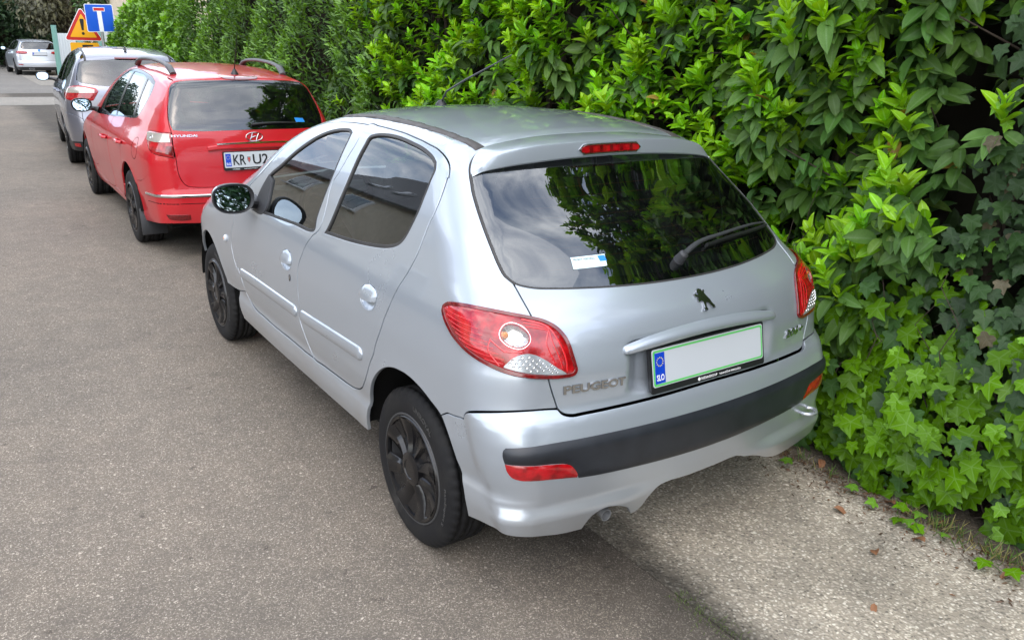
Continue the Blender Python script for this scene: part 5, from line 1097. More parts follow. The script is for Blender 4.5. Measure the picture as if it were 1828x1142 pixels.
# ---------------------------------------------------------------- the silver hatchback
def silver_car():
    S0 = Car(P206); ch0 = Chart(S0, 'wrap')
    def recess(x, z): return .030*sm(.350, .285, np.abs(x))*sm(.692, .715, z)*sm(.868, .846, z)   # plate hollow in the tailgate
    ps = dict(P206); ps['dR'] = [recess]; S = Car(ps); ch = Chart(S, 'wrap'); tp = Chart(S, 'top'); fc = Chart(S, 'front')
    root = empty('parked_hatchback', (0, 0, 0)); tag(root, 'silver five-door hatchback with black hubcaps parked nearest, its number plate blank', 'car')
    A = S.p['cx']+S.p['La']
    def sq(y, z): return (-(A+y-(float(S.Rz(z))+S.p['cb'])), z)
    def mir(L): return [(-q, z) for q, z in L][::-1]
    def q3(P): return [tuple(p) for p in S.unchart(np.array(P))]
    def arch(yc, zc, a, b): return [sq(yc+a*math.cos(t), zc+b*math.sin(t)) for t in np.linspace(-.35, math.pi+.35, 44)]+[sq(yc-a*.9, .12), sq(yc+a*.9, .12)]
    PM = ('silver_paint', 'liner')
    light = SD['light']; lightR = mir(light)
    tgl = SD['tg_left']; low = [p for p in SD['tg_low'] if p[0] < -.03]; low = sorted(low[:5], key=lambda p: -p[1])+sorted(low[5:], key=lambda p: p[0])
    low = [p if i < 5 else (p[0], .668+.012*(1-min(1, abs(p[0])/.55))) for i, p in enumerate(low)]
    tail = tgl+low+mir(tgl+low)
    gi = [i for i, p in enumerate(tgl) if p[1] >= 1.03][-1]+1
    gb = [(-.575, 1.026), (-.545, 1.0165), (-.49, 1.0115), (-.40, 1.007), (-.28, 1.003), (-.14, 1.0005)]
    glass_l = tgl[:gi]+gb+[(-.02, 1.0)]; glass_poly = glass_l+mir(glass_l)
    rar = [sq(.298*math.cos(t), .325+.337*math.sin(t)) for t in np.linspace(-.35, 1.45, 26)]+[sq(-.04, .664), sq(-.12, .652), sq(-.19, .628), sq(-.25, .600), sq(-.285, .54), sq(-.315, .476), sq(-.34, .41), sq(-.355, .33), sq(-.36, .12), sq(.27, .12)]; far = arch(2.425, .325, .315, .337)
    # bumper
    def crease(z): return np.interp(z, [.30, .37, .42, .50, .57, .64, .70], [-.50, -.49, -.455, -.41, -.39, -.372, -.365])
    def lip(z): return sm(.405, .345, z)
    def dR(x, z): return -(.012*sm(.70, .66, z)+.022*lip(z)*(.15+.85*sm(.16, .40, np.abs(x))))
    def dW(y, z): return sm(-.01, .05, crease(z)-y)*(.012*sm(.72, .66, z)+.016*lip(z))
    pb = dict(P206); pb['dR'] = [dR]; pb['dW'] = [dW]; SB = Car(pb); cb = Chart(SB, 'wrap')
    bt = SD['bump_top']; bl = bt+[(p[0], p[1]) for p in low if p[1] < .70]
    bot = [p for p in SD['bump_bot']]; bs = SD['bump_side']
    left_bot = [p for p in bot if p[0] < .16]; right_bot = [(.20, .352), (.26, .338), (.34, .305), (.42, .285), (.50, .283), (.56, .288)]
    bump = bs[::-1]+bl+mir(bl)+[(-q, z) for q, z in bs[1:]]+[(-q, z) for q, z in SD['bump_bot'][1:3]]+right_bot[::-1]+left_bot[1:][::-1]
    panel('rear_bumper', cb, bump, [tail], PM, root, .014, .0035, gcut=.0045)
    # fender / bonnet edges
    be = [(-.735, 2.05), (-.735, 2.3), (-.722, 2.55), (-.69, 2.78), (-.62, 2.96)]
    be3 = S.top(np.array([p[0] for p in be]), np.array([p[1] for p in be]))
    beq = q3(be3)
    fd = SD['front_door']; rd = SD['rear_door']
    ff = [p for p in fd[:17]]
    fend = [ff[1]]+[sq(1.97, .965)]+beq+[sq(2.93, .70), sq(2.84, .60), sq(2.82, .50), sq(2.6, .46), sq(2.1, .43), sq(1.93, .44)]+[p for p in ff[1:] if p[1] > .455][::-1][:-1]
    panel('front_wing', ch, fend, [far], PM, root, .022, .0035, mirror=True)
    ap = [(-.527, 1.11), (-.545, 1.25), (-.585, 1.40), (-.635, 1.60), (-.685, 1.82), (-.72, 2.02)]
    ap3 = S.top(np.array([p[0] for p in ap]), np.array([p[1] for p in ap])); apq = q3(ap3)
    dl = SD['ditch_lo']; dl3 = S.top(np.array([p[0] for p in dl]), np.array([p[1] for p in dl])); dlq = q3(dl3)
    side = dlq[::-1]+apq[1:]+[sq(2.1, .93), sq(2.05, .44), sq(1.905, .445), sq(1.89, .375), sq(1.85, .305), sq(1.4, .30), sq(.9, .305), sq(.5, .31), sq(.31, .315), sq(0, .30), sq(-.3, .45), (-.35, .45), (-.33, 1.30), (-.40, 1.36)]
    panel('body_side', ch, side, [tail, bump, light, fd, rd, rar, far, fend], PM, root, .02, .001, mirror=True, gcut=.0042)
    # doors
    for nm, poly, win in (('front_door', fd, SD['fwin']), ('rear_door', rd, SD['rwin'])):
        han = SD['handle_f'] if nm == 'front_door' else SD['handle_r']
        ds = panel(nm, ch, poly, [win, han], PM, root, .02, .0044, gcut=0, mirror=True)
        wi = ch.offset(smooth_poly(win, .012), -.013)
        trs = panel('window_trim', ch, win, [[tuple(p) for p in wi]], ('trim_rubber', 'liner'), ds[0], .012, .0005, off=-.001, gcut=0, depth=.012)
        bpy.data.objects[trs.name].parent = ds[0]
        t2 = trs.copy(); t2.data = trs.data.copy(); t2.data.flip_normals(); COL.objects.link(t2); t2.parent = ds[1]; t2.scale = (-1, 1, 1)
        g = panel('window_glass', ch, [tuple(p) for p in wi], [], ('window_glass', 'window_glass'), ds[0], .03, -.002, off=-.007, depth=.003, solid=False)
        g2 = g.copy(); COL.objects.link(g2); g2.parent = ds[1]; g2.scale = (-1, 1, 1)
        # handle: dished recess with a lifted cap over the upper part
        hp = np.array(han); hc = hp.mean(0); sp_ = smooth_poly(han, .008)
        P0 = ch.P(sp_); c3 = P0.mean(0); nn = S.N(c3[None])[0]; b = MB(); V = []; Fc = []; K = len(sp_)
        for k_, (f_, dep) in enumerate(((1.02, .001), (.93, -.006), (.7, -.015), (.35, -.020), (0, -.021))):
            for p in P0: V.append(c3+(p-c3)*f_+nn*dep)
        for r_ in range(4):
            for i in range(K): Fc.append((r_*K+i, r_*K+(i+1) % K, (r_+1)*K+(i+1) % K, (r_+1)*K+i))
        b.add(V, Fc); hr = b.build('handle_recess', 'silver_paint', ds[0], auto=80)
        up = P0[:, 2] > c3[2]-.002
        rows = []; zmax = P0[:, 2].max()-c3[2]
        ys = np.linspace(P0[:, 1].min()-c3[1], P0[:, 1].max()-c3[1], 13)
        V = []; Fc = []
        for i, t in enumerate(np.linspace(0, 1, 7)):      # from lower lip to top edge
            zz = c3[2]-.004+(zmax+.004)*t
            # width of outline at this height
            wgt = []
            for j in range(K):
                a, b2 = P0[j], P0[(j+1) % K]
                if (a[2]-zz)*(b2[2]-zz) <= 0 and a[2] != b2[2]: wgt.append(a[1]+(b2[1]-a[1])*(zz-a[2])/(b2[2]-a[2]))
            y0_, y1_ = (min(wgt), max(wgt)) if len(wgt) > 1 else (c3[1]-.005, c3[1]+.005)
            for j in range(13):
                u = -1+2*j/12; yy = (y0_+y1_)/2+u*(y1_-y0_)/2*1.0
                bulge = .019*math.sqrt(max(0, 1-u*u))*math.cos(t*math.pi/2)**.6 if t < 1 else 0
                px = float(S.side(np.array([yy]), np.array([zz]))[0, 0]); V.append((px-bulge-.001, yy, zz+(-.006*(1-u*u) if i == 0 else 0)))
        for i in range(6):
            for j in range(12): Fc.append((i*13+j, i*13+j+1, (i+1)*13+j+1, (i+1)*13+j))
        b0 = len(V)
        for j in range(13): V.append((V[j][0]+.016, V[j][1], V[j][2]+.004))
        for j in range(12): Fc.append((j, b0+j, b0+j+1, j+1))
        b = MB(); b.add(V, Fc); hd = b.build('door_handle', 'silver_paint', ds[0], auto=70)
        for o in (hr, hd):
            c_ = o.copy(); COL.objects.link(c_); c_.parent = ds[1]; c_.scale = (-1, 1, 1)
        ml = [(1.795, .572), (1.55, .581), (1.25, .587), (.98, .592)] if nm == 'front_door' else [(.935, .593), (.70, .604), (.50, .613), (.30, .622)]
        moulding('side_moulding', ch, [sq(*p) for p in ml], .056, .013, 'silver_paint', ds[0], ds[1])
        if nm == 'front_door':
            fr = on_surface(ch, SD['lock'][0]); b = MB()
            b.prism([(.010*math.cos(t), .015*math.sin(t)) for t in np.linspace(0, 2*math.pi, 20)[:-1]], -.004, .002, fr); b.prism([(.006*math.cos(t), .010*math.sin(t)) for t in np.linspace(0, 2*math.pi, 16)[:-1]], .0021, .003, fr, 1)
            b.build('door_lock', ['grey_plastic', 'satin_chrome'], ds[0])
            # corner plate in front of the glass that carries the mirror
            w0 = smooth_poly(win, .012); tri = [p for p in SD['fwin'][-4:]]
            fr = [tuple(SD['fwin'][0])]+[tuple(p) for p in SD['fwin'][-4:][::-1]]
            cq = [SD['fwin'][0], (SD['fwin'][0][0]+.16, SD['fwin'][0][1]+.012), (SD['fwin'][16][0]+.035, SD['fwin'][16][1]-.02), SD['fwin'][16], SD['fwin'][17], SD['fwin'][18]]
            for s_ in (0, 1):
                pp = cq if s_ == 0 else [(-q, z) for q, z in cq]
                panel('mirror_mount', ch, pp, [], ('grey_plastic', 'liner'), ds[s_], .03, .001, off=.002, depth=.02)
    door_mirror(root, (-.905, 1.515, 1.003), .186, .142, (-.765, 1.62, .965), 'silver_paint')
    fr = on_surface(ch, SD['indic'][0]); b = MB(); b.lathe([(.001, .013), (.012, .012), (.019, .006), (.020, -.004)], 20, 'z'); b.v = [fr(x, y, z) for x, y, z in b.v]
    b.build('side_indicator', 'plate_white', root)
    b = MB(); b.lathe([(.001, .0145), (.005, .014), (.006, .011)], 12, 'z'); b.v = [fr(x, y, z) for x, y, z in b.v]; b.build('indicator_bulb', 'amber', root)
    # roof, ditch mouldings, windscreen, bonnet
    du = SD['ditch_up']; rt_ = [tuple(p[:2]) for p in SD['spoil_top'] if p[0] < -.02]
    rl = [(-.47, .075)]+[p for p in du[::-1][1:]]+[(-.53, 1.16)]
    rl = [(-.448, .085), (-.463, .2), (-.471, .4), (-.477, .6), (-.487, .8), (-.497, 1.0), (-.508, 1.10)]
    roof = rl+[(-.40, 1.165), (-.2, 1.20), (0, 1.21)]; roof = roof+[(-x, y) for x, y in roof[::-1]]+[(.32, .10), (0, .105), (-.32, .10)]
    panel('roof', tp, roof, [], ('silver_paint', 'cabin_light'), root, .03, .001, depth=.02)
    dm = rl+[(-.528, 1.10), (-.522, 1.0), (-.516, .8), (-.512, .6), (-.506, .4), (-.498, .2), (-.490, .075)]
    panel('roof_ditch_moulding', tp, dm, [], ('ditch_rubber', 'liner'), root, .012, 0, off=.001, depth=.008, dome=(.008, .004), mirror=True, step=.02)
    ws = [(-.545, 1.19), (-.60, 1.40), (-.655, 1.62), (-.705, 1.85), (-.735, 2.02), (-.60, 2.10), (-.3, 2.18), (0, 2.20)]
    ws = ws+[(-x, y) for x, y in ws[:-1][::-1]]+[(.3, 1.225), (0, 1.235), (-.3, 1.225)]
    panel('windscreen', tp, ws, [], ('dark_glass', 'dark_glass'), root, .05, .002, off=-.003, depth=.004, solid=False)
    bn = be[1:]+[(-.45, 3.04), (-.2, 3.09), (0, 3.10)]; bn = bn+[(-x, y) for x, y in bn[:-1][::-1]]+[(.70, 2.06), (.3, 2.21), (0, 2.23), (-.3, 2.21), (-.70, 2.06)]
    panel('bonnet', tp, bn, [], PM, root, .03, .002)
    def fq(P): return [tuple(p) for p in S.unchart_front(np.array(P))]
    fl = S.side(np.array([2.78, 2.84, 2.93]), np.array([.50, .60, .70])); lo_ = [(-1.12, .50), (-1.1, .25), (-.9, .20), (0, .20)]
    fp = fq(fl[::-1])[1:]+lo_[1:]; 
    fb = [fq(S.side(np.array([2.93]), np.array([.69])))[0], fq(S.side(np.array([2.83]), np.array([.60])))[0], fq(S.side(np.array([2.81]), np.array([.48])))[0], fq(S.side(np.array([2.80]), np.array([.25])))[0], (-.5, .20), (0, .20)]
    fb = fb+[(-q, z) for q, z in fb[:-1][::-1]]+[(.6, .73), (.2, .70), (0, .70), (-.2, .70), (-.6, .73)]
    panel('front_bumper', fc, fb, [], PM, root, .04, .002)
    # rear glass, tailgate
    tgp = panel('tailgate', ch, tail, [glass_poly, light, lightR], PM, root, .016, .0036, gcut=.001)
    inner = [tuple(p) for p in ch.offset(smooth_poly(glass_poly, .02), -.045)]
    panel('rear_window', ch, glass_poly, [], ('dark_glass', 'dark_glass'), tgp, .025, .0012, off=-.001, depth=.004, solid=False)
    panel('window_border', ch, glass_poly, [inner], ('gloss_black', 'liner'), tgp, .02, .002, off=-.0062, depth=.002, gcut=0, solid=False)
    panel('window_seal', ch, glass_poly, [[tuple(p) for p in ch.offset(smooth_poly(glass_poly, .012), -.006)]], ('trim_rubber', 'liner'), tgp, .02, .0002, off=.0, depth=.01, gcut=0, solid=False, step=.012)
    # heating wires
    for k in range(9):
        z = 1.06+k*.026; xw = .50-.11*(k/8)
        strip_on('heating_wire', ch, [(-xw, z), (-xw/2, z), (0, z), (xw/2, z), (xw, z)], .0016, .0003, 'heat_wire', tgp, off=-.0075)
    # sticker inside the glass
    stq = SD['sticker']; panel('window_sticker', ch, stq, [], ('sticker_pale', 'sticker_pale'), tgp, .05, 0, off=.0004, depth=.0003, bev=.0001, solid=False)
    panel('sticker_emblem', ch, [(stq[1][0]-.03, stq[1][1]-.003), (stq[1][0]-.004, stq[1][1]-.003), (stq[1][0]-.006, stq[1][1]-.017), (stq[1][0]-.031, stq[1][1]-.017)], [], ('sticker_blue', 'sticker_blue'), tgp, .05, 0, off=.0008, depth=.0003, bev=.0001, solid=False)
    lettering('sticker_lettering', 'PEUGEOT ASSISTANCE', conform(ch, (stq[0][0]+.006, stq[0][1]-.009), .001), .075, .005, 'plate_black', tgp, .0002)
    # rear lamps
    for sd in (0, 1):
        f_ = (lambda L: L) if sd == 0 else mir
        lt = panel('rear_lamp', ch, f_(light), [f_(SD['lens']), f_(SD['fan'])], ('lamp_red', 'liner'), root, .010, .0025, off=.002, depth=.03, dome=(.03, .007), gcut=-.001)
        ce = np.mean(np.array(f_(SD['lens'])), 0)
        lens = f_(SD['lens']); fan = f_(SD['fan'])
        panel('lamp_rim', ch, [tuple(p) for p in ch.offset(smooth_poly(f_(light), .01), -.0003)], [[tuple(p) for p in ch.offset(smooth_poly(f_(light), .01), -.009)]], ('lamp_red_dark', 'liner'), lt, .008, 0, off=.0082, depth=.004, gcut=0, solid=False, step=.008)
        panel('reversing_lens', ch, fan, [], ('clear_grey', 'liner'), lt, .012, 0, off=.0088, depth=.002, solid=False)
        fa = np.array(fan); c0 = fa.min(0); c1 = fa.max(0); hb = MB()
        poly_in = ch.offset(smooth_poly(fan, .01), -.006); row = 0; z = c0[1]
        cells = []
        while z < c1[1]:
            cells += [(q_, z) for q_ in np.arange(c0[0]+(.0055 if row % 2 else 0), c1[0], .011)]
            z += .0095; row += 1
        cells = np.array(cells); cells = cells[pip(poly_in, cells)]
        CP = ch.P(cells); CN = S.N(CP)
        for p_, n_ in zip(CP, CN):
            r_ = np.cross((0, 0, 1.), n_); r_ /= np.linalg.norm(r_); u_ = np.cross(n_, r_); p_ = p_+n_*.009
            fr = lambda a_, b_, h_: p_+r_*a_+u_*b_+n_*h_
            b0 = [(.0046*math.cos(t), .0046*math.sin(t), 0) for t in np.linspace(0, 2*math.pi, 9)[:-1]]; b1 = [(.0034*math.cos(t), .0034*math.sin(t), .0022) for t in np.linspace(0, 2*math.pi, 9)[:-1]]
            hb.add([fr(*k_) for k_ in b0+b1]+[fr(0, 0, .0008)], [(i, (i+1) % 8, 8+(i+1) % 8, 8+i) for i in range(8)]+[(8+i, 8+(i+1) % 8, 16) for i in range(8)])
        hb.build('lens_cells', 'lamp_chrome', lt)
        panel('indicator_bowl', ch, lens, [], ('lamp_chrome', 'liner'), lt, .006, 0, off=.0085, depth=.004, dome=(.030, -.022), solid=False)
        lr = [tuple(p) for p in ch.offset(smooth_poly(lens, .006), .004)]
        panel('bowl_ring', ch, lr, [lens], ('lamp_red_bright', 'liner'), lt, .006, 0, off=.0092, depth=.003, gcut=0, solid=False, step=.006)
        bc = ce+np.array([-.016 if sd == 0 else .016, .006])
        fr = on_surface(ch, tuple(bc), -.012); b = MB(); b.lathe([(.0001, .016), (.006, .013), (.010, .006), (.011, -.004)], 14, 'z'); b.v = [fr(x, y, zz) for x, y, zz in b.v]; b.build('indicator_bulb', 'amber', lt)
        panel('indicator_lens', ch, lens, [], ('lamp_cover', 'lamp_cover'), lt, .01, 0, off=.0095, depth=.001, dome=(.03, .004), solid=False)
        # bright ribs fanning out over the outer half, arc round the inner edge
        lp = ch.offset(smooth_poly(f_(light), .01), -.014); fanp = ch.offset(smooth_poly(fan, .01), .004); lensp = ch.offset(smooth_poly(lens, .01), .007)
        sg = 1 if sd == 0 else -1
        def rib(pts, w, hh=.0012, m='lamp_red_bright'):
            L = smooth_poly(pts, .004, False); ok = pip(lp, L) & ~pip(fanp, L) & ~pip(lensp, L)
            L = L[ok]
            if len(L) > 3: strip_on('lamp_rib', ch, [tuple(p) for p in L], w, hh, m, lt, .0088)
        for k in range(9):
            z0 = .945-k*.0125
            rib([(sg*(-.775+.010*k), z0-.002), (sg*(-.735+.008*k), z0-.006-.0012*k), (sg*(-.69+.008*k), z0-.012-.002*k)], .0022)
        for k, dq in enumerate((.012, .026, .040)):
            rib([(sg*(-.60), .955-dq*.6), (sg*(-.555+.0), .930-dq*.3), (sg*(-.525-dq), .885), (sg*(-.515-dq), .84), (sg*(-.520-dq*.6), .80)], .0035 if k else .005)
        rib([(sg*-.80, .93), (sg*-.785, .90), (sg*-.755, .868), (sg*-.715, .843), (sg*-.68, .828), (sg*-.655, .818)], .007)
        rib([(sg*-.66, .90), (sg*-.667, .87), (sg*-.655, .835), (sg*-.65, .825)], .004); rib([(sg*-.66, .895), (sg*-.64, .868), (sg*-.60, .868)], .004)
    # spoiler with third brake lamp
    xe = .563
    ez = pchip([0, .17, .33, .455, .533, .563], [1.351, 1.348, 1.339, 1.327, 1.313, 1.301]); cz = pchip([0, .1, .3, .40, .48, .517, .563], [1.401, 1.400, 1.393, 1.382, 1.365, 1.343, 1.302])
    tyk = pchip([0, .2, .32, .43, .47, .50, .53, .55, .565], [.092, .094, .09, .082, .074, .055, .03, .008, -.018])
    V = []; Fc = []; n = 65
    for i in range(n):
        t = -1+2*i/(n-1); x = xe*math.sin(t*math.pi/2); ax = abs(x)
        ye = -.054+.104*x*x; ec = np.array([x, ye, float(ez(ax))]); cr = np.array([x, ye+.006, float(cz(ax))])
        ty = float(tyk(ax)); tz = float(S.top(np.array([x]), np.array([ty]))[0, 2]) if ax < .47 else float(np.interp(ax, [.47, .50, .53, .55, .565], [1.373, 1.362, 1.343, 1.322, 1.302]))
        tt = np.array([x, ty, tz+.004]); mid = (tt+cr)/2+np.array([0, 0, .006*(1-(ax/xe)**2)])
        un = np.array([x*.985, ye+.06*(1-(ax/xe)**4)+.004, ec[2]-.012*(1-(ax/xe)**4)]); ct = cr+np.array([0, .010*(1-(ax/xe)**6), .0035*(1-(ax/xe)**6)]); cl_ = cr+(ec-cr)*.12+np.array([0, -.0015, 0])
        e2 = ec+np.array([0, .004, -.004*(1-(ax/xe)**6)])
        for p in (tt-np.array([0, -.01, .02]), tt, mid, ct, cr, cl_, ec*.97+cr*.03, e2, un): V.append(p)
    for i in range(n-1):
        for j in range(8): Fc.append((i*9+j, i*9+j+1, (i+1)*9+j+1, (i+1)*9+j))
    b = MB(); b.add(V, Fc); spo = b.build('tailgate_spoiler', 'silver_paint', root, auto=32)
    def bf(u, v, h): return (u, -.0545+.104*u*u-h+.006*v/.05, 1.3745+v-.10*u*u)
    def stad(w, h, n=8): 
        o = []
        for cx, a0 in ((w/2-h/2, -90), (-w/2+h/2, 90)):
            for k in range(n+1): a = R(a0+180*k/n); o.append((cx+h/2*math.cos(a), h/2*math.sin(a)))
        return o
    def curved(w, h, h0, h1, mm, nm, par):
        s_ = stad(w, h); n_ = len(s_); b = MB(); xs = np.linspace(-w/2, w/2, 15)
        def hh_(x): return h/2*math.sqrt(max(0, 1-max(0, (abs(x)-(w/2-h/2))/(h/2))**2))
        V = []; Fc = []
        for x in xs:
            k = max(hh_(x), .0005)
            for v, d_ in ((-k, h0), (-k*.92, h1), (k*.92, h1), (k, h0)): V.append(bf(x, v, d_))
        for i in range(len(xs)-1):
            for j in range(3): Fc.append((i*4+j, i*4+j+1, (i+1)*4+j+1, (i+1)*4+j))
        b.add(V, Fc); return b.build(nm, mm, par, auto=60)
    curved(.292, .038, -.002, .0015, 'satin_chrome', 'brake_lamp_surround', spo); bl_ = curved(.280, .029, .0, .004, 'lamp_red_dark', 'brake_lamp', spo)
    for k in range(6): u0 = -.118+.047*k; MB().add([bf(u0-.016, -.009, .0045), bf(u0+.016, -.009, .0045), bf(u0+.016, .009, .0045), bf(u0-.016, .009, .0045)], [(0, 1, 2, 3)]).build('brake_lamp_cell', 'lamp_red', bl_)
    # bumper strip, reflectors, exhaust, tow eye
    stp = sorted(SD['strip_t'][:3], key=lambda p: p[1])+[(-.60, .602), (-.5, .603), (-.3, .604), (0, .605)]
    stb = [(-.10, .462), (-.3, .466), (-.45, .470), (-.505, .475), (-.518, .505), (-.535, .530), (-.5887, .5435), (-.643, .546)]
    sl = stp[:-1]; strip = sl+[(0, .605)]+[(-q, z) for q, z in sl[::-1]]+[(-q, z) for q, z in stb[::-1]]+stb
    panel('bumper_strip', cb, strip, [], ('bumper_plastic', 'liner'), root, .016, 0, off=.001, depth=.006, dome=(.035, .010), solid=False)
    for sd in (1, -1):
        rf = [(sd*q, z-.003) for q, z in SD['refl']]
        panel('bumper_reflector', cb, rf, [], ('lamp_red', 'liner'), root, .012, .001, off=.0012, depth=.006, dome=(.012, .004), solid=False)
    b = MB(); b.lathe([(.020, -.05), (.0205, .12), (.0175, .12), (.016, -.05)], 24, 'y'); b.v = [(x-.40, -.64-y+.158, z+.312-.30*(y-.05)) for x, y, z in b.v]; b.build('exhaust_pipe', 'steel_wheel', root)
    b = MB(); b.lathe([(.09, -.35), (.1, -.3), (.1, .25), (.09, .3)], 24, 'x', (.0, -.35, .30)); b.build('silencer', 'steel_wheel', root)
    ring = [(.60+.030*math.cos(t), -.625-.004+.0, .435) for t in np.linspace(0, 2*math.pi, 17)]; ring = [(.585+.035*math.cos(t), -.615+.028*math.sin(t), .425) for t in np.linspace(0, 2*math.pi, 17)]
    b = MB(); b.tube(ring, .007, 6, cap=False); b.tube([(.585, -.587, .425), (.585, -.52, .425)], .008, 6); b.build('tow_eye', 'silver_paint', root)
    # handle bar over the plate, plate recess
    b = MB(); V = []; Fc = []; n = 41
    for i in range(n):
        t = -1+2*i/(n-1); x = .355*math.sin(t*math.pi/2); w = math.sqrt(max(0, 1-t*t))
        zc = .868-.030*(x/.355)**2; P0 = ch0.P(np.array([[x, zc]]))[0]
        for dz, dy in ((.018, .006), (.014, -.012*w), (.004, -.024*w), (-.010, -.027*w), (-.018, -.020*w), (-.020, .006)):
            V.append((x, P0[1]+dy-.0008, zc+dz*max(w, .05)**.7))
    for i in range(n-1):
        for j in range(5): Fc.append((i*6+j, i*6+j+1, (i+1)*6+j+1, (i+1)*6+j))
    b.add(V, Fc); b.build('tailgate_handle_bar', 'silver_paint', tgp, auto=70)
    a_ = .2; pc = np.array([0, -.6065, .7700])
    def pf(u, v, h): return (u, pc[1]+v*math.sin(a_)-h*math.cos(a_), pc[2]+v*math.cos(a_)+h*math.sin(a_)*-1+0)
    number_plate(root, pf, .52, .12, 'plate_green', None, [('REDIAGROUP', -.045, .075), ('TEHNI\u010cNI PREGLEDI', .04, .105)], True)
    # badges
    pq = SD['peugeot']; lettering('maker_badge', 'PEUGEOT', conform(ch, (-.535, .733), .0008), .182, .027, 'badge_chrome', tgp, .004, .035)
    lettering('model_badge', '206+', conform(ch, (.425, .735), .0008), .105, .030, 'badge_chrome', tgp, .004, .03, .25)
    lion = [(-19, 12), (-30, 17), (-34, 25), (-28, 29), (-20, 22), (-13, 24), (-17, 33), (-12, 41), (0, 45), (10, 41), (12, 33), (20, 40), (24, 34), (18, 26), (25, 12), (34, -2), (36, -14), (44, -24), (44, -33), (28, -32), (27, -26), (18, -12), (8, -10), (2, -24), (4, -36), (-14, -36), (-14, -30), (-7, -26), (-5, -6), (-10, 0), (-22, -4), (-28, 2), (-24, 8)]
    b = MB(); fr = on_surface(ch, (0.0, .938), .0005)
    tri = [(u*.00088, v*.00095) for u, v in lion]; vs, es, fs, *_ = delaunay_2d_cdt([Vector(p) for p in tri], [(i, (i+1) % len(tri)) for i in range(len(tri))], [], 1, 1e-6)
    nv = len(vs); b.add([fr(v.x, v.y, .005) for v in vs]+[fr(v.x*1.06, v.y*1.06, 0) for v in vs], [tuple(f) for f in fs]); ln = len(tri)
    b.f += [(i, (i+1) % ln, nv+(i+1) % ln, nv+i) for i in range(ln)]; b.m += [0]*ln; b.build('lion_badge', 'badge_chrome', tgp, auto=20)
    # rear wiper
    wp = SD['wiper']; P0 = ch.P(np.array([(wp[0][0]-.035, wp[0][1]), (wp[0][0]+.06, wp[0][1]+.022), (wp[1][0]-.02, wp[1][1]+.002), (wp[2][0]-.10, wp[2][1]+.004), (wp[2][0]-.02, wp[2][1]+.002)])); N0 = S.N(P0)
    hgt = np.array([.035, .035, .03, .026, .02]); Pw = P0+N0*hgt[:, None]; wi_ = bpy.data.objects.new('rear_wiper', None); wi_.empty_display_size = .05; link(wi_, root)
    Lw = smooth_poly([tuple(p) for p in Pw], .02, False); b = MB(); nn = len(Lw); b.tube(Lw, [.0115-.0055*(i/nn) for i in range(nn)], 10, flat=.6); b.build('wiper_arm', 'grey_plastic', wi_)
    b = MB(); fr = on_surface(ch, (wp[0][0]-.035, wp[0][1])); b.lathe([(.0001, .042), (.010, .041), (.016, .034), (.018, .01), (.020, -.002)], 20, 'z'); b.v = [fr(x, y, z) for x, y, z in b.v]; b.build('wiper_pivot', 'grey_plastic', wi_)
    Lb = ch.P(smooth_poly([(wp[0][0]+.12, wp[0][1]+.020), (wp[1][0], wp[1][1]-.006), (wp[2][0], wp[2][1]-.006)], .02, False)); Nb = S.N(Lb)
    b = MB(); b.tube(Lb+Nb*.014, .006, 6); b.tube(Lb+Nb*.005, .004, 6, flat=1.5); b.build('wiper_blade', 'black_plastic', wi_)
    zt = float(S.top(np.array([0.]), np.array([1.17]))[0, 2]); b = MB(); b.lathe([(.030, -.004), (.026, .012), (.014, .026), (.0, .03)], 16, 'z', (0, 1.17, zt)); b.tube([(0, 1.17, zt+.015), (0, 1.12, 1.50), (0, .956, 1.559), (0, .588, 1.675)], [.005, .0045, .004, .0025], 6); b.build('roof_aerial', 'black_plastic', root)
    # wheels and the rest
    wheel_set(root, None, [(0, -1), (2.443, -1), (0, 1), (2.443, 1)], .290, .195, .172, .788, .12, [('UNIROYAL', R(22), .238, .019, .135), ('RainExpert 5', R(98), .238, .016, .150)], 8)
    for y in (0.0, 2.425):
        for sd in (-1, 1): wheelhouse(root, y, sd, .325, .345, -.785, -.50)
    interior(root, -.40, 2.3, .62, .96, .24, [(1.20, 2), (.62, 3)], 1.62)
    b = MB(); b.box((0, -.18, .70), (1.15, .55, .02)); b.build('parcel_shelf', 'cabin_plastic', root).location.z = .22
    b = MB(); b.box((0, 1.25, .25), (1.30, 3.3, .10)); b.box((0, -.40, .42), (1.0, .2, .1)); b.build('underbody', 'liner', root)
    return root
mat('heat_wire', (.25, .09, .04), .5)
silver_car()

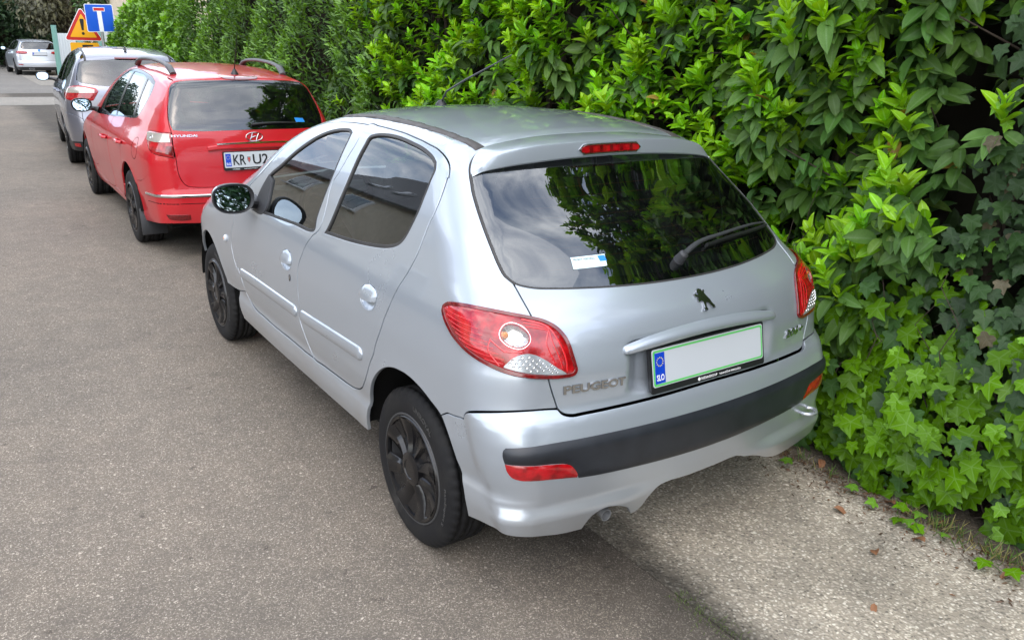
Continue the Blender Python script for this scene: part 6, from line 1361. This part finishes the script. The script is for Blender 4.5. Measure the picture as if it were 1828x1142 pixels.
# ---------------------------------------------------------------- the other parked cars
def other_car(P, name, label, loc, rz, paintm, sp, h=.035, scale=1.):
    S = Car(P); ch = Chart(S, 'wrap'); tp = Chart(S, 'top'); fc = Chart(S, 'front')
    root = empty(name, (*loc, 0), rz); root.scale = (scale,)*3; tag(root, label, 'car')
    A = S.p['cx']+S.p['La']; PM = (paintm, 'liner')
    def sq(y, z): return (-(A+y-(float(S.Rz(z))+S.p['cb'])), z)
    def mir(L): return [(-q, z) for q, z in L][::-1]
    def q3(L): return [tuple(p) for p in S.unchart(np.array(L, float))]
    def arch(yc, zc, a, b): return [sq(yc+a*math.cos(t), zc+b*math.sin(t)) for t in np.linspace(-.35, math.pi+.35, 36)]+[sq(yc-a*.9, .10), sq(yc+a*.9, .10)]
    Rt, Rr, wb = sp['Rt'], sp['Rr'], sp['wb']
    ra = arch(0, Rt+.02, Rt+.045, Rt+.05); fa = arch(wb, Rt+.02, Rt+.045, Rt+.05)
    gl = q3(sp['glass_l']); glass_poly = gl+mir(gl)
    tl = q3(sp['tail_l']); tail = tl+mir(tl)
    light = q3(sp['light']); lightR = mir(light)
    def rot(L):
        k = [i for i in range(len(L)) if abs(L[i][0]+.1) < 1e-6][-1]; return L[k:]+L[:k]
    bl = q3(rot(sp['bump_l'])); bump = bl+mir(bl)
    dlo = [sq(*p) for p in sp['dlo']]
    ed = sp['roof_edge']; ed3 = S.top(np.array([p[0] for p in ed]), np.array([p[1] for p in ed])); edq = [tuple(p) for p in S.unchart(ed3)]
    ap = sp['a_pillar']; ap3 = S.top(np.array([p[0] for p in ap]), np.array([p[1] for p in ap])); apq = [tuple(p) for p in S.unchart(ap3)]
    be = sp['bonnet_edge']; be3 = S.top(np.array([p[0] for p in be]), np.array([p[1] for p in be])); beq = [tuple(p) for p in S.unchart(be3)]
    zs = sp['sill']; doors = [[sq(*p) for p in d] for d in sp['doors']]
    fend = beq+[sq(wb+.50, .66), sq(wb+.43, .55), sq(wb+.3, .42), sq(wb-.45, .40)]+[sq(*p) for p in sp['fend_seam']]
    rear_z = sp['rear_top']
    side = edq+apq[1:]+[sq(wb-.35, .9), sq(wb-.35, .40), sq(wb-.45, zs), sq(wb*.5, zs), sq(.40, zs), sq(0, zs), sq(-.3, zs+.1), (-.40, .40), (-.40, rear_z)]
    panel('body_side', ch, side, [tail, bump, light, *doors, ra, fa, fend, dlo], PM, root, h, .001, mirror=True, gcut=.004)
    panel('front_wing', ch, fend, [fa, *doors], PM, root, h, .004, mirror=True, gcut=.004)
    for nm, d, hd in zip(('front_door', 'rear_door'), doors, sp['handles']):
        ds = panel(nm, ch, d, [dlo, ra, fa], PM, root, h, .004, gcut=.0, mirror=True)
        b = MB(); p = S.side(np.array([hd[0]]), np.array([hd[1]]))[0]; L = [(p[0]-.006, hd[0]-.10, hd[1]-.006), (p[0]-.034, hd[0]-.08, hd[1]), (p[0]-.038, hd[0], hd[1]), (p[0]-.034, hd[0]+.08, hd[1]), (p[0]-.006, hd[0]+.10, hd[1])]
        b.tube(L, .014, 8); o = b.build('door_handle', sp.get('handle_mat', paintm), ds[0]); c_ = o.copy(); COL.objects.link(c_); c_.parent = ds[1]; c_.scale = (-1, 1, 1)
    panel('window_surround', ch, dlo, [[sq(*p) for p in g] for g in sp['side_glass']], ('gloss_black', 'liner'), root, h, .001, off=-.002, mirror=True, gcut=0)
    for g in sp['side_glass']: panel('side_window', ch, [sq(*p) for p in g], [], ('window_glass', 'window_glass'), root, h*1.5, -.001, off=-.005, depth=.003, mirror=True, solid=False)
    panel('rear_bumper', ch, bump, [tail, ra, light, lightR]+[q3(k) for k in sp.get('bump_cut', [])]+[mir(q3(k)) for k in sp.get('bump_cut', [])], PM, root, h*.8, .003, off=.004, gcut=.0035)
    if 'valance' in sp:
        vl = q3(rot(sp['valance'])); panel('lower_valance', ch, vl+mir(vl), [ra], ('black_plastic', 'liner'), root, h, .001, off=.006)
    tg = panel('tailgate', ch, tail, [glass_poly, light, lightR], PM, root, h*.8, .004, gcut=.001)
    panel('rear_window', ch, glass_poly, [], ('smoke_glass', 'smoke_glass'), tg, h*1.3, .001, off=-.001, depth=.003, solid=False)
    gi = q3(sp['glass_in']); gi = gi+mir(gi)
    panel('window_border', ch, glass_poly, [gi], ('gloss_black', 'liner'), tg, h, .002, off=-.006, depth=.002, gcut=0, solid=False)
    for f_ in ((lambda L: L), mir):
        lt = panel('rear_lamp', ch, f_(light), [], ('lamp_red', 'liner'), root, h*.6, .003, off=.003, depth=.02, dome=(.03, .006))
        cw = q3(sp['light_clear']); panel('clear_lens', ch, f_(cw), [], (sp.get('clear_mat', 'clear_grey'), 'liner'), lt, h*.6, .001, off=.010, depth=.002, solid=False)
        for d_ in sp.get('light_dark', []): panel('dark_lens', ch, f_(q3(d_)), [], ('lamp_red_dark', 'liner'), lt, h*.6, .001, off=.0105, depth=.002, solid=False)
        for d_ in sp.get('light_bulb', []):
            fr = on_surface(ch, f_(q3([d_]))[0], .010); b = MB(); b.lathe([(.018, .0), (.017, .004), (.010, .002), (.0, .001)], 14, 'z'); b.v = [fr(x, y, z) for x, y, z in b.v]; b.build('lamp_bulb', 'lamp_chrome', lt)
    roof = [p for p in ed[::-1]]; roof = [(x, y) for x, y in ed]+[(0, ed[-1][1]+.08)]; roof = [(x, y) for x, y in ed]+[(-.2, ed[-1][1]+.075), (0, ed[-1][1]+.085)]; roof = roof+[(-x, y) for x, y in roof[:-1][::-1]]+[(.3, sp['roof_back']), (0, sp['roof_back']), (-.3, sp['roof_back'])]
    rf = panel('roof', tp, roof, [], (paintm, 'cabin_light'), root, h*1.2, .001)
    if sp.get('ditch'):
        L = [(x-.012, y) for x, y in ed]+[(x+.012, y) for x, y in ed[::-1]]; panel('roof_ditch', tp, L, [], ('trim_rubber', 'liner'), root, .03, 0, off=.001, depth=.004, mirror=True, solid=False)
    ws = [(x-.01, y+.03) for x, y in ap]+[(-.3, be[0][1]-.02), (0, be[0][1])]; y_t = ed[-1][1]+.11; ws = ws+[(-x, y) for x, y in ws[:-1][::-1]]+[(.25, y_t), (0, y_t+.01), (-.25, y_t)]
    panel('windscreen', tp, ws, [], ('dark_glass', 'dark_glass'), root, .06, .002, off=-.003, depth=.003, solid=False)
    bn = be+[(-.25, S.p['Ty'][-1][0]-.04), (0, S.p['Ty'][-1][0]-.03)]; bn = bn+[(-x, y) for x, y in bn[:-1][::-1]]; panel('bonnet', tp, bn, [], PM, root, .05, .002)
    def fq(y, z): return tuple(S.unchart_front(S.side(np.array([y]), np.array([z])))[0])
    fb = [fq(wb+.47, .68), fq(wb+.43, .55), fq(wb+.40, .25), (-.4, .20), (0, .20)]; fb = fb+[(-q, z) for q, z in fb[:-1][::-1]]+[(.5, .72), (0, .70), (-.5, .72)]
    panel('front_bumper', fc, fb, [], PM, root, .06, .002)
    door_mirror(root, sp['mirror'], .185, .135, sp['mirror_arm'], sp.get('mirror_cap', 'black_plastic'))
    wheel_set(root, None, [(0, -1), (wb, -1), (0, 1), (wb, 1)], Rt, Rr, .20, sp['xo'], sp.get('twist', .1), None, sp.get('spokes', 5))
    for y in (0, wb):
        for sd in (-1, 1): wheelhouse(root, y, sd, Rt+.02, Rt+.06, -sp['xo']+.005, -.5)
    interior(root, -.55, wb, .64, sp['belt'], .26, [(1.15, 2), (.35, 3)], 1.65)
    b = MB(); b.box((0, wb/2, .26), (1.30, wb+.7, .10)); b.box((0, -.5, .42), (1.1, .4, .12)); b.build('underbody', 'liner', root)
    return root, S, ch, tg, rf
def red_car():
    tl = [(-.50, -.585, 1.392), (-.55, -.58, 1.34), (-.58, -.63, 1.27), (-.61, -.70, 1.16), (-.62, -.75, 1.07), (-.615, -.79, 1.0), (-.62, -.82, .91), (-.61, -.83, .80), (-.61, -.84, .72), (-.60, -.84, .67), (-.58, -.85, .62), (-.55, -.85, .592), (-.50, -.86, .580), (-.3, -.875, .572), (-.1, -.88, .570)]
    gl = [(-.08, -.61, 1.385), (-.24, -.61, 1.383), (-.43, -.59, 1.378), (-.515, -.58, 1.362), (-.548, -.585, 1.335), (-.56, -.60, 1.31), (-.578, -.64, 1.26), (-.605, -.70, 1.16), (-.612, -.75, 1.07), (-.60, -.785, 1.018), (-.5, -.81, 1.008), (-.1, -.84, 1.008)]
    sp = dict(Rt=.310, Rr=.208, wb=2.62, xo=.838, sill=.27, belt=1.0, rear_top=1.36, glass_l=gl, tail_l=tl,
        glass_in=[(-.08, -.66, 1.350), (-.35, -.65, 1.343), (-.45, -.64, 1.328), (-.485, -.66, 1.29), (-.505, -.70, 1.22), (-.51, -.74, 1.15), (-.495, -.77, 1.09), (-.43, -.80, 1.062), (-.17, -.82, 1.055), (-.10, -.81, 1.072), (-.04, -.81, 1.072)],
        light=[(-.735, -.52, .995), (-.68, -.70, 1.0), (-.62, -.79, .998), (-.62, -.81, .93), (-.622, -.83, .84), (-.622, -.83, .805), (-.68, -.82, .82), (-.74, -.77, .835), (-.77, -.72, .855), (-.778, -.66, .885), (-.77, -.60, .925)],
        light_clear=[(-.735, -.535, .985), (-.68, -.70, .990), (-.632, -.785, .988), (-.632, -.805, .930), (-.70, -.74, .925), (-.765, -.60, .930)], light_bulb=[(-.715, -.66, .957)], clear_mat='lamp_clear',
        light_dark=[[(-.66, -.80, .90), (-.63, -.82, .90), (-.63, -.83, .83), (-.68, -.81, .845)]],
        bump_l=[(-.83, -.27, .24), (-.84, -.30, .45), (-.83, -.33, .58), (-.82, -.50, .605), (-.80, -.64, .66), (-.78, -.70, .75), (-.78, -.70, .87), (-.70, -.80, .87), (-.60, -.84, .80), (-.50, -.87, .60), (-.1, -.9, .60), (-.1, -.88, .295), (-.48, -.86, .292), (-.67, -.81, .298), (-.77, -.58, .272)],
        dlo=[(1.78, .950), (1.2, .975), (.6, 1.01), (0, 1.05), (-.10, 1.065), (-.17, 1.12), (-.23, 1.22), (-.235, 1.29), (-.20, 1.345), (.0, 1.378), (.3, 1.40), (.66, 1.413), (1.0, 1.408), (1.22, 1.37), (1.42, 1.28), (1.60, 1.14)],
        side_glass=[[(1.55, .975), (.86, 1.005), (.89, 1.39), (1.05, 1.392), (1.20, 1.355), (1.38, 1.27), (1.52, 1.15)], [(.79, 1.01), (.09, 1.055), (.17, 1.365), (.4, 1.388), (.82, 1.395)], [(.03, 1.06), (-.09, 1.075), (-.15, 1.125), (-.205, 1.22), (-.21, 1.285), (-.185, 1.325), (.11, 1.362)]],
        doors=[[(1.93, .96), (.90, .99), (.90, .60), (.90, .36), (1.0, .33), (1.75, .33), (1.88, .42), (1.94, .6)], [(.90, .99), (.20, 1.05), (.19, .90), (.24, .65), (.37, .42), (.46, .34), (.90, .34)]],
        handles=[(1.03, .80), (.24, .84)], fend_seam=[(1.88, .42), (1.94, .6), (1.94, .80), (1.93, .965)],
        roof_edge=[(-.50, -.57), (-.51, -.3), (-.505, .2), (-.50, .7), (-.50, 1.15)], a_pillar=[(-.50, 1.15), (-.53, 1.30), (-.58, 1.55), (-.64, 1.85), (-.70, 2.15), (-.72, 2.3)],
        bonnet_edge=[(-.73, 2.4), (-.73, 2.7), (-.70, 2.95), (-.62, 3.2), (-.5, 3.36)], roof_back=-.585, mirror=(-.93, 1.70, 1.035), mirror_arm=(-.775, 1.74, .985), spokes=5, twist=.12)
    root, S, ch, tg, rf = other_car(PRED, 'parked_estate_car', 'red estate car with black roof rails parked in front of the silver hatchback', (.105, 5.25), -.012, 'red_paint', sp, .03)
    def q3(L): return [tuple(p) for p in S.unchart(np.array(L, float))]
    for s_ in (-1, 1):
        b = MB(); pts = smooth_poly([(s_*.455, -.30, 1.415), (s_*.462, -.22, 1.462), (s_*.470, -.05, 1.492), (s_*.478, .3, 1.512), (s_*.482, .65, 1.512), (s_*.485, .92, 1.492), (s_*.485, 1.03, 1.452)], .05, False); n = len(pts)
        b.tube(pts, [.028 if (i < 4 or i > n-4) else .021 for i in range(n)], 10, flat=.75); b.build('roof_rail', 'rail_grey', root)
    b = MB(); b.lathe([(.034, 0), (.030, .012), (.018, .03), (.008, .048), (.0, .05)], 16, 'z', (0, -.44, 1.418)); b.tube([(0, -.44, 1.46), (.004, -.52, 1.62), (.006, -.58, 1.745)], [.0045, .0035, .0025], 6); b.build('aerial', 'black_plastic', root)
    bt = q3([(-.155, -.60, 1.408), (-.13, -.61, 1.393), (-.0, -.62, 1.393), (-.0, -.60, 1.410)]); bt = bt[:2]+[(-q, z) for q, z in bt[:2]][::-1]
    panel('brake_lamp', ch, bt, [], ('lamp_red_dark', 'liner'), tg, .03, 0, off=.004, depth=.006, solid=False)
    # bright strips
    L = [q3([(-.80, -.55, .508)])[0], q3([(-.78, -.68, .515)])[0], q3([(-.66, -.85, .518)])[0], (-.35, .514), (0, .513)]; L = L+[(-q, z) for q, z in L[:-1][::-1]]
    strip_on('bumper_trim', ch, L, .022, .010, 'chrome', root, .004)
    L2 = [(q, z-.062) for q, z in L]; strip_on('bumper_groove', ch, L2, .008, .0012, 'liner', root, .003)
    strip_on('tailgate_trim', ch, [(-.30, .905), (-.15, .908), (0, .909), (.15, .908), (.30, .905)], .020, .024, 'chrome', tg)
    strip_on('handle_bar', ch, [(-.37, .872), (-.30, .880), (0, .884), (.30, .880), (.37, .872)], .040, .022, 'red_paint', tg)
    y0 = float(S.R(np.array(0.), np.array(.785)))-.012
    number_plate(root, lambda u, v, h_: (u, y0+v*.10-h_, .783+v), .52, .12, None, [('KR', -.192, .100), ('U2-6', -.035, .215)], [('HYUNDAI', -.20, .055), ('www.hyundai.si', -.11, .11)], False, -.066)
    lettering('maker_badge', 'HYUNDAI', conform(ch, (-.585, .966), .001), .15, .018, 'badge_chrome', tg, .003, .02)
    # oval emblem with slanted H
    fr = on_surface(ch, (0, .955), .002); b = MB(); ring = [(.066*math.cos(t), .034*math.sin(t)) for t in np.linspace(0, 2*math.pi, 33)]; b.tube([fr(u, v, .003) for u, v in ring], .0035, 6, cap=False)
    for p0, p1, p2 in (((-.038, -.026), (-.022, .004), (-.012, .031)), ((.012, -.031), (.022, -.004), (.038, .026)), ((-.024, -.006), (0, .002), (.024, .006))): b.tube([fr(*p0, .003), fr(*p1, .005), fr(*p2, .003)], [.003, .005, .003], 6)
    b.build('emblem', 'badge_chrome', tg)
    rfl = q3([(-.71, -.79, .368), (-.63, -.84, .368), (-.55, -.86, .366), (-.55, -.86, .325), (-.62, -.84, .322), (-.69, -.80, .332)])
    for f_ in (lambda L: L, lambda L: [(-q, z) for q, z in L][::-1]): panel('bumper_reflector', ch, f_(rfl), [], ('lamp_red_dark', 'liner'), root, .03, 0, off=.006, depth=.004, dome=(.012, .003), solid=False)
    cz = np.linspace(0, 2*math.pi, 37); A = S.p['cx']+S.p['La']; fl = [(-(A+(-.33+.085*math.cos(t))-(float(S.Rz(.84+.085*math.sin(t)))+S.p['cb'])), .84+.085*math.sin(t)) for t in cz]
    strip_on('fuel_flap_joint', ch, fl, .005, .0006, 'liner', root, .0)
    wq = [(.0, 1.045), (.12, 1.052), (.25, 1.052), (.38, 1.048)]; Pw = ch.P(smooth_poly(wq, .03, False)); Nw = S.N(Pw); b = MB(); b.tube(Pw+Nw*.02, [.014-.0006*i for i in range(len(Pw))], 8, flat=.7); b.build('rear_wiper', 'black_plastic', root)
    panel('window_sticker', ch, [(.365, 1.092), (.44, 1.086), (.452, 1.055), (.375, 1.058)], [], ('sticker_blue', 'sticker_blue'), tg, .05, 0, off=.0005, depth=.0003, bev=.0001, solid=False)
    for s_ in (-1, 1): b = MB(); b.box((s_*.74, -.345, .235), (.20, .012, .22), Matrix.Rotation(R(-12), 3, 'X'), 0, .004); b.build('mud_flap', 'black_plastic', root)
mat('rail_grey', (.075, .075, .078), .45); mat('lamp_clear', (.50, .46, .40), .2, .5, .5, 1.)
def grey_car():
    tl = [(-.50, -.575, 1.425), (-.60, -.57, 1.36), (-.64, -.62, 1.25), (-.665, -.67, 1.14), (-.65, -.71, 1.10), (-.655, -.77, .98), (-.66, -.78, .89), (-.655, -.79, .75), (-.64, -.80, .63), (-.60, -.81, .58), (-.3, -.85, .57), (-.1, -.86, .57)]
    gl = [(-.08, -.60, 1.405), (-.25, -.60, 1.402), (-.44, -.59, 1.388), (-.58, -.565, 1.358), (-.618, -.58, 1.31), (-.64, -.61, 1.24), (-.658, -.66, 1.14), (-.62, -.71, 1.108), (-.48, -.76, 1.080), (-.35, -.79, 1.065), (-.08, -.80, 1.055)]
    sp = dict(Rt=.315, Rr=.213, wb=2.66, xo=.845, sill=.27, belt=1.06, rear_top=1.40, glass_l=gl, tail_l=tl,
        glass_in=[(-.08, -.64, 1.365), (-.32, -.63, 1.355), (-.48, -.62, 1.33), (-.52, -.64, 1.28), (-.52, -.71, 1.18), (-.46, -.75, 1.115), (-.33, -.77, 1.095), (-.08, -.78, 1.09)],
        light=[(-.80, -.35, .985), (-.78, -.45, 1.02), (-.74, -.57, 1.048), (-.65, -.72, 1.072), (-.55, -.76, 1.058), (-.45, -.79, 1.035), (-.425, -.80, 1.0), (-.50, -.81, .885), (-.58, -.79, .875), (-.66, -.77, .882), (-.76, -.70, .882), (-.805, -.56, .91), (-.81, -.45, .945)],
        light_clear=[(-.785, -.42, .985), (-.74, -.58, 1.025), (-.65, -.73, 1.050), (-.47, -.79, 1.018), (-.475, -.80, .982), (-.66, -.75, .978), (-.78, -.50, .972)], clear_mat='lamp_clear',
        light_dark=[], bump_l=[(-.84, -.30, .34), (-.85, -.30, .45), (-.85, -.35, .60), (-.84, -.45, .70), (-.80, -.60, .72), (-.72, -.74, .70), (-.55, -.83, .60), (-.1, -.86, .60), (-.1, -.86, .36), (-.5, -.84, .36), (-.72, -.74, .36)],
        valance=[(-.82, -.28, .22), (-.83, -.30, .35), (-.72, -.74, .362), (-.5, -.84, .362), (-.1, -.86, .362), (-.1, -.82, .24), (-.5, -.80, .24), (-.72, -.70, .24)],
        dlo=[(1.95, 1.00), (1.2, 1.03), (.5, 1.06), (.1, 1.09), (-.2, 1.15), (-.33, 1.24), (-.385, 1.345), (-.32, 1.39), (.0, 1.445), (.4, 1.468), (.9, 1.468), (1.25, 1.43), (1.5, 1.34), (1.75, 1.20)],
        side_glass=[[(1.75, 1.02), (.90, 1.05), (.92, 1.45), (1.2, 1.415), (1.45, 1.325), (1.65, 1.19)], [(.84, 1.055), (.14, 1.10), (.14, 1.43), (.4, 1.448), (.86, 1.452)], [(.08, 1.11), (-.18, 1.165), (-.30, 1.245), (-.345, 1.34), (-.30, 1.375), (.08, 1.43)]],
        doors=[[(2.0, 1.0), (.92, 1.05), (.92, .6), (.92, .36), (1.0, .33), (1.8, .33), (1.95, .42), (2.0, .6)], [(.92, 1.05), (.12, 1.09), (.15, .9), (.24, .65), (.38, .42), (.46, .34), (.92, .34)]],
        handles=[(1.05, .93), (.24, .95)], fend_seam=[(1.95, .42), (2.0, .6), (2.0, .8), (1.99, 1.0)],
        roof_edge=[(-.52, -.58), (-.515, -.3), (-.51, .2), (-.50, .8), (-.50, 1.25)], a_pillar=[(-.50, 1.25), (-.54, 1.45), (-.60, 1.75), (-.66, 2.05), (-.71, 2.35), (-.73, 2.5)],
        bonnet_edge=[(-.74, 2.6), (-.73, 2.8), (-.70, 3.05), (-.62, 3.25), (-.5, 3.38)], roof_back=-.60, mirror=(-.985, 1.80, 1.075), mirror_arm=(-.80, 1.85, 1.02), mirror_cap='grey_paint', ditch=True, spokes=5)
    root, S, ch, tg, rf = other_car(PFORD, 'parked_minivan', 'grey compact minivan parked in front of the red estate car', (.24, 10.5), -.072, 'grey_paint', sp, .045)
    b = MB(); b.prism([(-.07, 0), (.08, 0), (.02, .06), (0, .062)], -.018, .018, lambda u, v, h: (h*(1-v/.08), -.27-u, 1.497+v)); b.build('shark_fin_aerial', 'gloss_black', root)
    bt = [(-.17, 1.412), (-.17, 1.398), (.17, 1.398), (.17, 1.412)]; panel('brake_lamp', ch, bt, [], ('lamp_red_dark', 'liner'), tg, .04, 0, off=.012, depth=.01, solid=False)
    def q3(L): return [tuple(p) for p in S.unchart(np.array(L, float))]
    rfl = q3([(-.77, -.66, .335), (-.71, -.74, .335), (-.71, -.74, .295), (-.765, -.66, .295)])
    for f_ in (lambda L: L, lambda L: [(-q, z) for q, z in L][::-1]): panel('bumper_reflector', ch, f_(rfl), [], ('lamp_red', 'liner'), root, .03, 0, off=.010, depth=.004, solid=False)
    y0 = float(S.R(np.array(0.), np.array(.75)))-.012; number_plate(root, lambda u, v, h_: (u, y0+v*.05-h_, .75+v), .52, .12, None, None, None)
def white_car():
    P = dict(PRED); P['Ty'] = [(y, z*.965) for y, z in PRED['Ty']]
    P['Wz'] = [(z, w*1.03) for z, w in PRED['Wz']]
    tl = [(-.52, -.585, 1.352), (-.57, -.60, 1.30), (-.62, -.70, 1.14), (-.64, -.76, 1.03), (-.635, -.80, .95), (-.63, -.83, .80), (-.62, -.84, .66), (-.55, -.85, .60), (-.1, -.88, .59)]
    gl = [(-.08, -.61, 1.345), (-.43, -.59, 1.338), (-.525, -.585, 1.315), (-.58, -.64, 1.23), (-.625, -.72, 1.08), (-.60, -.77, 1.045), (-.08, -.82, 1.03)]
    sp = dict(Rt=.315, Rr=.225, wb=2.76, xo=.85, sill=.24, belt=1.0, rear_top=1.32, glass_l=gl, tail_l=tl,
        glass_in=[(-.08, -.64, 1.32), (-.42, -.62, 1.31), (-.50, -.64, 1.28), (-.57, -.72, 1.10), (-.55, -.77, 1.065), (-.08, -.80, 1.05)],
        light=[(-.78, -.50, .945), (-.70, -.74, .965), (-.62, -.80, .965), (-.44, -.84, .945), (-.42, -.85, .87), (-.55, -.84, .84), (-.68, -.79, .845), (-.78, -.62, .875)],
        light_clear=[(-.60, -.81, .925), (-.47, -.84, .915), (-.47, -.85, .895), (-.60, -.83, .90)], clear_mat='lamp_red_bright', light_dark=[[(-.77, -.6, .90), (-.66, -.79, .88), (-.47, -.84, .885), (-.47, -.85, .865), (-.66, -.80, .858)]],
        bump_l=[(-.83, -.27, .30), (-.84, -.30, .45), (-.83, -.33, .60), (-.82, -.50, .68), (-.78, -.70, .75), (-.60, -.84, .78), (-.50, -.87, .60), (-.1, -.9, .60), (-.1, -.88, .34), (-.48, -.86, .34), (-.67, -.81, .34), (-.77, -.58, .32)],
        valance=[(-.80, -.36, .21), (-.80, -.38, .335), (-.67, -.82, .345), (-.1, -.88, .345), (-.1, -.82, .21), (-.6, -.78, .21)],
        dlo=[(1.85, .95), (.6, .99), (-.10, 1.02), (-.35, 1.10), (-.40, 1.2), (-.2, 1.31), (.3, 1.355), (.9, 1.365), (1.25, 1.32), (1.6, 1.14)],
        side_glass=[[(1.6, .98), (.9, 1.0), (.92, 1.34), (1.2, 1.30), (1.5, 1.13)], [(.84, 1.0), (.1, 1.03), (.15, 1.32), (.85, 1.34)], [(.04, 1.04), (-.3, 1.11), (-.35, 1.2), (-.2, 1.28), (.08, 1.32)]],
        doors=[[(1.98, .95), (.92, .98), (.92, .36), (1.8, .34), (1.98, .5)], [(.92, .98), (.2, 1.01), (.25, .65), (.46, .36), (.92, .34)]], handles=[(1.05, .84), (.26, .86)], fend_seam=[(1.9, .42), (1.98, .5), (1.98, .8), (1.97, .95)],
        roof_edge=[(-.52, -.56), (-.52, .2), (-.51, .7), (-.51, 1.15)], a_pillar=[(-.51, 1.15), (-.54, 1.30), (-.59, 1.55), (-.65, 1.85), (-.71, 2.15), (-.73, 2.3)],
        bonnet_edge=[(-.74, 2.4), (-.73, 2.8), (-.70, 3.0), (-.5, 3.36)], roof_back=-.585, mirror=(-.99, 1.72, 1.03), mirror_arm=(-.79, 1.76, .985), spokes=7)
    root, S, ch, tg, rf = other_car(P, 'parked_estate_car', 'small white-silver estate car far away at the end of the street', (1.66, 38.3), R(2.5), 'white_silver_paint', sp, .07)
    y0 = float(S.R(np.array(0.), np.array(.87)))-.015; number_plate(root, lambda u, v, h_: (u, y0+v*.05-h_, .86+v), .52, .12, None, None, None)
    b = MB(); b.prism([(.045*math.cos(t), .045*math.sin(t)) for t in np.linspace(0, 2*math.pi, 17)[:-1]], 0, .01, on_surface(ch, (0, .985))); b.build('emblem', 'sticker_blue', tg)
    for x in (-.42, -.30): b = MB(); b.lathe([(.035, 0), (.036, .10), (.03, .10), (.028, 0)], 14, 'y'); b.v = [(xx+x, -.80-y, z+.27) for xx, y, z in b.v]; b.build('exhaust_pipe', 'satin_chrome', root)
    for s_ in (-1, 1): strip_on('bumper_reflector', ch, [(s_*.60, .43), (s_*.66, .435), (s_*.72, .44)], .035, .008, 'lamp_red', root, .004)
red_car(); grey_car(); white_car()
